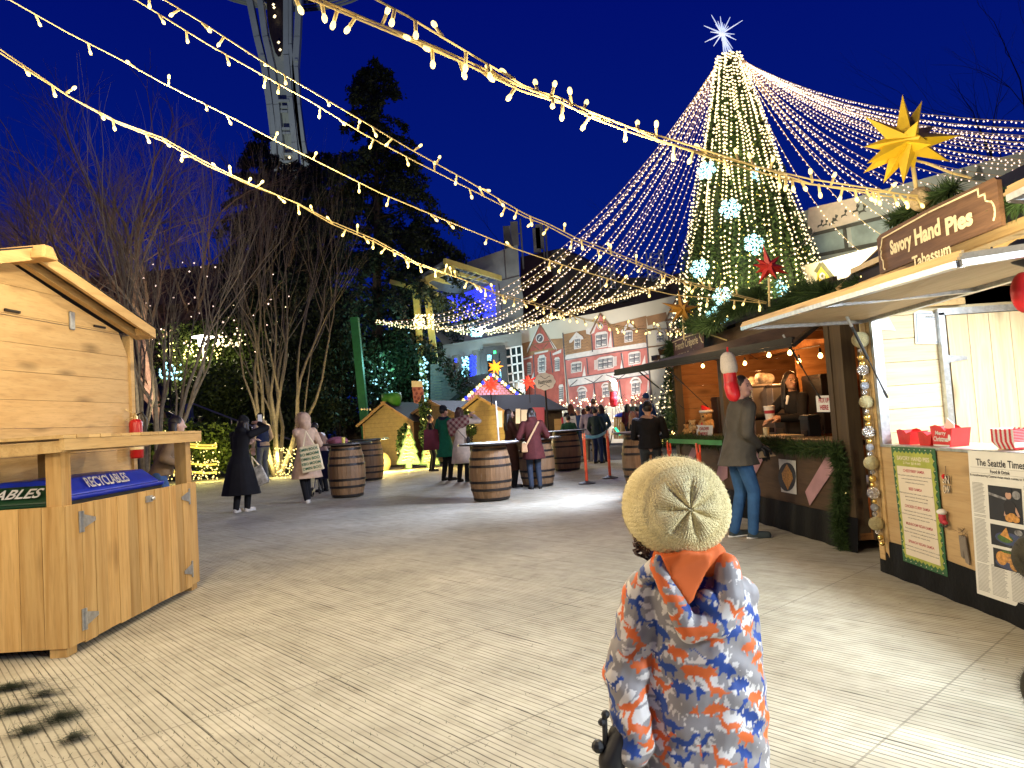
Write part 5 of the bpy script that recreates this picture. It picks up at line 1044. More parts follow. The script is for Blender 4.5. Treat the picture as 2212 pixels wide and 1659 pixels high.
# ================================================================== printed gingerbread banner wall
dv = Vector((.83, -1, 0)).normalized(); BP = P(1300, 800, 34.0); BN = Frame(BP, dv, (-1, -.83))
plain('banner_cream', (.62, .56, .44), .6, var=.06, scale=.6); plain('bk_red', (.42, .10, .07), .7, var=.25, scale=3); plain('bk_rose', (.50, .16, .13), .7, var=.2, scale=2); plain('bk_brown', (.34, .18, .08), .7, var=.25, scale=2)
plain('bk_grey', (.10, .09, .10), .7); plain('bk_snow', (.66, .60, .55), .6, var=.1); plain('bk_yellow', (.60, .42, .04), .7); plain('bk_timber', (.20, .11, .06), .7); plain('bk_pane', (.14, .14, .15), .6); plain('bk_olive', (.13, .12, .05), .7)
o_bn = empty('gingerbread_banner', BN.pt(0, 0, 0), 'long printed banner of snowy red brick and gingerbread houses', 'banner')
def Zg(X, Y): return (1107 + X * .1953, 594 + Y * .1953)
def bpoly(m, pts, off, conv=Zg, fr=BN): m.poly([fr.hp(*conv(x, y), 0, 0) + fr.n * off for x, y in pts], fr.n * .004)
def bline(m, pts, wd, off, conv=Zg, fr=BN):
    q = [fr.hp(*conv(x, y), 0, 0) + fr.n * off for x, y in pts]
    for i in range(len(q) - 1): m.beam(q[i], q[i + 1], .012, wd, up=fr.n) if False else m.beam(q[i], q[i + 1], wd, .012, up=fr.n)
def P0(x, y): return (x, y)
z_b = lambda x: BN.hit(x, 900)
m = MB(); tops = [(1123, 712), (1200, 692), (1300, 674), (1400, 652), (1480, 633), (1560, 617), (1660, 593), (1740, 572), (1820, 552), (1910, 527)]
q = [BN.hp(x, y) for x, y in tops]; bot = [Vector((v.x, v.y, 0.02)) for v in q]
for i in range(len(q) - 1): m.hexa([bot[i], bot[i + 1], bot[i + 1] - BN.n * .05, bot[i] - BN.n * .05, q[i], q[i + 1], q[i + 1] - BN.n * .05, q[i] - BN.n * .05])
m.build('sheet', MT['banner_cream'], o_bn)
L = {k: MB() for k in ('bk_red', 'bk_rose', 'bk_brown', 'bk_grey', 'bk_snow', 'bk_yellow', 'bk_timber', 'bk_pane', 'bk_olive', 'ink_grey')}
# walls
bpoly(L['bk_brown'], [(100, 760), (240, 720), (560, 700), (560, 870), (120, 900)], .004)
bpoly(L['bk_red'], [(120, 905), (560, 810), (600, 1440), (160, 1500)], .010); bpoly(L['bk_red'], [(310, 545), (190, 850), (470, 800)], .012)
bpoly(L['bk_brown'], [(565, 655), (1000, 570), (1480, 450), (1500, 770), (590, 900)], .006)
bpoly(L['bk_rose'], [(585, 925), (1490, 790), (1540, 1420), (640, 1480)], .010); bpoly(L['bk_rose'], [(975, 435), (870, 640), (885, 860), (1120, 810), (1095, 600)], .014)
bpoly(L['bk_brown'], [(1480, 460), (1700, 410), (1720, 500), (1500, 560)], .006)
for k in range(7):
    y0_ = 700 + k * 32 - 20
    for seg in ((575, 860), (1130, 1470)): bline(L['bk_timber'], [(x, y0_ - (x - 575) * .20 + 60 + 7 * math.sin(x * .12)) for x in range(seg[0], seg[1], 18) if y0_ - (x - 575) * .20 + 60 > 640 - (x - 575) * .19], .018, .012)
# snow
bpoly(L['bk_snow'], [(575, 935), (600, 885), (900, 830), (1200, 790), (1470, 748), (1505, 775), (1480, 802), (1180, 835), (900, 885), (620, 945)], .022)
bpoly(L['bk_snow'], [(310, 545), (180, 850), (165, 880), (165, 820), (290, 560)], .02); bpoly(L['bk_snow'], [(345, 600), (490, 810), (490, 835), (455, 810)], .02)
bpoly(L['bk_snow'], [(820, 650), (815, 600), (890, 560), (950, 470), (975, 440), (905, 640), (860, 660)], .02); bpoly(L['bk_snow'], [(120, 925), (220, 895), (220, 915), (130, 940)], .02); bpoly(L['bk_snow'], [(245, 860), (400, 830), (395, 850), (250, 880)], .022); bpoly(L['bk_snow'], [(445, 870), (545, 820), (540, 860), (450, 890)], .02)
bpoly(L['bk_snow'], [(615, 1155), (1500, 1020), (1515, 1095), (630, 1235)], .016)
for px in ([(1220, 860), (1235, 1050), (1190, 1080)], [(1470, 880), (1480, 1080), (1410, 1060)], [(800, 1000), (815, 1130), (770, 1150)], [(900, 1250), (920, 1420), (880, 1440)], [(1190, 1210), (1200, 1400), (1150, 1410)], [(1505, 1140), (1530, 1390), (1480, 1390)], [(240, 1070), (240, 1180), (190, 1200)], [(1090, 620), (1105, 800), (1060, 800)]): bpoly(L['bk_snow'], px, .018)
# half timber lines
for pts in ([(620, 1150), (1500, 1015)], [(630, 1238), (1515, 1098)], [(640, 1230), (720, 1160)], [(800, 1140), (900, 1190)], [(900, 1190), (1000, 1110)], [(1040, 1105), (1180, 1150)], [(1180, 1150), (1300, 1060)], [(1420, 1035), (1500, 1100)], [(585, 940), (1500, 800)]): bline(L['bk_grey'], pts, .035, .026)
for x0, y0_, x1, y1 in ((560, 640, 620, 1440), (1480, 600, 1545, 1420), (825, 920, 840, 1100), (1205, 860, 1235, 1060), (905, 1200, 925, 1420), (1185, 1170, 1215, 1400), (875, 660, 890, 850), (1105, 620, 1125, 800), (235, 880, 260, 1400), (420, 850, 450, 1080)): bline(L['bk_grey'], [(x0, y0_), (x1, y1)], .07, .024)
for pts in ([(310, 545), (165, 880)], [(310, 545), (485, 830)], [(220, 770), (430, 730)], [(310, 560), (310, 720)], [(230, 780), (300, 830)], [(400, 750), (340, 820)]): bline(L['bk_timber'], pts, .05, .028)
for pts in ([(975, 425), (865, 650)], [(975, 425), (1080, 560)]): bline(L['bk_timber'], pts, .09, .028)
def win(x, y, w_, h_, slope=-.17, shutters=True, arch=False, cols=2, rows=2, sur=8):
    def q(a, b_): return (x + a * w_, y + b_ * h_ + a * w_ * slope)
    bpoly(L['bk_snow'], [q(-.5 - sur / w_, -.5), q(.5 + sur / w_, -.5), q(.5 + sur / w_, .56), q(-.5 - sur / w_, .56)], .030)
    if arch:
        bpoly(L['bk_snow'], [(x + (w_ * .78) * math.cos(t), y - h_ * .4 - (w_ * .85) * math.sin(t)) for t in np.linspace(0, math.pi, 12)], .030); bpoly(L['bk_timber'], [(x + (w_ * .56) * math.cos(t), y - h_ * .42 - (w_ * .56) * math.sin(t)) for t in np.linspace(0, math.pi, 12)], .036)
        bpoly(L['ink_grey'], [(x + (w_ * .47) * math.cos(t), y - h_ * .42 - (w_ * .47) * math.sin(t)) for t in np.linspace(0, math.pi, 12)], .041)
    bpoly(L['bk_grey'], [q(-.5, -.46), q(.5, -.46), q(.5, .46), q(-.5, .46)], .036)
    for i in range(cols):
        for j in range(rows):
            a = -.5 + (i + .12) / cols; b_ = -.46 + (j + .12) * .92 / rows; da, db = .78 / cols, .92 * .78 / rows
            bpoly(L['ink_grey'], [q(a, b_), q(a + da, b_), q(a + da, b_ + db), q(a, b_ + db)], .041); bpoly(L['bk_snow'], [q(a, b_ + db), q(a, b_ + db * .5), q(a + da * .6, b_ + db * .75), q(a + da, b_ + db * .8), q(a + da, b_ + db)], .046)
    if shutters:
        for s in (-1, 1):
            for k in range(9): b_ = -.44 + k * .1; bpoly(L['bk_snow'], [q(s * .56, b_), q(s * .78, b_), q(s * .78, b_ + .07), q(s * .56, b_ + .07)], .036)
    bpoly(L['bk_snow'], [q(-.62, -.46), q(-.4, -.62), q(.4, -.62), q(.62, -.46), q(.5, -.42), q(-.5, -.42)], .050)
win(332, 990, 62, 170, rows=3); win(190, 1040, 40, 120, shutters=False, cols=1, rows=5, sur=3); win(500, 990, 50, 130, shutters=False, cols=1, rows=5, sur=3); win(545, 1310, 45, 160, shutters=False, cols=1, rows=6, sur=3)
win(990, 722, 120, 150, shutters=False); win(713, 1022, 105, 100, shutters=False); win(1035, 975, 160, 120, cols=3); win(1355, 922, 115, 120, shutters=False); win(725, 755, 60, 110, shutters=False); win(1290, 680, 75, 110, shutters=False)
win(775, 1335, 75, 110, arch=True, shutters=False); win(1040, 1290, 70, 110, arch=True, shutters=False); win(1370, 1250, 85, 130, arch=True, shutters=False); win(1640, 700, 75, 80, arch=True, shutters=False)
for cx_, cy_ in ((715, 670), (1290, 560)): bpoly(L['bk_snow'], [(cx_, cy_ - 40), (cx_ - 80, cy_ + 60), (cx_ - 75, cy_ + 85), (cx_ - 50, cy_ + 75), (cx_, cy_ + 10), (cx_ + 50, cy_ + 45), (cx_ + 80, cy_ + 40), (cx_ + 70, cy_ + 10)], .052)
for cx_, cy_, r_ in ((308, 700, 40), (975, 565, 30)):
    bpoly(L['bk_snow'], [(cx_ + r_ * 1.15 * math.cos(t), cy_ + r_ * 1.3 * math.sin(t)) for t in np.linspace(0, 6.28, 20)[:-1]], .034); bpoly(L['bk_grey'], [(cx_ + r_ * .85 * math.cos(t), cy_ + r_ * math.sin(t)) for t in np.linspace(0, 6.28, 20)[:-1]], .040); bline(L['bk_snow'], [(cx_ - 12, cy_ + 20), (cx_ - 4, cy_ - 5), (cx_ + 14, cy_ - 20)], .06, .046)
# right pale house
for pts in ([(1870, 150), (1690, 510)], [(1690, 510), (1870, 470)], [(1700, 500), (1890, 455)], [(1500, 800), (1730, 770)], [(1710, 520), (1740, 760)], [(1500, 620), (1600, 590)]): bline(L['bk_timber'], pts, .06, .024)
for k in range(8): bline(L['bk_red'], [(1775, 545 + k * 20), (1820, 538 + k * 20)], .045, .026)
bpoly(L['bk_timber'], [(1825, 530), (1870, 522), (1872, 600), (1830, 610)], .026); bpoly(L['ink_grey'], [(1835, 540), (1862, 534), (1864, 590), (1838, 598)], .032)
def Zr(X, Y): return (1566 + X * .292, 324 + Y * .292)
bpoly(L['bk_yellow'], [(715, 850), (680, 900), (690, 1100), (830, 1070), (825, 990)], .012, Zr)
for pts, w_ in (([(672, 905), (713, 838), (832, 985)], .14), ([(830, 985), (832, 1070)], .12), ([(930, 950), (970, 900), (1010, 945)], .10)): bline(L['bk_olive'], pts, w_, .024, Zr)
bpoly(L['bk_snow'], [(725, 905), (745, 920), (742, 955), (715, 960), (700, 940), (705, 915)], .03, Zr); bpoly(L['bk_olive'], [(725, 918), (735, 928), (730, 945), (718, 945), (712, 930)], .036, Zr); bpoly(L['bk_snow'], [(700, 1000), (770, 975), (775, 1000), (700, 1030)], .03, Zr); bpoly(L['bk_olive'], [(720, 1030), (775, 1005), (780, 1060), (725, 1080)], .026, Zr); bpoly(L['bk_snow'], [(800, 1000), (815, 1010), (815, 1070), (800, 1075)], .03, Zr)
for k, mb in L.items(): mb.build({'bk_red': 'brick_print', 'bk_rose': 'wall_print', 'bk_brown': 'roof_print', 'bk_grey': 'outline_print', 'bk_snow': 'snow_print', 'bk_yellow': 'yellow_print', 'bk_timber': 'timber_print', 'bk_pane': 'pane_print', 'bk_olive': 'olive_print', 'ink_grey': 'glass_print'}[k], MT[k], o_bn)
# fairy-light twigs at the banner foot
for k, (x, y) in enumerate(((1195, 850), (1222, 850), (1262, 865), (1280, 850), (1310, 840), (1352, 850), (1376, 855), (1395, 868), (1440, 860))):
    c = P(x, y + 30, 31); m = MB(); m.mat(0)
    for j in range(7):
        p = Vector((c.x, c.y, .0)); d = Vector((random.uniform(-.35, .35), 0, 1)); pts = [p, p + d * .8, p + d * 1.6 + Vector((random.uniform(-.2, .2), 0, 0)), p + d * 2.2 + Vector((random.uniform(-.4, .4), 0, 0))]; m.mat(0).tube(pts, [.02, .015, .01, .005], 4); m.mat(1)
        for t in range(4): i_ = random.choice((1, 2)); octa(m, pts[i_].lerp(pts[i_ + 1], random.random()) + Vector((random.uniform(-.2, .2), -.1, random.uniform(-.1, .1))), .034)
    tag(m.build('lit_twig_tree', [MT['bark_dark'], MT['bulb_small']]), 'first second third fourth fifth sixth seventh eighth ninth'.split()[k] + ' fairy-lit bare twig tree from the left at the printed banner foot', 'lit twig tree', 'lit twig trees along the banner')
fl_c = P(1265, 930, 29.0); fl_c.z = .6
light('banner_flood', 'SPOT', (fl_c.x, fl_c.y, .5), 950, (1, .93, .90), .15, rot=BN.hp(1262, 800), spot_size=R(95), spot_blend=.8)
light('banner_flood', 'SPOT', (P(1560, 850, 20)), 700, (1, .90, .70), .15, rot=BN.hp(1480, 700), spot_size=R(80), spot_blend=.8)
light('banner_flood', 'SPOT', (P(1150, 760, 24)), 420, (1, .90, .70), .15, rot=BN.hp(1200, 720), spot_size=R(80), spot_blend=.8)
# ================================================================== reindeer wall + dark hall behind
RW = Frame(BP - BN.n * 2.4, dv, BN.n); plain('rw_sheet', (.34, .37, .34), .7, var=.15, scale=.5); plain('rw_pink', (.62, .52, .42), .7, var=.08); plain('rw_deer', (.06, .06, .05), .8); plain('rw_tree', (.10, .11, .10), .8); plain('rw_glass', (.22, .28, .27), .4, var=.3, scale=1.5)
o_rw = empty('reindeer_wall_banner', RW.pt(8, 0, 3), 'pale wall banner of reindeer sleigh and pine silhouettes behind the big tree', 'banner'); m = MB()
tp = [(1690, 470), (1716, 461), (1806, 437), (1946, 399), (2080, 362), (2300, 303)]; bt = [(1690, 700), (1716, 694), (1806, 670), (1946, 640), (2080, 610), (2300, 560)]
for i in range(5): m.poly([RW.hp(*bt[i]), RW.hp(*bt[i + 1]), RW.hp(*tp[i + 1]), RW.hp(*tp[i])], RW.n * -.1)
m.build('sheet', MT['rw_sheet'], o_rw); m = MB(); bpoly(m, [(620, 430), (970, 350), (985, 470), (990, 520), (650, 630), (610, 560)], .006, Zr, RW); m.build('pink_field', MT['rw_pink'], o_rw)
m = MB()
def deer(cx_, cy_, s, rot=-.25):
    sh = [(-1, .1), (-.6, -.25), (.3, -.35), (.55, -.8), (.8, -.95), (1.0, -.75), (.8, -.65), (.7, -.1), (1.1, .3), (.95, .35), (.5, .12), (-.3, .15), (-.9, .6), (-1.0, .5), (-.7, .1)]
    bpoly(m, [(cx_ + s * (a * math.cos(rot) - b_ * math.sin(rot)), cy_ + s * (a * math.sin(rot) + b_ * math.cos(rot))) for a, b_ in sh], .012, Zr, RW)
    bline(m, [(cx_ + s * .6, cy_ - s * .9), (cx_ + s * .35, cy_ - s * 1.5), (cx_ + s * .6, cy_ - s * 1.8)], .05, .012, Zr, RW); bline(m, [(cx_ + s * .7, cy_ - s * 1.0), (cx_ + s * .9, cy_ - s * 1.7)], .05, .012, Zr, RW)
for a, b_, s in ((1015, 455, 30), (965, 455, 30), (880, 485, 24), (810, 525, 26), (790, 545, 24), (740, 555, 22), (705, 560, 24)): deer(a, b_, s)
bpoly(m, [(565, 600), (640, 575), (650, 600), (640, 620), (570, 630)], .012, Zr, RW); bpoly(m, [(590, 600), (600, 565), (615, 575), (620, 595)], .012, Zr, RW); m.build('reindeer_print', MT['rw_deer'], o_rw)
m = MB()
for cx_, by, h_, w_ in ((1490, 345, 80, 40), (1765, 240, 110, 50), (1880, 230, 120, 60), (2080, 270, 100, 50)):
    pts = [(cx_, by - h_)]
    for k in range(1, 7): pts += [(cx_ + w_ * k / 6 * 1.1, by - h_ + h_ * k / 6), (cx_ + w_ * k / 6 * .6, by - h_ + h_ * k / 6 - 2)]
    pts2 = [(2 * cx_ - a, b_) for a, b_ in reversed(pts[1:])]; bpoly(m, pts + pts2, .012, Zr, RW)
m.build('pine_print', MT['rw_tree'], o_rw)
m = MB(); bpoly(m, [(590, 660), (880, 580), (905, 730), (640, 790)], .02, Zr, RW); bpoly(m, [(930, 560), (1310, 470), (1330, 640), (950, 730)], .02, Zr, RW); m.split('window', MT['rw_glass'], o_rw)
m = MB()
for pts in ([(560, 650), (1310, 465)], [(885, 570), (905, 740)], [(640, 790), (1150, 690)]): bline(m, pts, .14, .04, Zr, RW)
m.build('window_frame', MT['rw_deer'], o_rw)
light('rw_flood', 'SPOT', P(1800, 560, 24), 190, (.95, .95, .85), .2, rot=RW.hp(1900, 520), spot_size=R(110), spot_blend=.8)
def Zh(X, Y): return (1080 + X * .2197, 432 + Y * .2197)
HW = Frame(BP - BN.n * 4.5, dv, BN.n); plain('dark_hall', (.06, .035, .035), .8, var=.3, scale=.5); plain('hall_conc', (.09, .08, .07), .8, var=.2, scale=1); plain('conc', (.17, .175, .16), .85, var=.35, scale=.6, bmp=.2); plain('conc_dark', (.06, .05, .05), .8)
o_h = empty('dark_hall', HW.pt(0, 0, 3), 'dark hall with concrete piers behind the printed house banner', 'building'); m = MB()
hw = [(200, 560), (570, 480), (600, 480), (1180, 760), (1560, 770), (1900, 680), (1900, 1100), (200, 1350)]
m.poly([HW.hp(*Zh(x, y)) for x, y in hw], HW.n * -.6); m.build('wall', MT['dark_hall'], o_h); m = MB()
for x0, y0_, x1, y1, w_ in ((575, 490, 620, 1060, 1.0), (1215, 800, 1235, 1000, .9), (1600, 830, 1610, 900, .7)): m.beam(HW.hp(*Zh(x0, y0_), .1), HW.hp(*Zh(x1, y1), .1), .3, w_, up=HW.u)
m.split('pier', MT['hall_conc'], o_h); m = MB()
for k in range(12): m.beam(HW.hp(*Zh(640, 900 + k * 13), .06), HW.hp(*Zh(1590, 760 + k * 13 - 40), .06), .05, .03)
m.build('louvre', MT['hall_conc'], o_h)
def truss(x0, y0_, x1, y1, w_, label):
    a = HW.hp(*Zh(x0, y0_), 1.0); b_ = HW.hp(*Zh(x1, y1), 1.0); m = MB(); n_ = 6
    for s in (0, w_): m.beam(a + dv * s, b_ + dv * s, .05); m.beam(a + dv * s + BN.n * .3, b_ + dv * s + BN.n * .3, .05)
    for i in range(n_): m.beam(a.lerp(b_, i / n_), a.lerp(b_, (i + 1) / n_) + dv * w_, .03); m.beam(a.lerp(b_, i / n_) + dv * w_, a.lerp(b_, (i + 1) / n_), .03)
    tag(m.build('lighting_truss', MT['galv']), label, 'truss', 'lighting trusses behind the banner')
truss(1475, 525, 1500, 800, .8, 'taller lighting truss left of the big tree'); truss(1010, 660, 1030, 900, .8, 'shorter lighting truss above the printed brick houses')
# ================================================================== concrete hall with yellow canopy
YB = 39.0; Zb = lambda X, Y: (810 + X * .1952, 486 + Y * .1952)
def Q(X, Y, d=YB): return P(*Zb(X, Y), d)
o_c = empty('concrete_building', (Q(1200, 1500).x, YB, 0), 'grey concrete building with yellow steel canopy and lit entrance', 'building')
def slab(pts, th, name, mt, d=YB, parent=None, ground=False): m = MB(); m.poly([Q(x, y, d) for x, y in pts], (0, th, 0)); return m.build(name, MT[mt], parent or o_c)
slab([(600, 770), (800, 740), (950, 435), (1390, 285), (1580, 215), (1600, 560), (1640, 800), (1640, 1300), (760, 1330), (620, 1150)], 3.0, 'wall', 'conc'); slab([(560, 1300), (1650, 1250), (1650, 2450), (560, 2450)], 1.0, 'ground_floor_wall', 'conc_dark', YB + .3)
slab([(750, 1330), (1110, 1270), (1620, 1180), (1625, 1330), (1115, 1410), (1115, 1440), (770, 1480)], 1.2, 'beam', 'conc', YB - 1.6)
m = MB()
for x0, x1, y0_, y1 in ((900, 925, 1450, 2400), (1120, 1150, 1400, 2400)): a, b_ = Q(x0, y0_, YB - 1.3), Q(x1, y0_, YB - 1.3); m.tube([(a.x, a.y, a.z), (a.x, a.y, 0)], .38, 14)
m.split('column', MT['conc'], o_c, smooth=True)
m = MB()
for pts in ([(620, 830), (790, 790)], [(620, 1150), (800, 1100)], [(1160, 480), (1190, 540)], [(1430, 280), (1450, 590)], [(1400, 610), (1600, 560)], [(1370, 650), (1420, 1080)], [(850, 1090), (1430, 1000)]): m.beam(Q(*pts[0], YB - .02), Q(*pts[1], YB - .02), .04, .06)
m.build('joint', MT['conc_dark'], o_c)
plain('steel_yellow', (.60, .50, .14), .5, var=.1); plain('canopy_deck', (.08, .10, .14), .6, var=.2, scale=3)
YC = YB - 5; o_y = empty('yellow_canopy', (Q(700, 1500, YC).x, YC, 0), 'yellow steel canopy on twin yellow columns beside the cedar', 'canopy'); m = MB()
m.poly([Q(780, 410, YC), Q(1390, 590, YC + 4), Q(1040, 740, YC + 4), Q(920, 760, YC + 3), Q(360, 680, YC)], (0, 0, .12)); m.build('deck', MT['canopy_deck'], o_y); m = MB()
for pts, w_ in (([(770, 400), (1390, 590)], .26), ([(880, 525), (1250, 635)], .16), ([(600, 575), (1010, 705)], .16), ([(480, 645), (910, 750)], .16), ([(165, 625), (700, 770)], .2), ([(370, 690), (560, 610)], .2), ([(560, 610), (880, 470)], .28)): m.beam(Q(*pts[0], YC - .1), Q(*pts[1], YC + (3.8 if pts[1][0] > 890 else 0)), .16, w_)
m.split('beam', MT['steel_yellow'], o_y); m = MB()
for k in range(6): m.beam(Q(900 + k * 70, 480 + k * 20, YC + .6), Q(780 + k * 50, 560 + k * 25, YC + 1.6), .05)
m.build('purlin', MT['galv'], o_y); m = MB()
for x0, y0_, x1, y1 in ((445, 660, 490, 1180), (565, 640, 625, 1180)): a, b_ = Q(x0, y0_, YC), Q(x1, y1, YC); d = (b_ - a); m.beam(a, a + d * ((a.z - 0) / -d.z), .30, .30)
m.split('column', MT['steel_yellow'], o_y)
plain('warm_column', (.80, .70, .45), .5)
# blue LED curtain
m = MB()
for _ in range(1500):
    u_, v_ = random.random(), random.random(); x = 795 + u_ * 530; yt_ = 800 - u_ * 150; yb_ = 1085 - u_ * 75; octa(m, Q(x + v_ * 18, yt_ + (yb_ - yt_) * v_, YB - .25), .030)
tag(m.build('blue_light_curtain', MT['blue_led']), 'rectangular curtain of blue lights on the concrete wall', 'light curtain')
light('blue_wash', 'AREA', Q(1070, 880, YB - 1.2), 8, (.05, .08, 1), 3.0, rot=Q(1070, 880, YB))
def cluster(x0, x1, y0_, y1, n, mt, label, d=YB - 2.2, r=.04, name='icicle_lights', cat='icicle lights', group='icicle lights at the entrance'):
    m = MB(); ns = max(2, int((x1 - x0) / 14))
    for _ in range(n): x = x0 + (x1 - x0) * (random.randrange(ns) + .5) / ns + random.uniform(-3, 3); octa(m, Q(x, random.uniform(y0_, y1), d), r * random.uniform(.7, 1.2))
    tag(m.build(name, MT[mt]), label, cat, group)
cluster(960, 1040, 1450, 1680, 110, 'cyan_led', 'white icicle lights between the entrance columns'); cluster(1040, 1120, 1440, 1700, 170, 'blue_led', 'blue icicle lights right between the entrance columns', YB - 2.0); cluster(880, 905, 1480, 1640, 50, 'blue_led', 'blue icicle lights left of the first column')
cluster(1240, 1290, 1430, 1500, 60, 'cyan_led', 'short cluster of white lights behind the door glass', YB - .2); cluster(1500, 1560, 1480, 1900, 260, 'cyan_led', 'tall cascade of pale cyan lights behind the gridded window', YB - .5); cluster(1060, 1180, 1150, 1230, 160, 'cyan_led', 'bright white light cluster above the concrete beam', YB - 1.9, .06)
cluster(430, 650, 990, 1150, 90, 'bulb_small', 'warm lights wound round the yellow columns', YC - .5, .05); cluster(1320, 1420, 1590, 1800, 60, 'cyan_led', 'scattered white lights in the doorway behind the orange star', YB - .3)
o_w = empty('gridded_window', (Q(1540, 1900, YB - 1.7).x, YB - 1.7, 0), 'tall white framed window left of the printed banner', 'window'); plain('dark_glass', (.015, .03, .03), .1, var=.3)
m = MB(); fr_ = [(1440, 1370), (1620, 1335), (1660, 2050), (1500, 2080)]; m.poly([Q(x, y, YB - 1.4) for x, y in ((1440, 1370), (1620, 1335), (1665, 2000), (1500, 2030))], (0, .05, 0)); m.build('glass', MT['dark_glass'], o_w); m = MB()
for a in range(4): t = a / 3; m.beam(Q(1440 + 180 * t, 1370 - 35 * t, YB - 1.5), Q(1500 + 165 * t, 2030 - 30 * t, YB - 1.5), .08)
for b_ in range(8): t = b_ / 7; m.beam(Q(1440 + 60 * t, 1370 + 660 * t, YB - 1.5), Q(1620 + 45 * t, 1335 + 665 * t, YB - 1.5), .08)
m.build('frame', MT['white'], o_w)
m = MB()
for x0, y0_, x1, y1 in ((1200, 1400, 1240, 2100), (1330, 1400, 1360, 2000), (1415, 1370, 1460, 2050)): m.beam(Q(x0, y0_, YB - 1.7), Q(x1, y1, YB - 1.7), .35)
m.beam(Q(1195, 1395, YB - 1.7), Q(1440, 1375, YB - 1.7), .4); tag(m.build('entrance_door_frame', MT['black']), 'black door frame of the lit entrance under the concrete beam', 'door')
m = MB(); m.poly([Q(x, y, YB - 1.95) for x, y in ((1312, 1425), (1340, 1422), (1340, 1390), (1312, 1392))], (0, .06, 0)); tag(m.build('exit_sign', glow('exit_green', (.05, 1, .25), 1.6)), 'small green exit sign above the entrance door', 'exit sign')
m = MB()
for k in range(16): m.beam(P(930, 790 + k * 6, 33), P(992, 786 + k * 6, 33), .05, .12)
plain('siding', (.17, .17, .18), .7, var=.2); tag(m.build('slatted_wall', MT['siding']), 'grey horizontal slatted wall behind the stalls', 'wall')
plain('roof_brown', (.05, .035, .03), .8)
# antennas on the roofs
for k, (x, y) in enumerate(((1465, 150), (1545, 100), (1790, 170), (1820, 130))):
    m = MB(); a = Q(x, y, YB + 4); m.box((a.x, a.y, a.z), (.45, .25, 1.5)); m.tube([a + Vector((.4, 0, -2.2)), a + Vector((.4, 0, .9))], .06, 6); m.beam(a, a + Vector((.4, 0, 0)), .06)
    tag(m.build('antenna_panel', MT['conc']), ['leftmost rooftop antenna panel on the concrete building', 'second rooftop antenna panel from the left', 'third rooftop antenna panel from the left', 'rightmost rooftop antenna panel'][k], 'antenna', 'rooftop antenna panels')
light('canopy_light', 'POINT', Q(640, 900, YC - 2), 160, (1, .85, .45), .15); light('canopy_light', 'POINT', Q(900, 650, YC + .5) - Vector((0, 0, .8)), 120, (1, .85, .45), .15); light('entrance_light', 'POINT', Q(1130, 1600, YB - 4.0), 160, (.45, .85, 1), .2); light('entrance_light', 'POINT', Q(1150, 1150, YB - 4.5), 120, (.55, .85, 1), .2); light('plaza_fill', 'SPOT', Q(1400, 700, YB - 1.0), 5000, (.70, .78, 1), 1.6, rot=(-1.5, 13, 0), spot_size=R(46), spot_blend=.8)  # the facade spot is an added fill, cool light for the mid plaza
# ================================================================== observation tower
YN = 150.0; plain('tower_white', (.42, .45, .42), .6, var=.08, scale=.3); plain('tower_dark', (.02, .012, .012), .5, var=.6, scale=.5); NT = lambda X, Y, d=YN: P(540 + X * .3255, Y * .3255, d)
o_n = empty('observation_tower', (P(617, 400, YN).x, YN, 0), 'tall white observation tower with splayed legs rising behind the trees', 'tower')
m = MB(); m.poly([NT(x, y) for x, y in ((105, -60), (235, -60), (240, 370), (262, 700), (285, 850), (325, 1230), (220, 1230), (205, 950), (185, 700), (165, 450), (130, 250))], (0, 3, 0)); m.build('core', MT['tower_white'], o_n)
m = MB(); m.poly([NT(x, y, YN - .3) for x, y in ((108, -60), (220, -60), (224, 130), (222, 250), (215, 330), (200, 368), (185, 372), (168, 350), (150, 290), (130, 220), (115, 110))], (0, .4, 0)); m.poly([NT(x, y, YN - .3) for x, y in ((252, 1040), (262, 1040), (290, 1190), (248, 1190))], (0, .3, 0)); m.poly([NT(x, y, YN - .3) for x, y in ((245, 370), (258, 370), (318, 940), (330, 1100), (300, 1000), (268, 650))], (0, .3, 0)); m.build('lift_shaft', MT['tower_dark'], o_n)
def leg(pts, w_):
    m = MB(); q = [NT(x, y, YN - 1) for x, y in pts]; vs = []
    for i in range(len(q) - 1): m.beam(q[i], q[i + 1], 1.4, w_ if not isinstance(w_, list) else w_[i], up=(0, 1, 0)) if False else m.beam(q[i], q[i + 1] + (q[i + 1] - q[i]) * .01, w_, 1.4, up=(0, 1, 0))
    m.build('leg', MT['tower_white'], o_n)
leg([(-8, -40), (50, 250), (100, 450), (135, 700), (160, 900), (165, 1140)], 1.3); leg([(65, -40), (105, 250), (150, 450), (180, 700), (205, 950), (235, 1240)], 1.2); leg([(330, -40), (318, 250), (305, 450), (318, 700), (350, 950), (400, 1200)], 1.3); leg([(245, -40), (245, 370), (268, 650), (300, 950), (318, 1240)], 1.2); leg([(272, -40), (272, 300), (285, 450), (330, 900), (370, 1210)], .7)
m = MB()
for y, x0, x1 in ((372, 70, 98), (400, 297, 318), (670, 190, 262), (712, 205, 250), (742, 205, 250), (855, 215, 265), (885, 218, 268), (1025, 228, 285), (1075, 215, 295), (1225, 240, 300)): m.beam(NT(x0, y, YN - 1.8), NT(x1, y, YN - 1.8), .5, .5)
m.build('bracket', MT['tower_white'], o_n)
m = MB(); cc = NT(172, -70, YN); cc.z = P(617, 30, YN + 27).z + 4
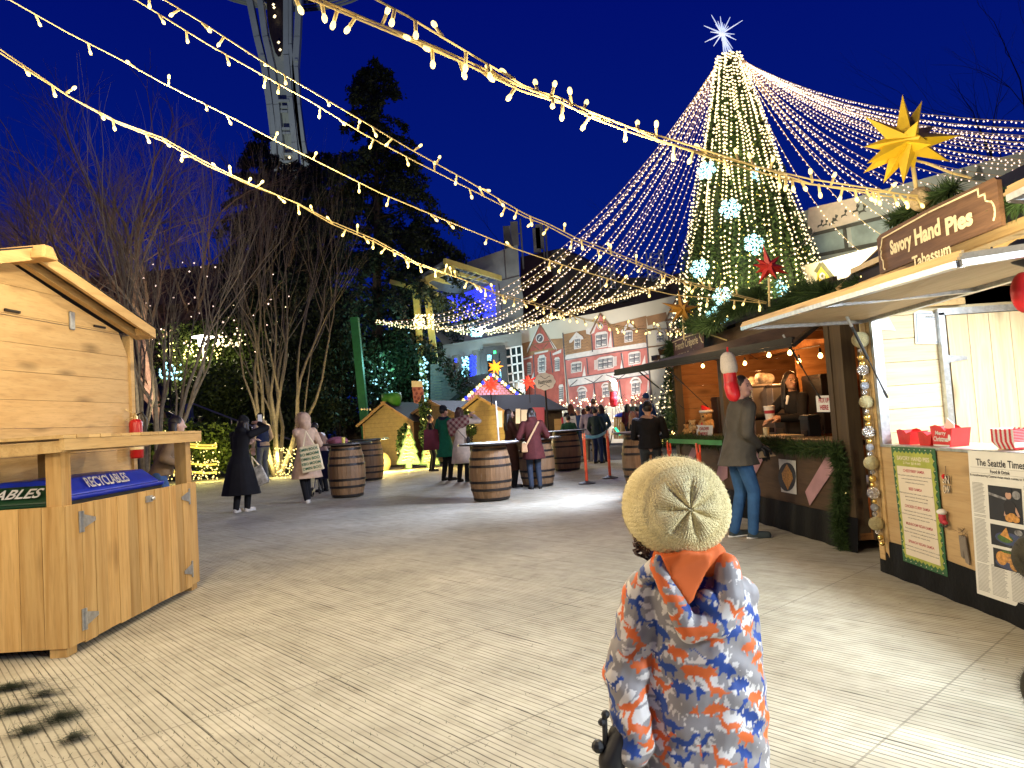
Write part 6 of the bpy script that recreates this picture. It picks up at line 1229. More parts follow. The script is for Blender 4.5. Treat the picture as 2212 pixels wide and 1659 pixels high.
for rr, dz in ((27.0, -1.2), (24.5, -2.1), (22, -2.9), (19.5, -3.6), (17, -4.2)):
    m.tube([(cc.x + rr * math.cos(t), cc.y + rr * math.sin(t), cc.z - 1.0 + dz * 1.1 - 1.2) for t in np.linspace(0, 6.28, 40)], .28, 5)
m.build('halo_ring', MT['tower_white'], o_n)
m = MB(); m.lathe([(5, -4), (14, -3.6), (20, -2.6), (27, 0), (27, .4), (5, .4)], (cc.x, cc.y, cc.z - 1.5), 48); m.build('halo_deck', MT['conc_dark'], o_n); m = MB()
for s in (-1, 1): m.beam(NT(172 + s * 75, 42), NT(172 + s * 150, -20), 1.2)
m.build('halo_bracket', MT['banner_cream'], o_n)
light('tower_flood', 'SPOT', (P(617, 400, YN).x + 10, YN - 75, 4), 60000, (.92, 1, .9), 1.0, rot=P(617, 150, YN), spot_size=R(70), spot_blend=.6)
m = MB()
for x, y in ((155, 30), (160, 50), (165, 105), (163, 112), (190, 281), (200, 330), (262, 1045), (268, 1080), (270, 1130)): octa(m, NT(x, y, YN - 1.5), .35)
m.build('lamp', MT['bulb_small'], o_n)
# ================================================================== lamp + pale house on the left
plain('taupe', (.24, .18, .17), .8, var=.15, scale=.4); plain('taupe_dark', (.07, .05, .05), .8)
YH = 52.0; o_p = empty('pale_building', (P(450, 900, YH).x, YH, 0), 'pale low building with deep dark roof seen through the bare trees', 'building'); m = MB(); m.poly([P(x, y, YH) for x, y in ((200, 950), (720, 930), (720, 640), (200, 660))], (0, 2, 0)); m.build('wall', MT['taupe'], o_p)
m = MB(); m.poly([P(x, y, YH - 3) for x, y in ((190, 600), (560, 560), (680, 590), (680, 640), (190, 668))], (0, 5, 0)); m.build('roof', MT['taupe_dark'], o_p); m = MB()
for x in (452, 505, 610): m.beam(P(x, 900, YH - 3), P(x - 6, 650, YH - 3), .5)
m.split('pillar', MT['taupe_dark'], o_p); m = MB(); m.poly([P(x, y, YH - .1) for x, y in ((352, 712), (375, 712), (375, 732), (352, 732))], (0, .05, 0)); m.build('lit_window', glow('win_warm', (1, .65, .35), 1.5), o_p)
YL = 33.0; c = P(438, 735, YL); o = empty('street_lamp', (c.x, c.y, 0), 'street lamp with wide bright disc shade among the trees', 'street lamp'); m = MB(); m.lathe([(.05, .26), (.50, .16), (.50, .13), (.1, .1)], c, 28); m.build('shade', glow('lamp_shade', (1, .93, .78), 6), o); m = MB(); m.lathe([(.20, -.28), (.22, .05), (.1, .1)], c, 16); m.build('lantern', glow('lamp_glass', (1, .93, .78), 8), o); m = MB(); m.tube([(c.x, c.y, 0), (c.x, c.y, c.z - .25)], .06, 8); m.build('pole', MT['iron'], o)
light('street_light', 'POINT', c - Vector((0, .3, .55)), 420, (1, .86, .55), .2)
# railing on the left
plain('rail_metal', (.30, .29, .27), .3, .8); plain('post_blue', (.03, .04, .14), .5)
o = empty('stair_railing', P(480, 950, 27), 'sloping metal stair handrail behind the people on the left', 'railing'); m = MB(); 
for a, b_ in (((416, 872), (520, 912)), ((520, 912), (700, 975)), ((365, 890), (405, 915)), ((405, 915), (430, 928))): m.tube([P(*a, 27), P(*b_, 27)], .035, 6)
m.build('handrail', MT['rail_metal'], o); m = MB()
for x, y in ((500, 905), (545, 921), (600, 940), (650, 958), (690, 972)): a = P(x, y, 27); m.tube([a, (a.x, a.y, .1)], .03, 6)
m.build('baluster', MT['rail_metal'], o)
m = MB(); a = P(408, 872, 27.2); m.box((a.x, a.y, a.z / 2), (.22, .22, a.z)); tag(m.build('blue_post', MT['post_blue']), 'dark blue square post at the top of the railing', 'post')
m = MB(); a, b_ = P(766, 686, 28), P(785, 880, 28); m.beam(a, a + (b_ - a) * (a.z / (a.z - b_.z)), .30, .30); plain('post_green', (.02, .20, .06), .6, var=.2); tag(m.build('green_post', MT['post_green']), 'tall square green post beside the yellow stall', 'post')
m = MB()
for k in range(4): octa(m, P(781 + k * 6, 884, 24.5), .05)
o = tag(m.build('roof_candles', MT['cream']), 'row of small white shapes on the dark stall roof', 'decoration')
# ================================================================== vegetation
def bare_tree(base, h, label, stems=1, spread=.35, depth=6, mt='bark', r0=.12, seed=1, droop=0.0, group='bare trees', n_split=(2, 3), ratio=.74, cat='tree', up=.0, first=None, name='bare_tree', lean=(0, 0)):
    rdc = .70 if mt == 'bark_red' else .62
    rnd = random.Random(seed); o = empty(name, base, label, cat, group); mt_ = MB(); mb = MB()
    def rec(p, d, L, r, lv):
        n = 3 if lv < 3 else 2; pts = [p]; q = p; dd = d.copy()
        for i in range(n):
            dd = (dd + Vector((rnd.gauss(0, .12), rnd.gauss(0, .12), rnd.gauss(0, .08) + up * .15))).normalized(); q = q + dd * L / n; pts.append(q)
        r1 = r * rdc; (mt_ if lv == 0 else mb).tube(pts, [r + (r1 - r) * i / n for i in range(n + 1)], 6 if lv < 2 else 3, caps=False)
        if lv >= depth: return
        k = rnd.randint(*n_split)
        for j in range(k):
            a = basis(dd); t = rnd.uniform(0, 6.28); s = spread * rnd.uniform(.6, 1.4) * (0.35 if j == 0 else 1)
            nd = (dd + (a[0] * math.cos(t) + a[1] * math.sin(t)) * s + Vector((0, 0, up * .3))).normalized(); st = pts[-1] if j == 0 or rnd.random() < .5 else pts[-2]
            rec(st, nd, L * ratio * rnd.uniform(.8, 1.15), r1 * (.95 if j == 0 else .7), lv + 1)
    b = Vector(base); L0 = h * (1 - ratio) / (1 - ratio ** (depth + 1)) * 1.12
    for s in range(stems):
        t = 6.28 * s / stems + rnd.uniform(-.3, .3); k = 0 if stems == 1 else rnd.uniform(.12, .42); rec(b + Vector((math.cos(t), math.sin(t), 0)) * .08 * (stems > 1), Vector((math.cos(t) * k + lean[0], math.sin(t) * k + lean[1], 1)).normalized(), L0, r0 * rnd.uniform(.8, 1.1), 0)
    mt_.build('trunk', MT[mt], o); mb.build('branches', MT[mt], o); return o
plain('bark_pale', (.22, .18, .12), .85, var=.3, scale=12); plain('bark_red', (.20, .13, .085), .9, var=.3, scale=6)
def gz(v): return Vector((v.x, v.y, 0))
bare_tree(gz(P(322, 900, 16.5)), 7.2, 'multi-stemmed pale bare tree rising behind the left stall corner', 7, .30, 5, 'bark_pale', .075, 11, up=.5, ratio=.80, lean=(-.03, 0)); bare_tree(gz(P(595, 930, 24)), 9.3, 'multi-stemmed pale bare tree behind the man in the blue vest', 8, .28, 5, 'bark_pale', .085, 5, up=.6, ratio=.80)
bare_tree(gz(P(75, 950, 40)), 14.5, 'largest reddish bare tree behind the left stall roof', 3, .42, 8, 'bark_red', .34, 3, n_split=(2, 3), ratio=.78); bare_tree(gz(P(215, 950, 42)), 17, 'tallest reddish bare tree left of the tower', 3, .42, 8, 'bark_red', .36, 21, n_split=(2, 3), ratio=.78); bare_tree(gz(P(370, 950, 38)), 17, 'dark bare tree with low spreading limbs beside the street lamp', 3, .48, 8, 'bark_red', .34, 9, n_split=(2, 3), ratio=.78); bare_tree(gz(P(140, 950, 45)), 16, 'reddish bare tree between the two largest crowns on the left', 3, .42, 8, 'bark_red', .34, 77, n_split=(2, 3), ratio=.78); bare_tree(gz(P(480, 950, 46)), 17, 'bare tree just left of the tower legs', 2, .45, 7, 'bark_red', .30, 14, n_split=(2, 3), ratio=.78)
bare_tree(gz(P(1290, 900, 60)), 20, 'distant bare tree behind the hall left of the big tree', 2, .45, 6, 'bark_dark', .3, 31, n_split=(2, 3)); bare_tree(gz(P(1060, 900, 62)), 18, 'distant bare tree behind the concrete building', 2, .45, 6, 'bark_dark', .3, 33, n_split=(2, 3)); bare_tree(gz(P(2170, 900, 45)), 23, 'distant bare tree at the upper right frame edge', 2, .4, 6, 'bark_dark', .3, 41, n_split=(2, 3)); bare_tree(gz(P(1760, 900, 50)), 17, 'distant bare tree right of the big lit tree', 2, .5, 6, 'bark_dark', .3, 44, n_split=(2, 3))
def cedar(x, ytop, Y, label, spread=4.2, seed=4, n=70, mt='needle_dark', zmin=2.0):
    b = gz(P(x, 900, Y)); top = P(x, ytop, Y); rnd = random.Random(seed); o = empty('cedar_tree', b, label, 'tree', 'dark cedars'); m = MB(); m.tube([b, b.lerp(top, .5), top], [.4, .2, .02], 8); m.build('trunk', MT['bark_dark'], o); mb = MB(); fo = MB(); pts = []
    for i in range(n):
        t = rnd.random() ** .8; z = zmin + (top.z - zmin) * t; c = b.lerp(top, z / top.z); L = spread * (1 - t) ** .7 * rnd.uniform(.6, 1.15) + .4; a = rnd.uniform(0, 6.28); d = Vector((math.cos(a), math.sin(a), 0)); br = [c, c + d * L * .4 + Vector((0, 0, .10 * L)), c + d * L * .75 + Vector((0, 0, .02 * L)), c + d * L + Vector((0, 0, -.18 * L))]
        mb.tube(br, [.06, .04, .02, .008], 3, caps=False)
        for k in range(int(60 + 90 * L)):
            s = rnd.random() ** .7; j = min(int(s * 3), 2); p = br[j].lerp(br[j + 1], s * 3 - j); dr = rnd.random() ** 1.6 * (.25 + .9 * (1 - t)); pts.append((p.x + rnd.gauss(0, .12), p.y + rnd.gauss(0, .12), p.z - dr + .05))
    leaves(fo, pts, .11); mb.build('branches', MT['bark_dark'], o); fo.build('foliage', MT[mt], o)
cedar(812, 138, 36, 'tall drooping cedar right of the tower', 6.3, 4, 165); cedar(690, 330, 40, 'broad dark cedar right of the tower foot', 5.4, 8, 130); cedar(560, 290, 44, 'dark cedar left of the tower foot', 4.6, 12, 120); cedar(628, 352, 42, 'dark cedar directly in front of the tower foot', 5.2, 19, 130); cedar(905, 470, 37, 'smaller cedar beside the yellow canopy', 3.2, 15, 60)
for k, (x, y, Y, r, n, mt, lb, lt) in enumerate([
    (440, 760, 36, (3.2, 2, 2.4), 9000, 'leaf', 'leafy evergreen shrub around the street lamp', 0), (560, 700, 38, (2.6, 2, 3.0), 8000, 'leaf_dark', 'tall dark evergreen right of the street lamp', 14), (470, 850, 30, (2.8, 1.6, 1.6), 9000, 'leaf', 'green shrub mass below the street lamp', 14), (650, 800, 32, (2.4, 2, 3.2), 9000, 'leaf_dark', 'dark hedge right of the pale multi-stemmed tree', 0), (720, 780, 31, (2.6, 2, 3.6), 9000, 'leaf_dark', 'dark evergreen hedge left of the green post', 0),
    (825, 800, 34, (2.6, 2, 2.6), 8000, 'leaf_dark', 'dark evergreen right of the green post', 26), (895, 790, 35, (2.0, 2, 2.6), 6000, 'leaf_dark', 'evergreen with cold lights above the stall roofs', 34), (400, 950, 25.5, (2.6, .9, .9), 8000, 'leaf', 'bright lit shrub behind the bin shed shelf', 0), (500, 975, 26, (2.4, .9, .8), 5000, 'leaf', 'lit low shrub behind the woman in black', 0), (650, 900, 29, (2.6, 1, 1.6), 6000, 'leaf_dark', 'low dark hedge behind the woman in the beige coat', 0), (560, 880, 30, (2.0, 1, 1.5), 5000, 'leaf_dark', 'dark shrub behind the man in the blue vest', 0)]):
    c = P(x, y, Y); shrub(c, r, n, .10, 'evergreen_shrub', mt, lb, 'shrub', 'evergreen shrubs behind the plaza', lt, 22, 'cyan_led' if k in (5, 6) else 'bulb_small', .05)
light('shrub_light', 'POINT', P(440, 990, 23.6), 60, (1, .85, .25), .1); light('shrub_light', 'POINT', P(600, 990, 23.6), 30, (1, .85, .3), .1); light('cold_tree_light', 'POINT', P(860, 780, 31), 120, (.25, .85, .8), .2); light('tree_uplight', 'POINT', P(590, 900, 22.5), 40, (1, .85, .5), .1); light('tree_uplight', 'POINT', P(330, 880, 15), 26, (1, .85, .55), .1); light('crown_uplight', 'SPOT', gz(P(250, 900, 32)) + Vector((0, 0, 1)), 2200, (1, .75, .62), .5, rot=P(250, 450, 40), spot_size=R(90), spot_blend=.7)
def scatter_lights(n, fx, Y, r, mt, label, name='fairy_light_net', cat='fairy lights', grp='fairy light nets on the left planting'):
    m = MB()
    for _ in range(n): octa(m, P(*fx(), Y + random.uniform(-.3, .3)), r * random.uniform(.7, 1.3))
    tag(m.build(name, MT[mt]), label, cat, grp)
U = random.uniform
scatter_lights(170, lambda: (U(352, 474), min(1038, 950 + 86 * random.random() ** .6)), 23.2, .024, 'bulb_warm', 'dense warm light net between the bin shed and the woman in black'); scatter_lights(85, lambda: (U(592, 640), U(968, 1036)), 23.0, .024, 'bulb_warm', 'warm light net left of the beige coat'); scatter_lights(40, lambda: (U(352, 395), U(930, 990)), 23.0, .024, 'bulb_warm', 'sparse warm lights seen under the shed shelf')
m = MB()
for y_ in (960, 966, 1002, 1020): m.tube([P(x, y_ + 2 * math.sin(x * .06), 23.4) for x in range(372, 476, 8)], .035, 5)
glow('rope_light', (1, .75, .12), .9); tag(m.build('light_rope_fence', MT['rope_light']), 'glowing yellow rope light fence behind the bin shed', 'rope light')
scatter_lights(60, lambda: (U(335, 480), 745 + 12 * math.sin(U(0, 6)) + U(0, 22)), 33, .035, 'bulb_warm', 'icicle string of yellow lights below the street lamp'); scatter_lights(45, lambda: (U(345, 392), U(785, 820)), 32, .06, 'cyan_led', 'blue and white fan of lights behind the bare tree'); scatter_lights(46, lambda: (U(300, 720), U(560, 760)), 34, .045, 'bulb_white', 'tiny scattered lights among the bare branches'); scatter_lights(40, lambda: (U(430, 540), 720 + 26 * abs(math.sin(U(0, 3))) + U(-3, 3)), 32, .055, 'bulb_small', 'swag of lights right of the street lamp'); scatter_lights(30, lambda: (U(788, 850), U(790, 850)), 33, .06, 'cyan_led', 'cold white lights on the evergreen right of the green post'); scatter_lights(45, lambda: (U(905, 925), U(770, 870)), 30, .05, 'cyan_led', 'cold icicle lights hanging above the rooftop stocking')
m = MB(); m.tube([(P(367, 830, 30).x, 30, 0), P(364, 745, 30), P(364, 700, 30)], .05, 6); tag(m.build('lamp_pole', MT['iron']), 'thin dark pole in front of the pale building', 'pole')
# ================================================================== the big lit tree
YT = 28.0; top = P(1574, 122, YT); bs = P(1636, 1010, YT); bs.z = 0; z64 = P(1632, 640, YT).z; bs = Vector((P(1634, 760, YT).x, YT, 0)); tr = empty('christmas_tree', bs, 'giant cone shaped garland tree covered in warm lights', 'christmas tree')
def ax(z): return bs.lerp(Vector((top.x, YT, top.z)), z / top.z)
def rad_(z): t = 1 - z / top.z; return .42 + 3.5 * t ** 1.0
def ridge(a, z): return 1 + .07 * math.cos(a * 15 + .6 * math.sin(z * .8)) 
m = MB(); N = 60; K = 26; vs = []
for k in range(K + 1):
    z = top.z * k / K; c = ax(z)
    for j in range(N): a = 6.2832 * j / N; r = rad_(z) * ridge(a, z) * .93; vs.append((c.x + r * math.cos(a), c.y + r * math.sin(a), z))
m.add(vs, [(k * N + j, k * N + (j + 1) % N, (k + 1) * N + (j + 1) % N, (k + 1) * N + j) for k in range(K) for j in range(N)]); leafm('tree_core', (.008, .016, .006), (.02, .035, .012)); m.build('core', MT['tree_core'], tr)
fo = MB(); n = 60000; zz = top.z * (1 - np.sqrt(rng.uniform(0, 1, n))); aa = rng.uniform(0, 6.2832, n); t = 1 - zz / top.z; rr = (.42 + 3.5 * t) * (1 + .07 * np.cos(aa * 15 + .6 * np.sin(zz * .8))) * rng.uniform(.92, 1.03, n)
cx_ = bs.x + (top.x - bs.x) * zz / top.z; leaves(fo, np.stack([cx_ + rr * np.cos(aa), YT + rr * np.sin(aa), zz], 1), .075); fo.build('foliage', MT['needle'], tr)
m = MB(); nb = 0; NR = 60
for i in range(NR):
    a0 = 6.2832 * i / NR + random.uniform(-.03, .03)
    if math.sin(a0) > .35: continue
    z = 1.5
    while z < top.z:
        a = a0 + .04 * math.sin(z * 1.3 + i); r = rad_(z) * ridge(a, z) * 1.03 + .03; c = ax(z)
        if random.random() < .85: octa(m, (c.x + r * math.cos(a), c.y + r * math.sin(a), z), .042 if z < 9 else .046)
        z += .17 * (1 + .35 * random.random()) * (1.0 if z < 8 else .8)
tag(m.build('tree_lights', MT['bulb_small'], tr), kind='stuff')
m = MB()
for i in range(900):
    z = top.z * (1 - math.sqrt(random.random())); a = random.uniform(math.pi * .9, math.pi * 2.1); r = rad_(z) * 1.0; c = ax(z); octa(m, (c.x + r * math.cos(a), c.y + r * math.sin(a), z), .022)
glow('bulb_dim', (.9, .75, .15), .8); tag(m.build('fine_tree_lights', MT['bulb_dim'], tr), kind='stuff')
for x, y, e in ((1600, 330, 90), (1520, 520, 90), (1700, 560, 90), (1610, 620, 110), (1560, 200, 60)): light('tree_glow', 'POINT', P(x, y, YT - rad_(max(0, P(x, y, YT).z)) - 1.6), e, (1, .82, .42), .3)
def snowflake(x, y, r_px, ang, label):
    z = P(x, y, YT).z; cxx = ax(z); dx = P(x, y, YT).x - cxx.x; R_ = rad_(z) + .12; dx = max(-R_ * .97, min(R_ * .97, dx)); yy = YT - math.sqrt(max(R_ * R_ - dx * dx, .05)); c = P(x, y, yy); r = r_px / FPX * yy
    n_ = Vector((dx, -(YT - yy), .25 * R_)).normalized(); n_ = (n_ + Vector((0, -1, 0)) * .6).normalized(); ux = n_.cross(Vector((0, 0, 1))).normalized(); uy = ux.cross(n_)
    m = MB(); w_ = r * .075
    for k in range(6):
        a = ang + k * math.pi / 3; d = ux * math.cos(a) + uy * math.sin(a); m.beam(c, c + d * r, w_ * 1.2)
        for t in (.35, .6, .82):
            for s in (-1, 1): e = ux * math.cos(a + s * .95) + uy * math.sin(a + s * .95); m.beam(c + d * r * t, c + d * r * t + e * r * (.38 if t < .7 else .22), w_)
    tag(m.build('lit_snowflake', MT['ice']), label, 'snowflake', 'lit snowflakes on the big tree')
for k, (x, y, r_, lb) in enumerate([(1526, 368, 22, 'lit snowflake highest on the left flank of the tree'), (1637, 380, 17, 'lit snowflake highest on the right of the tree'), (1577, 451, 24, 'lit snowflake near the tree centre, below the top pair'), (1702, 462, 24, 'lit snowflake on the right flank of the tree'), (1630, 528, 25, 'lit snowflake directly above the red paper star'), (1511, 580, 22, 'lit snowflake on the lower left flank above the string lights'), (1752, 596, 20, 'lit snowflake on the lower right edge of the tree'), (1686, 629, 26, 'lit snowflake directly below the red paper star'), (1561, 640, 22, 'lit snowflake behind the end of the string lights'), (1549, 684, 24, 'lowest lit snowflake above the creperie roof')]): snowflake(x, y, r_, .2 + k * .37, lb)
for x, y in ((1577, 451), (1630, 528), (1686, 629), (1540, 660)): light('snowflake_glow', 'POINT', P(x, y, YT - rad_(P(x, y, YT).z) - .7), 9, (.4, .85, 1), .2)
# topper
c = P(1560, 72, YT); o = empty('tree_topper', Vector((top.x, YT, top.z)), 'silver spiky starburst topper on the giant tree', 'tree topper'); glow('silver_glow', (.62, .72, 1.0), .9, (.6, .6, .65)); m = MB(); px = FPX / YT
for a, l in ((92, 38), (80, 30), (112, 50), (60, 40), (25, 48), (2, 30), (-40, 34), (-62, 42), (-100, 18), (-128, 32), (205, 45), (178, 28), (155, 44), (130, 24), (103, 30), (70, 26), (-20, 20), (230, 22), (45, 22), (-155, 30)):
    d = Vector((math.cos(R(a)), random.uniform(-.3, .3), math.sin(R(a)))); m.tube([c, c + d * l / px], [.035, .012], 5)
m.ball(c, .12, 8, 6); m.build('spikes', MT['silver_glow'], o); m = MB(); 
for dx in (-.12, -.04, .05, .14): m.tube([c + Vector((0, 0, -.1)), Vector((top.x + dx * 1.5, YT, top.z + .05))], .03, 5)
m.build('stand', MT['silver_glow'], o)
# canopy strands from the tree top
def strand(a, b_, sag, label, mt='bulb_white', step=.20, r=.030, grp='light strands fanning from the tree top', n=40):
    pts = curve_pts(a, b_, sag, n); m = MB(); m.mat(0).tube(pts, .009, 3, caps=False); m.mat(1); acc = 0; sz = 0
    for i in range(len(pts) - 1):
        L = (pts[i + 1] - pts[i]).length; t = acc
        while t < L:
            p = pts[i].lerp(pts[i + 1], t / L) + Vector((0, 0, -.04 + random.uniform(-.02, .02))); dd = (p - CAMP).length; octa(m, p, r * (dd / 28) ** .75); t += step * random.uniform(.75, 1.25)
        acc = t - L
    return tag(m.build('light_strand', [MT['cable'], MT[mt]]), label, 'light strand', grp)
ORD = 'first second third fourth fifth sixth seventh eighth ninth tenth eleventh twelfth thirteenth fourteenth fifteenth sixteenth seventeenth eighteenth nineteenth twentieth twenty-first twenty-second twenty-third'.split()
tt = lambda k, n: Vector((top.x + .45 * math.cos(k), YT + .45 * math.sin(k), top.z - .2))
path = [(812, 694, 31), (870, 697, 32), (940, 706, 33.5), (1000, 714, 35), (1060, 714, 35), (1120, 706, 34.5), (1180, 692, 34), (1240, 672, 33.6), (1300, 652, 33.2), (1360, 634, 33), (1420, 616, 32.6), (1480, 596, 32.3)]
nL = 21
for i in range(nL):
    t = (i / (nL - 1)) ** 1.0 * (len(path) - 1); j = min(int(t), len(path) - 2); f = t - j; a, b_ = path[j], path[j + 1]; e = P(a[0] + (b_[0] - a[0]) * f, a[1] + (b_[1] - a[1]) * f, a[2] + (b_[2] - a[2]) * f)
    s = tt(math.pi - i * .08, 1); L = (e - s).length; strand(s, e, L * (.155 - .0035 * i) * random.uniform(.9, 1.08), ORD[i] + ' strand from the outer edge of the left light fan', step=.235, grp='light strands swooping left from the tree top')
# lower swag that gathers the ends
for k in range(4):
    q = [P(x, y + random.uniform(-6, 8), d) for x, y, d in path]; m = MB()
    for i in range(len(q) - 1): m.mat(0).tube([q[i], q[i + 1]], .009, 3, caps=False); m.mat(1); [octa(m, q[i].lerp(q[i + 1], (s + random.random() * .6) / 9) + Vector((0, 0, random.uniform(-.12, .1))), .033) for s in range(9)]
    tag(m.build('light_strand', [MT['cable'], MT['bulb_small']]), ORD[k] + ' of the level strands gathering the ends of the left fan', 'light strand', 'level light strands below the left fan')
for i in range(14):
    e = P(2520, 262 + i * 7 + random.uniform(-4, 4), 11.5 + i * .35); s = tt(-.3 - i * .03, 1); strand(s, e, (e - s).length * (.045 + .0035 * i) * random.uniform(.9, 1.1), ORD[i] + ' strand from the top in the bright bundle right of the tree', step=.17, grp='upper bundle of light strands to the right')
for i in range(13):
    e = P(2420 - i * 22, 370 + i * 17, 14.0 + i * .6) if i < 9 else P(2330 - (i - 9) * 120, 520 + (i - 9) * 22, 21 + (i - 9) * 1.5); s = tt(-.6 - i * .05, 1); strand(s, e, (e - s).length * (.075 + .011 * i) * random.uniform(.95, 1.05), ORD[i] + ' strand from the top of the open fan right of the tree', step=.24, grp='open fan of light strands to the right')
# ================================================================== near string lights
proto = MB(); proto.mat(0).lathe([(.0045, 0), (.0075, -.004), (.0075, -.045), (.005, -.05)], (0, 0, 0), 7); proto.mat(1).lathe([(.006, -.048), (.0100, -.058), (.0110, -.068), (.0070, -.078), (.002, -.081)], (0, 0, 0), 8)
bulb_me = None
def near_string(px, Y0, Y1, label, wires=1, step=.25, r=.0045, ext=5.0, lights=(), e=20, jitter=.0, flip=.25, grp='warm string lights crossing overhead', lamp_col=(1, .81, .50)):
    global bulb_me
    L = [0]
    for i in range(len(px) - 1): L.append(L[-1] + math.hypot(px[i + 1][0] - px[i][0], px[i + 1][1] - px[i][1]))
    pts = [P(x, y, 1 / (1 / Y0 + (1 / Y1 - 1 / Y0) * l / L[-1])) for (x, y), l in zip(px, L)]
    # densify
    q = []
    for i in range(len(pts) - 1):
        n = max(1, int((pts[i + 1] - pts[i]).length / .35))
        for j in range(n): q.append(pts[i].lerp(pts[i + 1], j / n))
    q.append(pts[-1]); d = (q[0] - q[1]).normalized(); d.z = max(min(d.z, .12), -.05)
    pre = [q[0] + d * (ext * (1 - j / 10)) for j in range(10)]; q = pre + q
    o = empty('string_lights', q[-1], label, 'string lights', grp)
    for w_ in range(wires):
        m = MB(); ph = w_ * 2.1; m.tube([p + Vector((0, .012 * math.sin(i * .9 + ph), .014 * math.cos(i * .7 + ph))) * (1 if wires > 1 else .25) for i, p in enumerate(q)], r, 6); m.build('cable', MT['cable'], o)
    acc = .1
    for i in range(len(q) - 1):
        Ls = (q[i + 1] - q[i]).length; t = acc
        while t < Ls:
            p = q[i].lerp(q[i + 1], t / Ls)
            if bulb_me is None:
                b_ = proto.build('bulb', [MT['cable'], MT['bulb_warm']], o, smooth=True, local=True); bulb_me = b_.data
            else: b_ = bpy.data.objects.new('bulb', bulb_me); COL.objects.link(b_); b_.parent = o
            b_.location = p - WL[o]; tilt = random.gauss(0, .45)
            if random.random() < flip: tilt = math.pi + random.gauss(0, .5)
            b_.rotation_euler = (random.gauss(0, .35), tilt, 0); k = 1 + .35 * max(0, (p.y - 5) / 6); b_.scale = (k, k, k); t += step * random.uniform(.45, 1.5)
        acc = t - Ls
    for f in lights: i = int(f * (len(q) - 1)); light('string_glow', 'POINT', q[i] - Vector((0, 0, .45)), e, lamp_col, .06)
    return o
S1 = [(0, 110), (73, 157), (150, 207), (252, 262), (350, 300), (440, 352), (540, 400), (640, 440), (716, 482), (810, 520), (900, 568), (1000, 602), (1083, 637), (1180, 664), (1260, 690), (1340, 706), (1400, 710), (1470, 712)]
near_string(S1, 4.2, 11.5, 'lowest double string of warm lights ending at the French Creperie sign', 2, .15, lights=(.02, .12, .24, .4, .62), e=14)
S2 = [(20, 0), (150, 73), (254, 125), (348, 177), (508, 257), (594, 303), (703, 358), (820, 417), (963, 477), (1110, 537), (1229, 577), (1355, 614), (1453, 636), (1546, 644), (1655, 655)]
near_string(S2, 5.0, YR2, 'single string of warm lights second from the bottom', 1, .27, lights=(.05, .22, .55), e=16)
S3 = [(293, 0), (449, 96), (594, 177), (670, 218), (781, 286), (891, 345), (1028, 415), (1134, 469), (1179, 487), (1240, 520), (1300, 542), (1388, 575), (1464, 606), (1563, 632), (1655, 655)]
near_string(S3, 4.6, YR2, 'lower string of the pair ending at the red paper star', 1, .22, lights=(.03, .25, .5), e=16)
S3b = [(355, 0), (446, 55), (594, 150), (716, 221), (882, 319), (1012, 391), (1134, 462), (1185, 484), (1245, 515), (1304, 537), (1390, 571), (1466, 602), (1565, 629), (1657, 652)]
near_string(S3b, 4.4, YR2, 'upper string of the pair ending at the red paper star', 1, .24, lights=(), e=16)
S4 = [(686, 0), (817, 54), (943, 107), (1060, 160), (1126, 190), (1204, 215), (1270, 246), (1357, 277), (1422, 300), (1536, 335), (1674, 374), (1750, 394), (1897, 415), (1981, 427)]
near_string(S4, 2.6, YS, 'thick triple string of warm lights ending at the yellow paper star', 3, .085, lights=(.0, .12, .3, .7), e=15, ext=5)
S5 = [(813, 0), (880, 35), (947, 75), (1041, 130), (1090, 158), (1128, 182), (1200, 213)]
near_string(S5, 2.5, 3.2, 'short single string joining the thick triple string from above', 1, .17, lights=(), ext=3)
# ================================================================== people
def ik(a, b, l1, l2, hint):
    a = Vector(a); b = Vector(b); d = b - a; L = min(d.length, (l1 + l2) * .995); d.normalize(); b = a + d * L
    x = (l1 * l1 - l2 * l2 + L * L) / (2 * L); h = math.sqrt(max(l1 * l1 - x * x, 0)); hn = Vector(hint); hn = hn - d * hn.dot(d)
    hn = hn.normalized() if hn.length > 1e-5 else Vector((0, 0, 0)); return a + d * x + hn * h, b
def cloth(name, c, **k):
    if name not in MT: plain(name, c, .8, var=.2, scale=8, bmp=.25, spec=.2)
    return MT[name]
def hand(m, w, d, side, s, curl=.5, palm_dir=None):
    """w wrist, d direction of the hand, five fingers"""
    d = Vector(d).normalized(); x, y, _ = basis(d); pn = Vector(palm_dir).normalized() if palm_dir else y; pn = (pn - d * pn.dot(d)).normalized(); sx = d.cross(pn).normalized()
    m.cap(w, w + d * .035 * s, .024 * s, .028 * s, 8); c = w + d * .05 * s; m.cap(c - sx * .016 * s, c + sx * .016 * s, .019 * s, .019 * s, 8)
    for i, (o_, L) in enumerate(((-.027, .9), (-.009, 1.05), (.009, 1.0), (.027, .8))):
        p = w + d * .075 * s + sx * o_ * s; q = p + (d * (1 - curl * .4) + pn * curl * .5).normalized() * .034 * L * s; r_ = q + (d * (1 - curl) + pn * curl).normalized() * .034 * L * s; m.cap(p, q, .0095 * s, .009 * s, 6); m.cap(q, r_, .009 * s, .007 * s, 6)
    p = w + d * .03 * s - sx * side * .028 * s; q = p + (d * .6 - sx * side * .7 + pn * .3).normalized() * .035 * s; m.cap(p, q, .012 * s, .010 * s, 6); m.cap(q, q + (d + pn * .5).normalized() * .028 * s, .010 * s, .008 * s, 6)
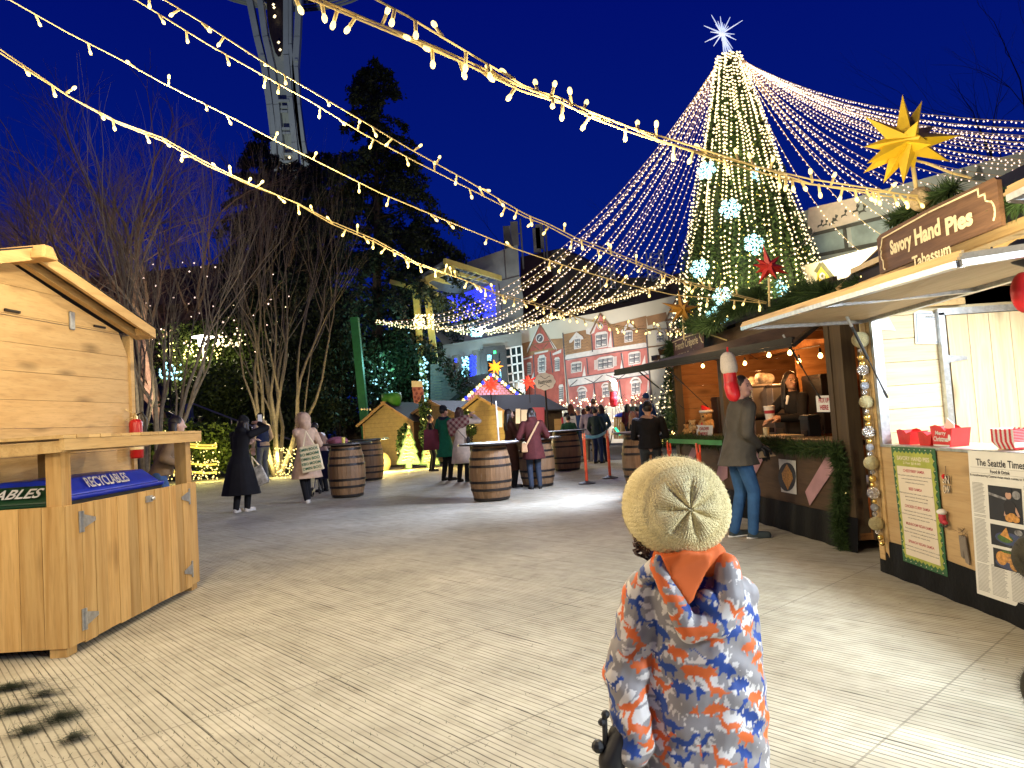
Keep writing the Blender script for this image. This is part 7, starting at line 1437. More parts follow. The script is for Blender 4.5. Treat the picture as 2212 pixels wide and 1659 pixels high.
def person(base, h, yaw, label, top=('coat_black', (.01, .01, .012)), legs=('trouser_black', (.012, .012, .014)), shoes=('shoe_dark', (.02, .02, .02)), coat=.0, hands=None, feet=None, hair=('hair_dark', 'short'), hat=None, lean=0, turn=0, nod=0, puff=0, wide=1.0, group=None, hood=None, vox=.016, gloves=None, skin='skin', collar=None, flare=0.0, face=False, extra=None, bend=0):
    c, s = math.cos(yaw), math.sin(yaw); B = Vector(base); B.z = base[2]
    def W(v): x, y, z = v[0] * h, v[1] * h, v[2] * h; return B + Vector((x * c - y * s, x * s + y * c, z))
    def D(v): return Vector((v[0] * c - v[1] * s, v[0] * s + v[1] * c, v[2]))
    root = empty('person', B, label, 'person', group)
    ft = feet or ((-.055, 0, 0), (.055, .02, 0)); hp = Vector((0, 0 - bend * .02, .52)); ch = Vector((0, lean + bend * .12, .74 - bend * .02)); sh = Vector((0, lean + bend * .17, .815 - bend * .04)); nk = Vector((0, lean * 1.1 + bend * .20, .855 - bend * .05)); hd = Vector((0, lean * 1.15 + .012 + nod + bend * .25, .930 - bend * .06)); w = wide
    m = MB(); legm = MB(); shoe = MB(); arms = MB(); body = MB(); K = h
    for i, sd in enumerate((-1, 1)):
        f = Vector(ft[i]); an = f + Vector((0, -.01, .045)); hip = hp + Vector((sd * .045 * w, 0, 0)); kn, an = ik(hip, an, .245, .24, (0, 1, 0))
        body.cap(W(hip), W(kn), .048 * K, .032 * K); body.cap(W(kn), W(an), .031 * K, .020 * K); body.cap(W(an), W(f + Vector((0, .05, .02))), .016 * K, .010 * K)
        legm.cap(W(hip), W(kn), .054 * K, .041 * K); legm.cap(W(kn), W(an + Vector((0, 0, -.004))), .040 * K, .032 * K)
        tp = f + Vector((sd * .01, .075, .018)); shoe.cap(W(f + Vector((0, -.022, .024))), W(tp), .0235 * K, .0215 * K); shoe.cap(W(an + Vector((0, 0, -.012))), W(f + Vector((0, .01, .026))), .026 * K, .024 * K); shoe.cap(W(f + Vector((0, -.024, .012))), W(tp + Vector((0, 0, -.008))), .0245 * K, .023 * K)
    body.cap(W(hp), W(ch), .045 * K * w, .042 * K * w, 12); body.cap(W(sh + Vector((-.07, 0, -.01))), W(sh + Vector((.07, 0, -.01))), .03 * K, .03 * K); body.cap(W(sh), W(hd - Vector((0, .006, .02))), .032 * K, .030 * K)
    q = Quaternion((0, 0, 1), yaw + turn); body.ball(W(hd), (.044 * K, .055 * K, .066 * K), 14, 12, q); T = lambda v: W(hd) + (q @ (Vector(v) * K)); body.ball(T((0, .022, -.038)), (.030 * K, .030 * K, .028 * K), 10, 8, q); body.cap(T((0, .052, -.002)), T((0, .064, -.018)), .007 * K, .009 * K, 6)
    for sd in (-1, 1): body.ball(T((sd * .046, 0, -.008)), (.008 * K, .014 * K, .02 * K), 8, 6, q)
    hs = hands or ((-.15, .03, .45), (.15, .03, .45)); P_ = puff
    body_arm = []
    for i, sd in enumerate((-1, 1)):
        a = sh + Vector((sd * .105 * w, 0, -.012)); el, wr = ik(a, hs[i], .165, .150, (sd * .5, -.6, -.4)); body.cap(W(a), W(el), .028 * K, .023 * K); body.cap(W(el), W(wr), .023 * K, .015 * K); dr = D((Vector(wr) - Vector(el)).normalized()); hm = MB() if gloves else body
        hand(hm, W(wr), dr, sd, K * (1.0 if not gloves else 1.08), .6)
        if gloves: g_ = hm.build('glove', MT[gloves], root); remesh(g_, .007, 1)
        arms.cap(W(a + Vector((-sd * .012, 0, .0))), W(el), (.044 + P_ * .3) * K, (.036 + P_ * .3) * K); arms.cap(W(el), W(wr), (.036 + P_ * .3) * K, (.028 + P_ * .2) * K)
    b = body.build('body', MT[skin], root); remesh(b, min(vox, .012) if not face else .007, 1)
    # coat: torso loft with hem
    hem = .52 - coat; tl = []
    rows = [(hem, .094 + flare + coat * .10, .082 + flare + coat * .08), (max(hem + .04, .50), .092 + coat * .05, .080 + coat * .05), (.58, .084, .072), (.66, .076, .058), (.74, .086, .062), (.79, .098, .058), (.825, .085, .048), (.855, .044, .040)]
    vs = []; n = 20
    for z, rx, ry in rows:
        t = max(0, (z - .5) / .35); oy = (lean + bend * .17) * t * (1 if z > .5 else 0); zz = z - bend * .04 * t
        for j in range(n): a = 6.2832 * j / n; vs.append(W(((rx * w + P_) * math.cos(a) * (1 + .025 * math.sin(a * 5 + z * 30) * (coat > 0.05)), oy + (ry * w + P_) * math.sin(a) * (1 + .03 * math.sin(a * 7)), zz)))
    arms.add(vs, [(i * n + j, i * n + (j + 1) % n, (i + 1) * n + (j + 1) % n, (i + 1) * n + j) for i in range(len(rows) - 1) for j in range(n)] + [tuple(range(n - 1, -1, -1)), tuple((len(rows) - 1) * n + j for j in range(n))])
    if hood: arms.cap(W(nk + Vector((-.02, -.03, 0))), W(nk + Vector((.02, -.03, 0))), .045 * K, .045 * K)
    o = arms.build('coat' if coat > .1 else 'jacket', cloth(*top), root); remesh(o, vox * .8, 2); root['_c'] = 1
    legm.cap(W(hp + Vector((-.035, 0, -.01))), W(hp + Vector((.035, 0, -.01))), .056 * K, .056 * K); o = legm.build('trousers', cloth(*legs), root); remesh(o, vox * .8, 2); o = shoe.build('shoes', cloth(*shoes), root); remesh(o, min(vox, .010), 1)
    hm = MB(); kind = hair[1]
    if kind != 'none':
        hm.ball(T((0, -.012, .016)), (.050 * K, .056 * K, .062 * K), 14, 10, q)
        if kind == 'long':
            for dx in (-.03, -.01, .01, .03): hm.cap(T((dx, -.035, .0)), T((dx * 1.5, -.055, -.19)), .026 * K, .018 * K)
            for sd in (-1, 1): hm.cap(T((sd * .043, -.005, .01)), T((sd * .055, .0, -.13)), .018 * K, .012 * K)
        if kind == 'bob':
            for dx in (-.03, 0, .03): hm.cap(T((dx, -.03, .0)), T((dx * 1.2, -.035, -.07)), .030 * K, .026 * K)
        if kind == 'bun': hm.cap(T((-.02, -.05, .0)), T((.02, -.05, -.02)), .03 * K, .03 * K)
        o = hm.build('hair', MT[hair[0]], root); remesh(o, .009, 2)
    if hat:
        hm = MB(); hm.ball(T((0, -.006, .026)), (.053 * K, .061 * K, .056 * K), 14, 10, q); hm.cap(T((0, -.03, .06)), T((0, .0, .06)), .03 * K, .03 * K)
        o = hm.build('hat', cloth(*hat), root); remesh(o, .009, 2)
    if collar:
        hm = MB(); cc = sh + Vector((0, .0, .02)); 
        for k in range(10): a = 6.28 * k / 10; a2 = 6.28 * (k + 1) / 10; hm.cap(W(cc + Vector((.06 * math.cos(a), .045 * math.sin(a), .01 * math.sin(a * 2)))), W(cc + Vector((.06 * math.cos(a2), .045 * math.sin(a2), .01 * math.sin(a2 * 2)))), .024 * K, .024 * K)
        o = hm.build(collar[2] if len(collar) > 2 else 'scarf', cloth(*collar[:2]), root); remesh(o, .012, 2)
    if face:
        fm = MB()
        for sd in (-1, 1): fm.ball(T((sd * .018, .0485, .004)), (.0065 * K, .004 * K, .0038 * K), 8, 6, q)
        fm.build('eye', MT['ink'], root); fm = MB()
        for sd in (-1, 1): fm.cap(T((sd * .010, .053, .016)), T((sd * .028, .046, .017)), .0022 * K, .0016 * K, 5)
        fm.build('eyebrow', MT['hair_dark'], root); fm = MB(); fm.ball(T((0, .052, -.036)), (.010 * K, .004 * K, .0035 * K), 8, 6, q); fm.build('mouth', plain('lip', (.30, .08, .07), .4), root)
    return root, W, D, T
def at(x, y): return G(x, y)
def ph(x, ytop, ybot, extra=1.0): b = G(x, ybot - 2); return b, (P(x, ytop, b.y).z) * extra
plain('skin_tan', (.40, .22, .14), .5, var=.05); plain('skin_pink', (.55, .30, .24), .5, var=.05)
blk = ('coat_black', (.008, .008, .010)); tb = ('trouser_black', (.010, .010, .012))
wht = ('shoe_white', (.60, .56, .50)); jean = ('denim', (.05, .10, .20)); navy = ('navy', (.02, .035, .10)); grey = ('grey_cloth', (.16, .15, .18))
# 1 woman in black photographing
b, h = ph(523, 896, 1108); r1, W, D, T = person(b, h, -.35, 'person in a long black coat holding up a phone, white sneakers', blk, tb, wht, coat=.34, flare=.05, hands=((-.06, .20, .70), (.07, .24, .90)), hair=('hair_dark', 'long'), hat=blk, hood=1, wide=1.15, feet=((-.03, -.04, 0), (.035, .05, 0)), bend=.3)
hd_ = W((.07, .25, .955)); m = MB(); m.box(hd_, (.075, .012, .15), .1); tag(bev(m.build('phone', MT['white'], base=hd_), .004), 'white phone held up by the person in the long black coat', 'phone')
plain('tote_print', (.40, .38, .33), .8, var=.75, scale=9); m = MB(); c = W((.15, .10, .36)); m.cap(c + Vector((-.06, 0, .12)), c + Vector((.04, 0, -.16)), .13, .15); o = m.build('body', MT['tote_print']); 
def bag(c, w_, h_, mt, label, tilt=0.0, name='tote_bag', strap=.35, cat='bag', txt=None, yaw=0.0, strap_mt='cream'):
    o = empty(name, c, label, cat); m = MB(); x = Vector((math.cos(yaw), math.sin(yaw), 0)) ; z = Vector((-math.sin(tilt) * x.x, -math.sin(tilt) * x.y, math.cos(tilt))); xx = Vector((x.x * math.cos(tilt), x.y * math.cos(tilt), math.sin(tilt))); nn = xx.cross(z)
    q = [c + xx * a * w_ / 2 * (1 - .12 * (b_ > 0)) + nn * o_ * (.045 if b_ <= 0 else .02) + z * b_ * h_ / 2 for b_ in (-1, 1) for a, o_ in ((-1, -1), (1, -1), (1, 1), (-1, 1))]; m.hexa(q); bev(m.build('body', MT[mt], o), .02, 3)
    m = MB()
    for s in (-1, 1): m.tube([c + xx * (-.25 * w_) + nn * s * .02 + z * h_ / 2, c + nn * s * .02 + z * (h_ / 2 + strap), c + xx * (.25 * w_) + nn * s * .02 + z * h_ / 2], .010, 5)
    m.build('strap', MT[strap_mt], o)
    if txt:
        m = MB()
        for k, t in enumerate(txt): text_into(m, t, c + nn * .050 + z * (h_ * (.36 - .18 * k)), xx, z, w_ * .86, h_ * .11, .02)
        m.build('lettering', txt_mt, o)
    return o
bpy.data.objects.remove(o); bag(W((.16, .10, .36)), .24, .36, 'tote_print', 'grey and white patterned tote carried by the person in black', .35, strap=.2)
# 2 man in vest
b, h = ph(572, 893, 1041); vt = ('hoodie_pink', (.36, .28, .24)); r2, W, D, T = person(b, h, .9, 'man in a navy quilted vest over a pale hoodie, head bowed', vt, ('jeans_grey', (.10, .12, .17)), ('shoe_blue', (.03, .08, .20)), hands=((-.13, .05, .52), (.13, .14, .55)), hat=blk, hood=1, nod=.015, lean=.02, wide=1.05, feet=((-.06, 0, 0), (.06, .04, 0)))
m = MB(); prof = []
for k in range(9): z = .50 + k * .036; prof += [(.092 + .006 * (k % 2), z), (.098, z + .018)]
m2 = MB(); vs = []; n = 20
for i, (r_, z) in enumerate(prof):
    rr_ = r_ * (1 - .0 * z) * (1.02 if z < .78 else .95)
    for j in range(n): a = 6.2832 * j / n; vs.append(W((rr_ * 1.02 * math.cos(a), .02 * ((z - .5) / .3) + rr_ * .80 * math.sin(a), z)))
m2.add(vs, [(i * n + j, i * n + (j + 1) % n, (i + 1) * n + (j + 1) % n, (i + 1) * n + j) for i in range(len(prof) - 1) for j in range(n)]); m2.build('vest', cloth('vest_navy', (.012, .025, .10)), r2, smooth=True)
# 3 beige coat
b, h = ph(666, 895, 1088); r3, W, D, T = person(b, h, .75, 'person in a long beige padded coat with fur hood and white sneakers', ('coat_beige', (.55, .38, .26)), tb, wht, coat=.24, flare=.035, hands=((.02, .13, .82), (.10, .12, .72)), hair=('hair_dark', 'none'), puff=.012, wide=1.1, feet=((-.02, 0, 0), (.02, .05, 0)))
m = MB(); m.ball(T((0, -.012, .01)), (.075 * h, .078 * h, .088 * h), 14, 12); m.cap(T((0, -.05, -.05)), T((0, -.02, -.08)), .06 * h, .06 * h); remesh(m.build('hood', MT['coat_beige'], r3), .012, 2); plain('fur', (.50, .36, .22), .95, var=.35, scale=60, bmp=.8); m = MB()
for k in range(14): a = 6.28 * k / 14; a2 = 6.28 * (k + 1) / 14; m.cap(T((.06 * math.cos(a), .055, .005 + .078 * math.sin(a))), T((.06 * math.cos(a2), .055, .005 + .078 * math.sin(a2))), .022 * h, .022 * h, 8)
remesh(m.build('fur_trim', MT['fur'], r3), .010, 1)
txt_mt = plain('tote_green', (.02, .16, .09), .7); c = P(672, 990, b.y - .42); bag(c, .42, .50, 'cream', 'cream tote with rows of green letters on the beige coat person', .14, txt=('OMIN BOOK', 'BO MOOMI', 'OMIN BOO', 'KBO MOOM', 'OMIN BOO'), strap=.28)
# 4 bronze puffer + stroller
b = G(700, 1062); h = P(690, 908, b.y).z; r4, W, D, T = person(b, h, 1.0, 'person in a shiny bronze puffer jacket behind the beige coat', ('puffer_bronze', (.20, .12, .10)), tb, puff=.02, hands=((-.10, .12, .60), (.10, .20, .60)), hair=('hair_dark', 'short'), bend=.5)
MT['puffer_bronze'].node_tree.nodes['Principled BSDF'].inputs['Roughness'].default_value = .35
o = empty('stroller', G(705, 1070), 'black folding stroller between the beige coat and the left barrel', 'stroller'); m = MB(); g0 = G(705, 1068)
for dx in (-.22, .22):
    for dy in (-.3, .3): m.tube([g0 + Vector((dx, dy + .09 * math.cos(t), .09 + .09 * math.sin(t))) for t in np.linspace(0, 6.28, 14)], .018, 6)
m.build('wheel', MT['black'], o); m = MB()
for dx in (-.2, .2): m.tube([g0 + Vector((dx, -.3, .09)), g0 + Vector((dx, .1, .55)), g0 + Vector((dx, .35, .95))], .014, 6); m.tube([g0 + Vector((dx, .3, .09)), g0 + Vector((dx, -.1, .55))], .014, 6)
m.build('frame', MT['galv'], o); m = MB(); m.hexa([g0 + Vector(v) for v in ((-.18, -.2, .35), (.18, -.2, .35), (.18, .2, .35), (-.18, .2, .35), (-.2, -.1, .5), (.2, -.1, .5), (.22, .4, .95), (-.22, .4, .95))]); m.build('seat', MT['black'], o)
m = MB(); c = P(728, 958, TB[0].y + .15); c.z = zc_; m.ball(c + Vector((0, 0, .05)), (.22, .12, .09), 12, 8); m.ball(c + Vector((.12, 0, .04)), (.12, .10, .07), 10, 8); o = m.build('folded_scarf', plain('dusty_pink', (.30, .10, .14), .9)); remesh(o, .015, 2); tag(o, 'dusty pink folded scarf lying on the left barrel table', 'scarf')
# 5..9
b, h = ph(933, 896, 1020); person(b, h, -1.3, 'man in black standing by the smaller cut-out tree', blk, tb, hands=((-.08, .15, .62), (.08, .15, .62)), skin='skin_tan', group=None, nod=.01)
b, h = ph(966, 877, 1040); r6, W, D, T = person(b, h, -.75, 'person in green coat with black beanie and dark red bag', ('coat_green', (.01, .14, .08)), tb, coat=.20, flare=.02, hands=((-.10, .12, .68), (.10, .16, .70)), hat=blk, collar=('scarf_navy', (.02, .03, .06)), wide=1.05, turn=-.2, skin='skin_pink')
plain('bag_red', (.10, .008, .02), .8); bag(W((-.13, -.10, .56)) + Vector((-.02, -.12, 0)), .40, .50, 'bag_red', 'dark red shoulder bag on the person in the green coat', .0, name='shoulder_bag', strap=.3, strap_mt='bag_red')
b, h = ph(1001, 879, 1043); r7, W, D, T = person(b, h, -.5, 'woman in a long cream coat with a checked shawl', ('coat_cream', (.60, .50, .40)), tb, coat=.27, flare=.02, hands=((.02, .17, .84), (.14, .15, .86)), hair=('hair_brown', 'long') if plain('hair_brown', (.05, .02, .012), .5, var=.4, scale=40) else None, wide=1.05)
def plaid():
    m, n, b_ = nodes_of('plaid'); t = new(n, "ShaderNodeTexCoord"); s = new(n, "ShaderNodeSeparateXYZ"); n.links.new(t.outputs['Object'], s.inputs[0]); a = mth(n, 'GREATER_THAN', mth(n, 'FRACT', mth(n, 'MULTIPLY', mth(n, 'ADD', s.outputs[0], s.outputs[2]), 7)), .5); c_ = mth(n, 'GREATER_THAN', mth(n, 'FRACT', mth(n, 'MULTIPLY', mth(n, 'SUBTRACT', s.outputs[2], s.outputs[0]), 7)), .5)
    n.links.new(mixc(n, mth(n, 'MULTIPLY', mth(n, 'ADD', a, c_), .5), (.13, .02, .025), (.34, .24, .20)), b_.inputs['Base Color']); b_.inputs['Roughness'].default_value = .9; MT['plaid'] = m
plaid(); m = MB()
for k in range(9): t = k / 8; m.cap(W((-.14 + .02 * t, -.02, .80 - .14 * t)), W((.12, -.03, .85 - .05 * t)), (.05) * h, .045 * h)
remesh(m.build('shawl', MT['plaid'], r7), .015, 2); m = MB(); m.tube([W((-.10, -.085, .80)), W((.02, -.10, .70)), W((.13, -.08, .58))], .008, 5); m.ball(W((.15, -.05, .55)), (.05, .06, .09), 10, 8); tag(m.build('crossbody_bag', MT['black']), 'small black crossbody bag on the woman in the cream coat', 'bag')
b, h = ph(1108, 883, 1055); r8, W, D, T = person(b, h, -1.25, 'woman in a dark brown coat with very long dark hair', ('coat_brown', (.055, .022, .014)), tb, coat=.30, hands=((-.06, .17, .66), (.08, .19, .64)), hair=('hair_dark', 'long'), skin='skin', face=True, vox=.014)
b, h = ph(1158, 881, 1058); r9, W, D, T = person(b, h, .15, 'woman in a maroon puffer coat with a tan crossbody strap', ('coat_maroon', (.075, .018, .018)), ('jeans_dark', (.03, .04, .06)), coat=.15, puff=.012, flare=.01, hands=((-.10, .14, .66), (.12, .12, .62)), hair=('hair_dark', 'bob'), hood=1, wide=1.15)
m = MB(); m.beam(W((.07, -.10, .83)), W((-.10, -.115, .56)), .035, .006, up=(0, 1, 0)); m.build('strap', plain('tan_leather', (.38, .22, .10), .6), r9) ; bag(W((-.13, -.11, .52)), .12, .18, 'tan_leather', 'small tan bag hanging at the left hip of the maroon coat woman', 0, name='handbag', strap=.02)
# crowd
cr_ = [(1240, 872, 988, 'person with long auburn hair in a dark coat at the back of the queue', 'coat_dark', (.02, .02, .03), navy, 'hair_auburn', 'long', .2, None),
 (1256, 880, 995, 'person in a grey cap and blue jacket by the menu board', 'jacket_blue', (.02, .05, .16), navy, 'hair_brown', 'short', 2.8, ('cap_grey', (.25, .25, .28))),
 (1278, 876, 999, 'person in a pale grey coat and white sneakers seen from behind', 'coat_greylilac', (.27, .24, .32), ('beige_trouser', (.20, .17, .13)), 'hair_dark', 'short', -.3, None),
 (1234, 896, 1008, 'person in a dark green jacket beside the orange post', 'jacket_green', (.015, .06, .03), jean, 'hair_dark', 'short', -.2, None),
 (1306, 874, 1000, 'tall person in a denim blue jacket and wide navy trousers', 'jacket_denim', (.03, .07, .12), ('navy_wide', (.012, .018, .05)), 'hair_brown', 'bob', .5, None),
 (1293, 880, 1003, 'person in a dark teal top carrying a green glow bracelet', 'jacket_teal', (.015, .03, .035), navy, 'hair_dark', 'short', -.6, None),
 (1289, 861, 975, 'person in purple grey coat standing behind the queue', 'coat_plum', (.05, .03, .06), navy, 'hair_brown', 'short', .3, None),
 (1268, 882, 985, 'person with long red brown hair deep in the queue', 'coat_dark', (.02, .02, .03), navy, 'hair_auburn', 'long', .8, None),
 (1405, 850, 985, 'tall person in a blue hooded jacket at the right of the crowd', 'hood_blue', (.02, .06, .16), navy, 'hair_dark', 'none', .6, ('hood_blue', (.02, .06, .16))),
 (1362, 872, 975, 'person in a dark red jacket with a bag in the right crowd', 'jacket_red', (.12, .02, .025), navy, 'hair_dark', 'long', -.9, None),
 (1374, 862, 968, 'man facing the camera at the back of the right crowd', 'jacket_dkgreen', (.03, .05, .05), navy, 'hair_dark', 'short', 3.0, None),
 (1383, 878, 980, 'short haired person in red grey jacket in the right crowd', 'jacket_redgrey', (.16, .06, .06), navy, 'hair_dark', 'short', .4, None)]
plain('hair_auburn', (.12, .04, .015), .5, var=.4, scale=40); plain('hair_blonde', (.40, .22, .12), .5, var=.4, scale=40)
for x, y0_, y1, lb, tn, tc_, lg, hr, hk, yw_, hat in cr_:
    b, h = ph(x, y0_, y1); person(b, h, yw_, lb, (tn, tc_), lg, wht if 'white' in lb else ('shoe_dark', (.02, .02, .02)), coat=.12 if 'coat' in tn else 0, hands=((-.12, .08, .52), (.12, .10, .55)), hair=(hr, hk), hat=hat, group=None, vox=.02, skin='skin_pink', wide=1.1, face='facing' in lb)
glow('glow_green', (.05, 1, .45), 1.6); b = G(1308, 1000); m = MB(); m.tube([P(1334 + 6 * math.sin(t), 931 + 8 * t * .9, b.y) for t in np.linspace(-1, 1.2, 8)], .035, 6); tag(m.build('glow_band', MT['glow_green']), 'bright green glowing band in the crowd', 'glow stick')
b = G(1413, 1078); h = P(1402, 868, b.y).z; rA, W, D, T = person(b, h, -.1, 'large person in a black sweater and black beanie seen from behind', blk, ('dk_trouser', (.03, .035, .04)), hands=((-.08, .16, .62), (.10, .16, .62)), hat=('beanie_black', (.006, .006, .006)), wide=1.35, collar=('scarf_pink', (.32, .20, .16)))
b = G(1376, 1025); h = P(1374, 888, b.y).z; person(b, h, -1.1, 'person with long blonde hair in a black coat by the hidden barrel', blk, tb, coat=.1, hair=('hair_blonde', 'long'), skin='skin_pink')
# person behind the bin shed
b = P(340, 900, 9.6); b.z = 0; h = P(330, 893, 9.6).z; rB, W, D, T = person(b, h, -1.0, 'person with dark hair in plaid shirt and jeans behind the bin shed', ('plaid_shirt', (.20, .13, .07)), ('jeans_blue', (.05, .10, .24)), hands=((-.10, .12, .60), (.10, .12, .60)), hair=('hair_dark', 'bob'), bend=.5, wide=1.1)
# man at the creperie
b = G(1611, 1163); b.y += .05; h = P(1604, 812, b.y).z; rM, W, D, T = person(b, h, -1.5, 'man in grey jacket and blue jeans eating beside the creperie counter', ('jacket_olive', (.085, .076, .062)), ('jeans_mid', (.04, .11, .25)), ('shoe_grey', (.045, .06, .065)), hands=((-.03, .10, .585), (.05, .11, .57)), hair=('hair_dark', 'short'), turn=-1.0, gloves='black', wide=1.18, puff=.010, face=True, vox=.012, feet=((-.05, -.03, 0), (.05, .05, 0)), skin='skin_pink', coat=.07, flare=.012, lean=.05, collar=('jacket_olive', (.10, .085, .065), 'collar'))
m = MB(); c = W((.02, .17, .52)); m.hexa([c + Vector(v) for v in ((-.08, -.03, -.06), (.10, -.03, -.05), (.10, .03, -.05), (-.08, .03, -.06), (-.03, -.015, .06), (.03, -.015, .06), (.03, .015, .06), (-.03, .015, .06))]); plain('kraft', (.52, .38, .24), .8, bmp=.4); tag(bev(m.build('paper_bag', MT['kraft']), .008), 'crumpled brown paper bag held by the man in the grey jacket', 'paper bag')
m = MB()
for i in (0, 1):
    f = ((-.05, -.03, 0), (.05, .05, 0))[i]; m.cap(W((f[0], f[1] - .028, .006)), W((f[0], f[1] + .082, .006)), .026 * h, .025 * h, 8)
o = m.build('sole', MT['white'], rM); o.scale = (1, 1, 1)
for v in o.data.vertices: v.co.z = max(0, min(v.co.z, .018))
# vendor
zv = zcc; vb = CS.hp(1717, 900, -.75); vb.z = .05; h = (CS.hit(1714, 802, -.75)[1] - .05); rV, W, D, T = person(vb, h, 1.95, 'vendor with dark hair and glasses reaching over the creperie counter', ('jacket_black', (.012, .011, .011)), tb, hands=((-.08, .20, .66), (.20, .20, .68)), hair=('hair_dark', 'long'), turn=1.25, face=True, vox=.012, skin='skin_tan')
m = MB()
for sd in (-1, 1): m.tube([T((sd * .018 + .014 * math.cos(t), .056, .004 + .011 * math.sin(t))) for t in np.linspace(0, 6.28, 12)], .0015, 4)
m.build('glasses', MT['brass'], rV)
m = MB(); m.cap(W((0, .066, .765)), W((0, .05, .815)), .012, .022); m.build('shirt', MT['white'], rV)
# ------------------------------------------------------------------ child in the foreground
YK = 1.9; ppm = FPX / YK
def K(x, y, d=0.0): return P(x, y, YK + d)
kb = gz(K(1490, 1500)); child = empty('person', kb, 'child seen from behind in a dinosaur print jacket and cream knitted hat', 'person')
body = MB(); hd = K(1440, 1120, .10)
body.ball(hd, (.085, .10, .105), 16, 12); body.cap(K(1455, 1190, .08), K(1470, 1250, .06), .055, .06); body.cap(K(1480, 1270, .05), K(1490, 1480, .05), .10, .10, 12); hipz = .52
for s, x in ((-1, -.07), (1, .07)):
    a = Vector((kb.x + x, YK + .03, hipz)); kn = Vector((kb.x + x, YK + .05, .28)); an = Vector((kb.x + x, YK + .02, .06)); body.cap(a, kn, .06, .045); body.cap(kn, an, .045, .03); body.cap(an, an + Vector((0, .12, -.03)), .03, .03)
LS_ = K(1402, 1285, .035); LE_ = K(1352, 1460, .02); LW = K(1345, 1600, -.04); RS_ = K(1588, 1285, .04); RE = K(1606, 1445, .05); RW_ = K(1610, 1595, .0)
for a, e_, w_ in ((LS_, LE_, LW), (RS_, RE, RW_)): body.cap(a, e_, .032, .03); body.cap(e_, w_, .028, .022)
remesh(body.build('body', MT['skin_tan'], child), .009, 1)
gl = MB(); hand(gl, K(1318, 1640, -.05), (-.12, -.02, -1), -1, 1.0, .7, (1, 0, 0)); gl.cap(K(1345, 1590, -.04), K(1322, 1645, -.05), .038, .036)
remesh(gl.build('glove', MT['black'], child), .006, 1)
gl = MB(); hand(gl, K(1616, 1615, -.02), (.1, -.05, -1), 1, .92, .7, (-1, 0, 0)); remesh(gl.build('glove', MT['black'], child), .006, 1)
m = MB(); m.cap(K(1306, 1545, -.05), K(1308, 1625, -.05), .007, .007); m.ball(K(1308, 1543, -.055), .011, 8, 6); m.ball(K(1300, 1560, -.055), .010, 8, 6); m.ball(K(1292, 1612, -.05), .017, 8, 6); m.build('glove_toggle', MT['black'], child)
tr_ = MB(); sh_ = MB()
for x in (-.07, .07): tr_.cap(Vector((kb.x + x * .8, YK + .05, hipz)), Vector((kb.x + x, YK + .05, .28)), .06, .055); tr_.cap(Vector((kb.x + x, YK + .05, .28)), Vector((kb.x + x, YK + .02, .08)), .06, .05); sh_.cap(Vector((kb.x + x, YK - .02, .045)), Vector((kb.x + x, YK + .13, .04)), .042, .04)
remesh(tr_.build('trousers', cloth('child_trouser', (.02, .02, .03)), child), .012, 1); remesh(sh_.build('boots', MT['black'], child), .012, 1)
# jacket : torso loft + sleeves + hood
jk = MB(); rows = [(1740, 1372, 1662, .135), (1640, 1374, 1658, .135), (1560, 1376, 1654, .130), (1480, 1382, 1650, .124), (1400, 1388, 1642, .116), (1320, 1388, 1632, .108), (1270, 1372, 1616, .100), (1235, 1392, 1588, .085), (1205, 1425, 1545, .065)]
vs = []; n = 40
for y, x0, x1, ry in rows:
    c0 = K(x0, y, .04); c1 = K(x1, y, .04); c = (c0 + c1) / 2; rx = (c1 - c0).length / 2
    for j in range(n): a = 6.2832 * j / n; wr = 1 + .018 * math.sin(a * 6 + y * .03) + .012 * math.sin(a * 11 - y * .05); vs.append(c + Vector((rx * math.cos(a) * wr, ry * math.sin(a) * wr, 0)))
jk.add(vs, [(i * n + j, i * n + (j + 1) % n, (i + 1) * n + (j + 1) % n, (i + 1) * n + j) for i in range(len(rows) - 1) for j in range(n)] + [tuple(range(n - 1, -1, -1)), tuple((len(rows) - 1) * n + j for j in range(n))])
jk.cap(K(1392, 1278, .035), LE_ , .056, .060, 14); jk.cap(K(1385, 1290, .035), K(1600, 1290, .04), .05, .05, 14); jk.cap(LE_, K(1362, 1575, -.03), .056, .050, 14); jk.cap(K(1365, 1560, -.03), K(1366, 1608, -.035), .054, .057, 14); jk.cap(K(1592, 1280, .04), K(1606, 1440, .05), .048, .052, 14); jk.cap(K(1606, 1440, .05), K(1610, 1600, .0), .052, .046, 14)
# hood lying on the back (folds)
for a, b_, r0_, r1_ in (((1425, 1225, -.055), (1452, 1290, -.085), .026, .026), ((1452, 1290, -.085), (1490, 1360, -.085), .026, .034), ((1568, 1222, -.055), (1578, 1290, -.075), .034, .040), ((1578, 1290, -.075), (1545, 1352, -.085), .040, .036), ((1490, 1355, -.085), (1548, 1352, -.085), .033, .036), ((1530, 1300, -.07), (1560, 1330, -.075), .035, .04), ((1400, 1240, -.02), (1430, 1215, -.04), .026, .026)): jk.cap(K(*a), K(*b_), r0_, r1_, 12)
jo = jk.build('jacket', MT['skin'], child); remesh(jo, .0036, 9, .5); bake(jo); me = jo.data
nv = len(me.vertices); co = np.empty(nv * 3); me.vertices.foreach_get('co', co); co = co.reshape(-1, 3) + np.array(WL[jo]); no = np.empty(nv * 3); me.vertices.foreach_get('normal', no); no = no.reshape(-1, 3)
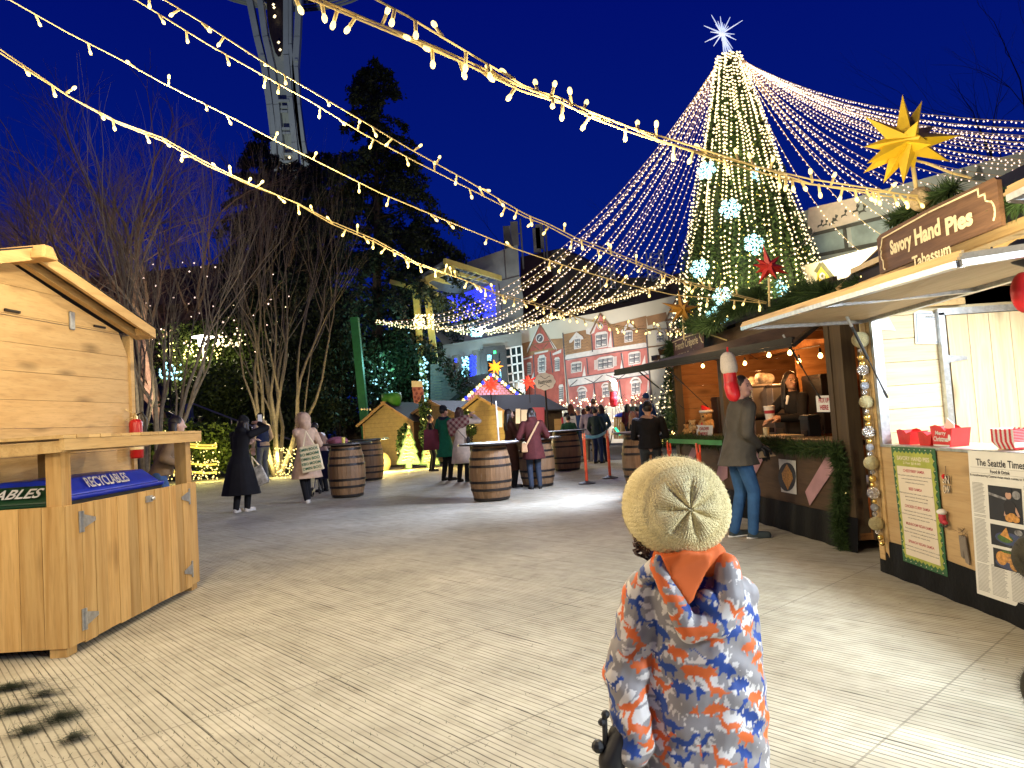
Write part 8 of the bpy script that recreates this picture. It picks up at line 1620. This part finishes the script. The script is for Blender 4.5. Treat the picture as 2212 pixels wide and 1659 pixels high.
# wrinkles
wv = .0022 * np.sin(co[:, 2] * 75 + co[:, 0] * 30 + 2 * np.sin(co[:, 0] * 22)) + .0022 * np.sin(co[:, 2] * 40 - co[:, 0] * 55 + 1.5 * np.sin(co[:, 2] * 17)); low = np.clip((1.05 - co[:, 2]) * 3, .4, 1.2); co2 = co + no * (wv * low)[:, None]; me.vertices.foreach_set('co', (co2 - np.array(WL[jo])).ravel())
trex = [(-1.1, -.15), (-.6, -.3), (-.2, -.35), (.1, -.15), (.35, .15), (.3, .35), (.45, .5), (.8, .48), (.95, .35), (.9, .22), (.7, .2), (.6, .12), (.62, -.02), (.5, .0), (.45, -.12), (.3, -.35), (.38, -.6), (.5, -.7), (.28, -.72), (.2, -.5), (.05, -.5), (.0, -.72), (-.15, -.72), (-.1, -.45), (-.5, -.42)]
bront = [(-1.2, .0), (-.7, -.1), (-.3, .12), (.1, .15), (.35, .05), (.55, .25), (.65, .55), (.85, .72), (1.1, .66), (1.15, .52), (.95, .54), (.85, .4), (.75, .0), (.5, -.25), (.48, -.6), (.3, -.6), (.28, -.3), (-.15, -.3), (-.2, -.6), (-.38, -.6), (-.38, -.28), (-.7, -.28)]
steg = [(-1.1, -.2), (-.75, -.02), (-.7, .22), (-.5, .08), (-.42, .42), (-.2, .18), (-.05, .55), (.12, .2), (.3, .45), (.4, .12), (.6, .22), (.68, -.05), (.95, -.15), (.98, -.3), (.7, -.32), (.5, -.3), (.48, -.62), (.32, -.62), (.28, -.35), (-.2, -.35), (-.25, -.62), (-.42, -.62), (-.45, -.32), (-.8, -.3)]
tric = [(-.9, -.1), (-.6, .2), (-.1, .32), (.3, .25), (.4, .5), (.62, .35), (.95, .42), (.78, .15), (1.0, .0), (.9, -.15), (.6, -.12), (.45, -.25), (.4, -.6), (.24, -.6), (.2, -.3), (-.25, -.3), (-.3, -.6), (-.46, -.6), (-.5, -.25)]
def inpoly(px, py, poly):
    r = np.zeros(len(px), bool); j = len(poly) - 1
    for i in range(len(poly)):
        xi, yi = poly[i]; xj, yj = poly[j]; c_ = ((yi > py) != (yj > py)) & (px < (xj - xi) * (py - yi) / (yj - yi + 1e-12) + xi); r ^= c_; j = i
    return r
cu = {'w': (.66, .62, .58), 'g': (.27, .25, .25), 'o': (.68, .13, .022), 'b': (.012, .055, .27)}
# unwrap: x + how far the surface wraps in y
u_ = co[:, 0] + np.sign(co[:, 0] - kb.x) * np.clip(co[:, 1] - (YK - .06), -0.02, .2) * .8; v_ = co[:, 2] - (co[:, 1] - YK) * .25; colr = np.tile(np.array(cu['w']), (nv, 1)); rd = random.Random(5)
order = ['g'] * 120 + ['o'] * 110 + ['b'] * 120; cells = []
for cidx, cn in enumerate(order):
    pass
def stamp(cn, step, size, ox, oy):
    global colr
    r_ = 0; y = .2 + oy
    while y < 1.15:
        x = kb.x - .45 + ox + (step * .5 if r_ % 2 else 0)
        while x < kb.x + .5:
            cx_, cy_ = x + rd.uniform(-.012, .012), y + rd.uniform(-.010, .010); s_ = size * rd.uniform(.9, 1.15); rot = rd.uniform(-.5, .5); fl = rd.choice((-1, 1)); shp = rd.choice((trex, bront, steg, tric)); dx = u_ - cx_; dy = v_ - cy_; near = (abs(dx) < s_ * 1.4) & (abs(dy) < s_ * 1.2); idx = np.nonzero(near)[0]
            if len(idx):
                a = (dx[idx] * math.cos(rot) + dy[idx] * math.sin(rot)) / s_ * fl; b_ = (-dx[idx] * math.sin(rot) + dy[idx] * math.cos(rot)) / s_; h_ = inpoly(a, b_, shp); colr[idx[h_]] = cu[cn]
            x += step
        y += step * .62; r_ += 1
stamp('g', .11, .062, 0, .01); stamp('g', .12, .055, .05, .03)
def lattice():
    yy = .15; r_ = 0
    while yy < 1.15:
        xx = kb.x - .5 + .031 * (r_ % 3); c_ = r_
        while xx < kb.x + .55:
            cn = 'obgob'[c_ % 5]; s_ = .037 * rd.uniform(.9, 1.15); rot = rd.uniform(-.35, .35) - .25; fl = rd.choice((-1, 1)); shp = (trex, bront, steg, tric)[rd.randrange(4)]; dx = u_ - xx - rd.uniform(-.006, .006); dy = v_ - yy - rd.uniform(-.005, .005); idx = np.nonzero((abs(dx) < s_ * 1.4) & (abs(dy) < s_ * 1.3))[0]; c_ += 1
            if len(idx):
                a = (dx[idx] * math.cos(rot) + dy[idx] * math.sin(rot)) / s_ * fl; b_ = (-dx[idx] * math.sin(rot) + dy[idx] * math.cos(rot)) / s_; colr[idx[inpoly(a, b_, shp)]] = cu[cn]
            xx += .067
        yy += .041; r_ += 1
lattice()
# cyclic sleeve seam and orange lining
ca = me.color_attributes.new('print', 'FLOAT_COLOR', 'POINT'); ca.data.foreach_set('color', np.concatenate([colr, np.ones((nv, 1))], 1).astype(np.float32).ravel())
mj, nj, bj = nodes_of('dino_print'); at_ = new(nj, "ShaderNodeVertexColor"); at_.layer_name = 'print'; nj.links.new(at_.outputs[0], bj.inputs['Base Color']); bj.inputs['Roughness'].default_value = .58; bump(nj, bj, noise(nj, coords(nj), 60, 4), .15, .004); me.materials.clear(); me.materials.append(mj)
for p in me.polygons: p.use_smooth = True
plain('lining_orange', (.58, .11, .015), .8, var=.15); lm = MB(); pts_l = [(1432, 1206), (1445, 1240), (1468, 1282), (1488, 1312), (1497, 1300), (1515, 1262), (1534, 1225), (1540, 1196), (1480, 1190)]
lm.poly([K(x, y, -.108 + .0012 * abs(1485 - x) * .4) for x, y in pts_l], (0, .03, 0)); lm.cap(K(1450, 1205, -.02), K(1530, 1205, -.02), .05, .05); lm.cap(K(1470, 1230, -.06), K(1492, 1290, -.085), .022, .010)
lo = lm.build('hood_lining', MT['lining_orange'], child); remesh(lo, .007, 2)
# curls
hr = MB(); rd = random.Random(3)
for i in range(26):
    x = 1372 + rd.random() * 110; y = 1165 + (x - 1372) * .25 + rd.uniform(-8, 10); p = K(x, y, .02 + rd.uniform(-.03, .03)); L = [p + Vector((.010 * math.cos(t * 2.2 + i), .010 * math.sin(t * 2.2 + i), -.007 * t)) for t in range(6 if x < 1400 else 3)]; hr.tube(L, .004, 5)
hr.cap(K(1400, 1165, .03), K(1480, 1190, .02), .04, .045); hr.cap(K(1392, 1150, .05), K(1400, 1170, .05), .035, .03); hr.build('hair', plain('hair_curl', (.045, .014, .008), .6, var=.5, scale=60), child, smooth=True)
m = MB(); m.cap(K(1440, 1198, .0), K(1510, 1200, .0), .045, .05); m.build('scarf', cloth('scarf_navy2', (.01, .012, .06)), child, smooth=True)
# knitted hat
ha = K(1500, 1103, -.155); hc = K(1452, 1092, .02); axd = (ha - hc).normalized(); Rh = .137
def knit():
    m, n, b_ = nodes_of('knit'); b_.inputs['Roughness'].default_value = .95; b_.inputs['Specular IOR Level'].default_value = .1; v = coords(n); vo = new(n, "ShaderNodeTexVoronoi"); vo.inputs['Scale'].default_value = 260; n.links.new(v, vo.inputs['Vector']); f = noise(n, v, 9, 5); c_ = mixc(n, ramp(n, f, .3, .7), (.74, .61, .30), (.90, .79, .47)); c_ = mixc(n, mth(n, 'MULTIPLY', ramp(n, vo.outputs['Distance'], .3, .9), .35), c_, (.40, .30, .12)); n.links.new(c_, b_.inputs['Base Color']); bump(n, b_, mth(n, 'SUBTRACT', mth(n, 'MULTIPLY', noise(n, v, 120, 3), .5), vo.outputs['Distance']), .9, .004); MT['knit'] = m
knit(); hm = MB(); NN = 252; x, y, _ = basis(axd); prof = [(.004, .148), (.014, .147), (.028, .146), (.045, .144), (.060, .140), (.074, .134), (.086, .126), (.092, .120), (.098, .112), (.107, .102), (.116, .088), (.124, .072), (.130, .054), (.134, .034), (.1365, .012), (.136, -.010), (.133, -.032), (.128, -.052), (.120, -.070), (.110, -.084), (.104, -.09), (.090, -.10), (.07, -.10)]
vs = []
for i, (r_, z) in enumerate(prof):
    for j in range(NN):
        a = 6.2832 * j / NN; g_ = math.exp(-((r_ - .045) / .035) ** 2) if z > .1 else 0; fold = abs(math.sin(a * 3.5)) ** .9; zz = z - .015 * g_ * (1 - fold) + .004 * g_ * fold - (.006 if abs(r_ - .095) < .004 and z > .1 else 0); rib = .0011 * math.cos(a * 63) * (1 if .03 < r_ else 0) * (1 if z > -.06 else .3) ; band = .0035 * math.cos(z * 110) * (z < .09); sag = (1 + .06 * math.cos(a - 2.6) + .025 * math.cos(2 * a + 1) + .010 * math.sin(5 * a)) if z < .10 else 1 + .02 * math.cos(2 * a + 1)
        rr_ = (r_ + band * .5) * sag + rib * (z < .118); zz += rib * (z >= .118); vs.append(hc + (x * math.cos(a) + y * math.sin(a)) * rr_ + axd * zz)
m_ = len(prof); hm.add(vs, [(i * NN + j, i * NN + (j + 1) % NN, (i + 1) * NN + (j + 1) % NN, (i + 1) * NN + j) for i in range(m_ - 1) for j in range(NN)] + [tuple(range(NN))]); ho = hm.build('knitted_hat', MT['knit'], child, smooth=True)
# fuzzy fringe hairs on the hat
fz = MB(); nf = 5000; aa = rng.uniform(0, 6.2832, nf); kk = rng.integers(3, m_ - 3, nf); pr_ = np.array(prof); r_ = pr_[kk, 0]; z_ = pr_[kk, 1]; X = np.array(tuple(x)); Y = np.array(tuple(y)); A_ = np.array(tuple(axd)); C_ = np.array(tuple(hc)); rad = X * np.cos(aa)[:, None] + Y * np.sin(aa)[:, None]; p0 = C_ + rad * r_[:, None] * (1 + .05 * np.cos(aa - 2.6) * (z_ < .1))[:, None] + A_ * z_[:, None]; dd = rad * np.clip(1 - z_ / .15, .1, 1)[:, None] + A_ * np.clip(z_ / .15, 0, 1)[:, None] + rng.normal(size=(nf, 3)) * .5; dd /= np.linalg.norm(dd, axis=1)[:, None]; tn = np.cross(dd, A_ + .01); tn /= np.linalg.norm(tn, axis=1)[:, None]
V = np.stack([p0 - tn * .0004, p0 + tn * .0004, p0 + dd * rng.uniform(.004, .009, (nf, 1))], 1).reshape(-1, 3); fz.np_add(V, np.arange(3 * nf).reshape(-1, 3)); fz.build('fuzz', MT['knit'], ho)
# fur-clad person leaving the frame at the right
rb = G(2330, 1640); rb.z = 0; m = MB(); pf_ = empty('person', rb, 'person mostly out of frame at the right edge in dark fuzzy clothes', 'person'); c1 = P(2232, 1205, 2.4); c2 = P(2232, 1490, 2.2); m.cap(Vector((rb.x + .1, 2.4, .6)), Vector((rb.x + .1, 2.4, 1.25)), .15, .17); m.ball(Vector((rb.x + .1, 2.4, 1.5)), .11, 12, 10); m.cap(Vector((rb.x + .05, 2.4, .6)), Vector((rb.x + .05, 2.4, .05)), .09, .07); m.cap(Vector((rb.x + .2, 2.4, .6)), Vector((rb.x + .2, 2.4, .05)), .09, .07); m.cap(Vector((rb.x, 2.4, 1.2)), c1 + Vector((.06, 0, 0)), .06, .05); remesh(m.build('body', cloth('fur_brown', (.05, .045, .03)), pf_), .015, 1)
m = MB(); m.ball(c1, (.062, .062, .075), 14, 10); m.ball(c2, (.03, .04, .06), 12, 8); k_ = m.build('cuff', MT['fur_brown'], pf_, smooth=True); m = MB()
for c_, n_ in ((c1, 900), (c2, 700)):
    d = rng.normal(size=(n_, 3)); d /= np.linalg.norm(d, axis=1)[:, None]; p0 = np.array(tuple(c_)) + d * np.array((.062, .062, .075) if c_ is c1 else (.03, .04, .06)) * .95; t_ = np.cross(d, [0, 0, 1.]); V = np.stack([p0 - t_ * .0012, p0 + t_ * .0012, p0 + d * rng.uniform(.012, .028, (n_, 1))], 1).reshape(-1, 3); m.np_add(V, np.arange(3 * n_).reshape(-1, 3))
m.build('fur', MT['fur_brown'], pf_)
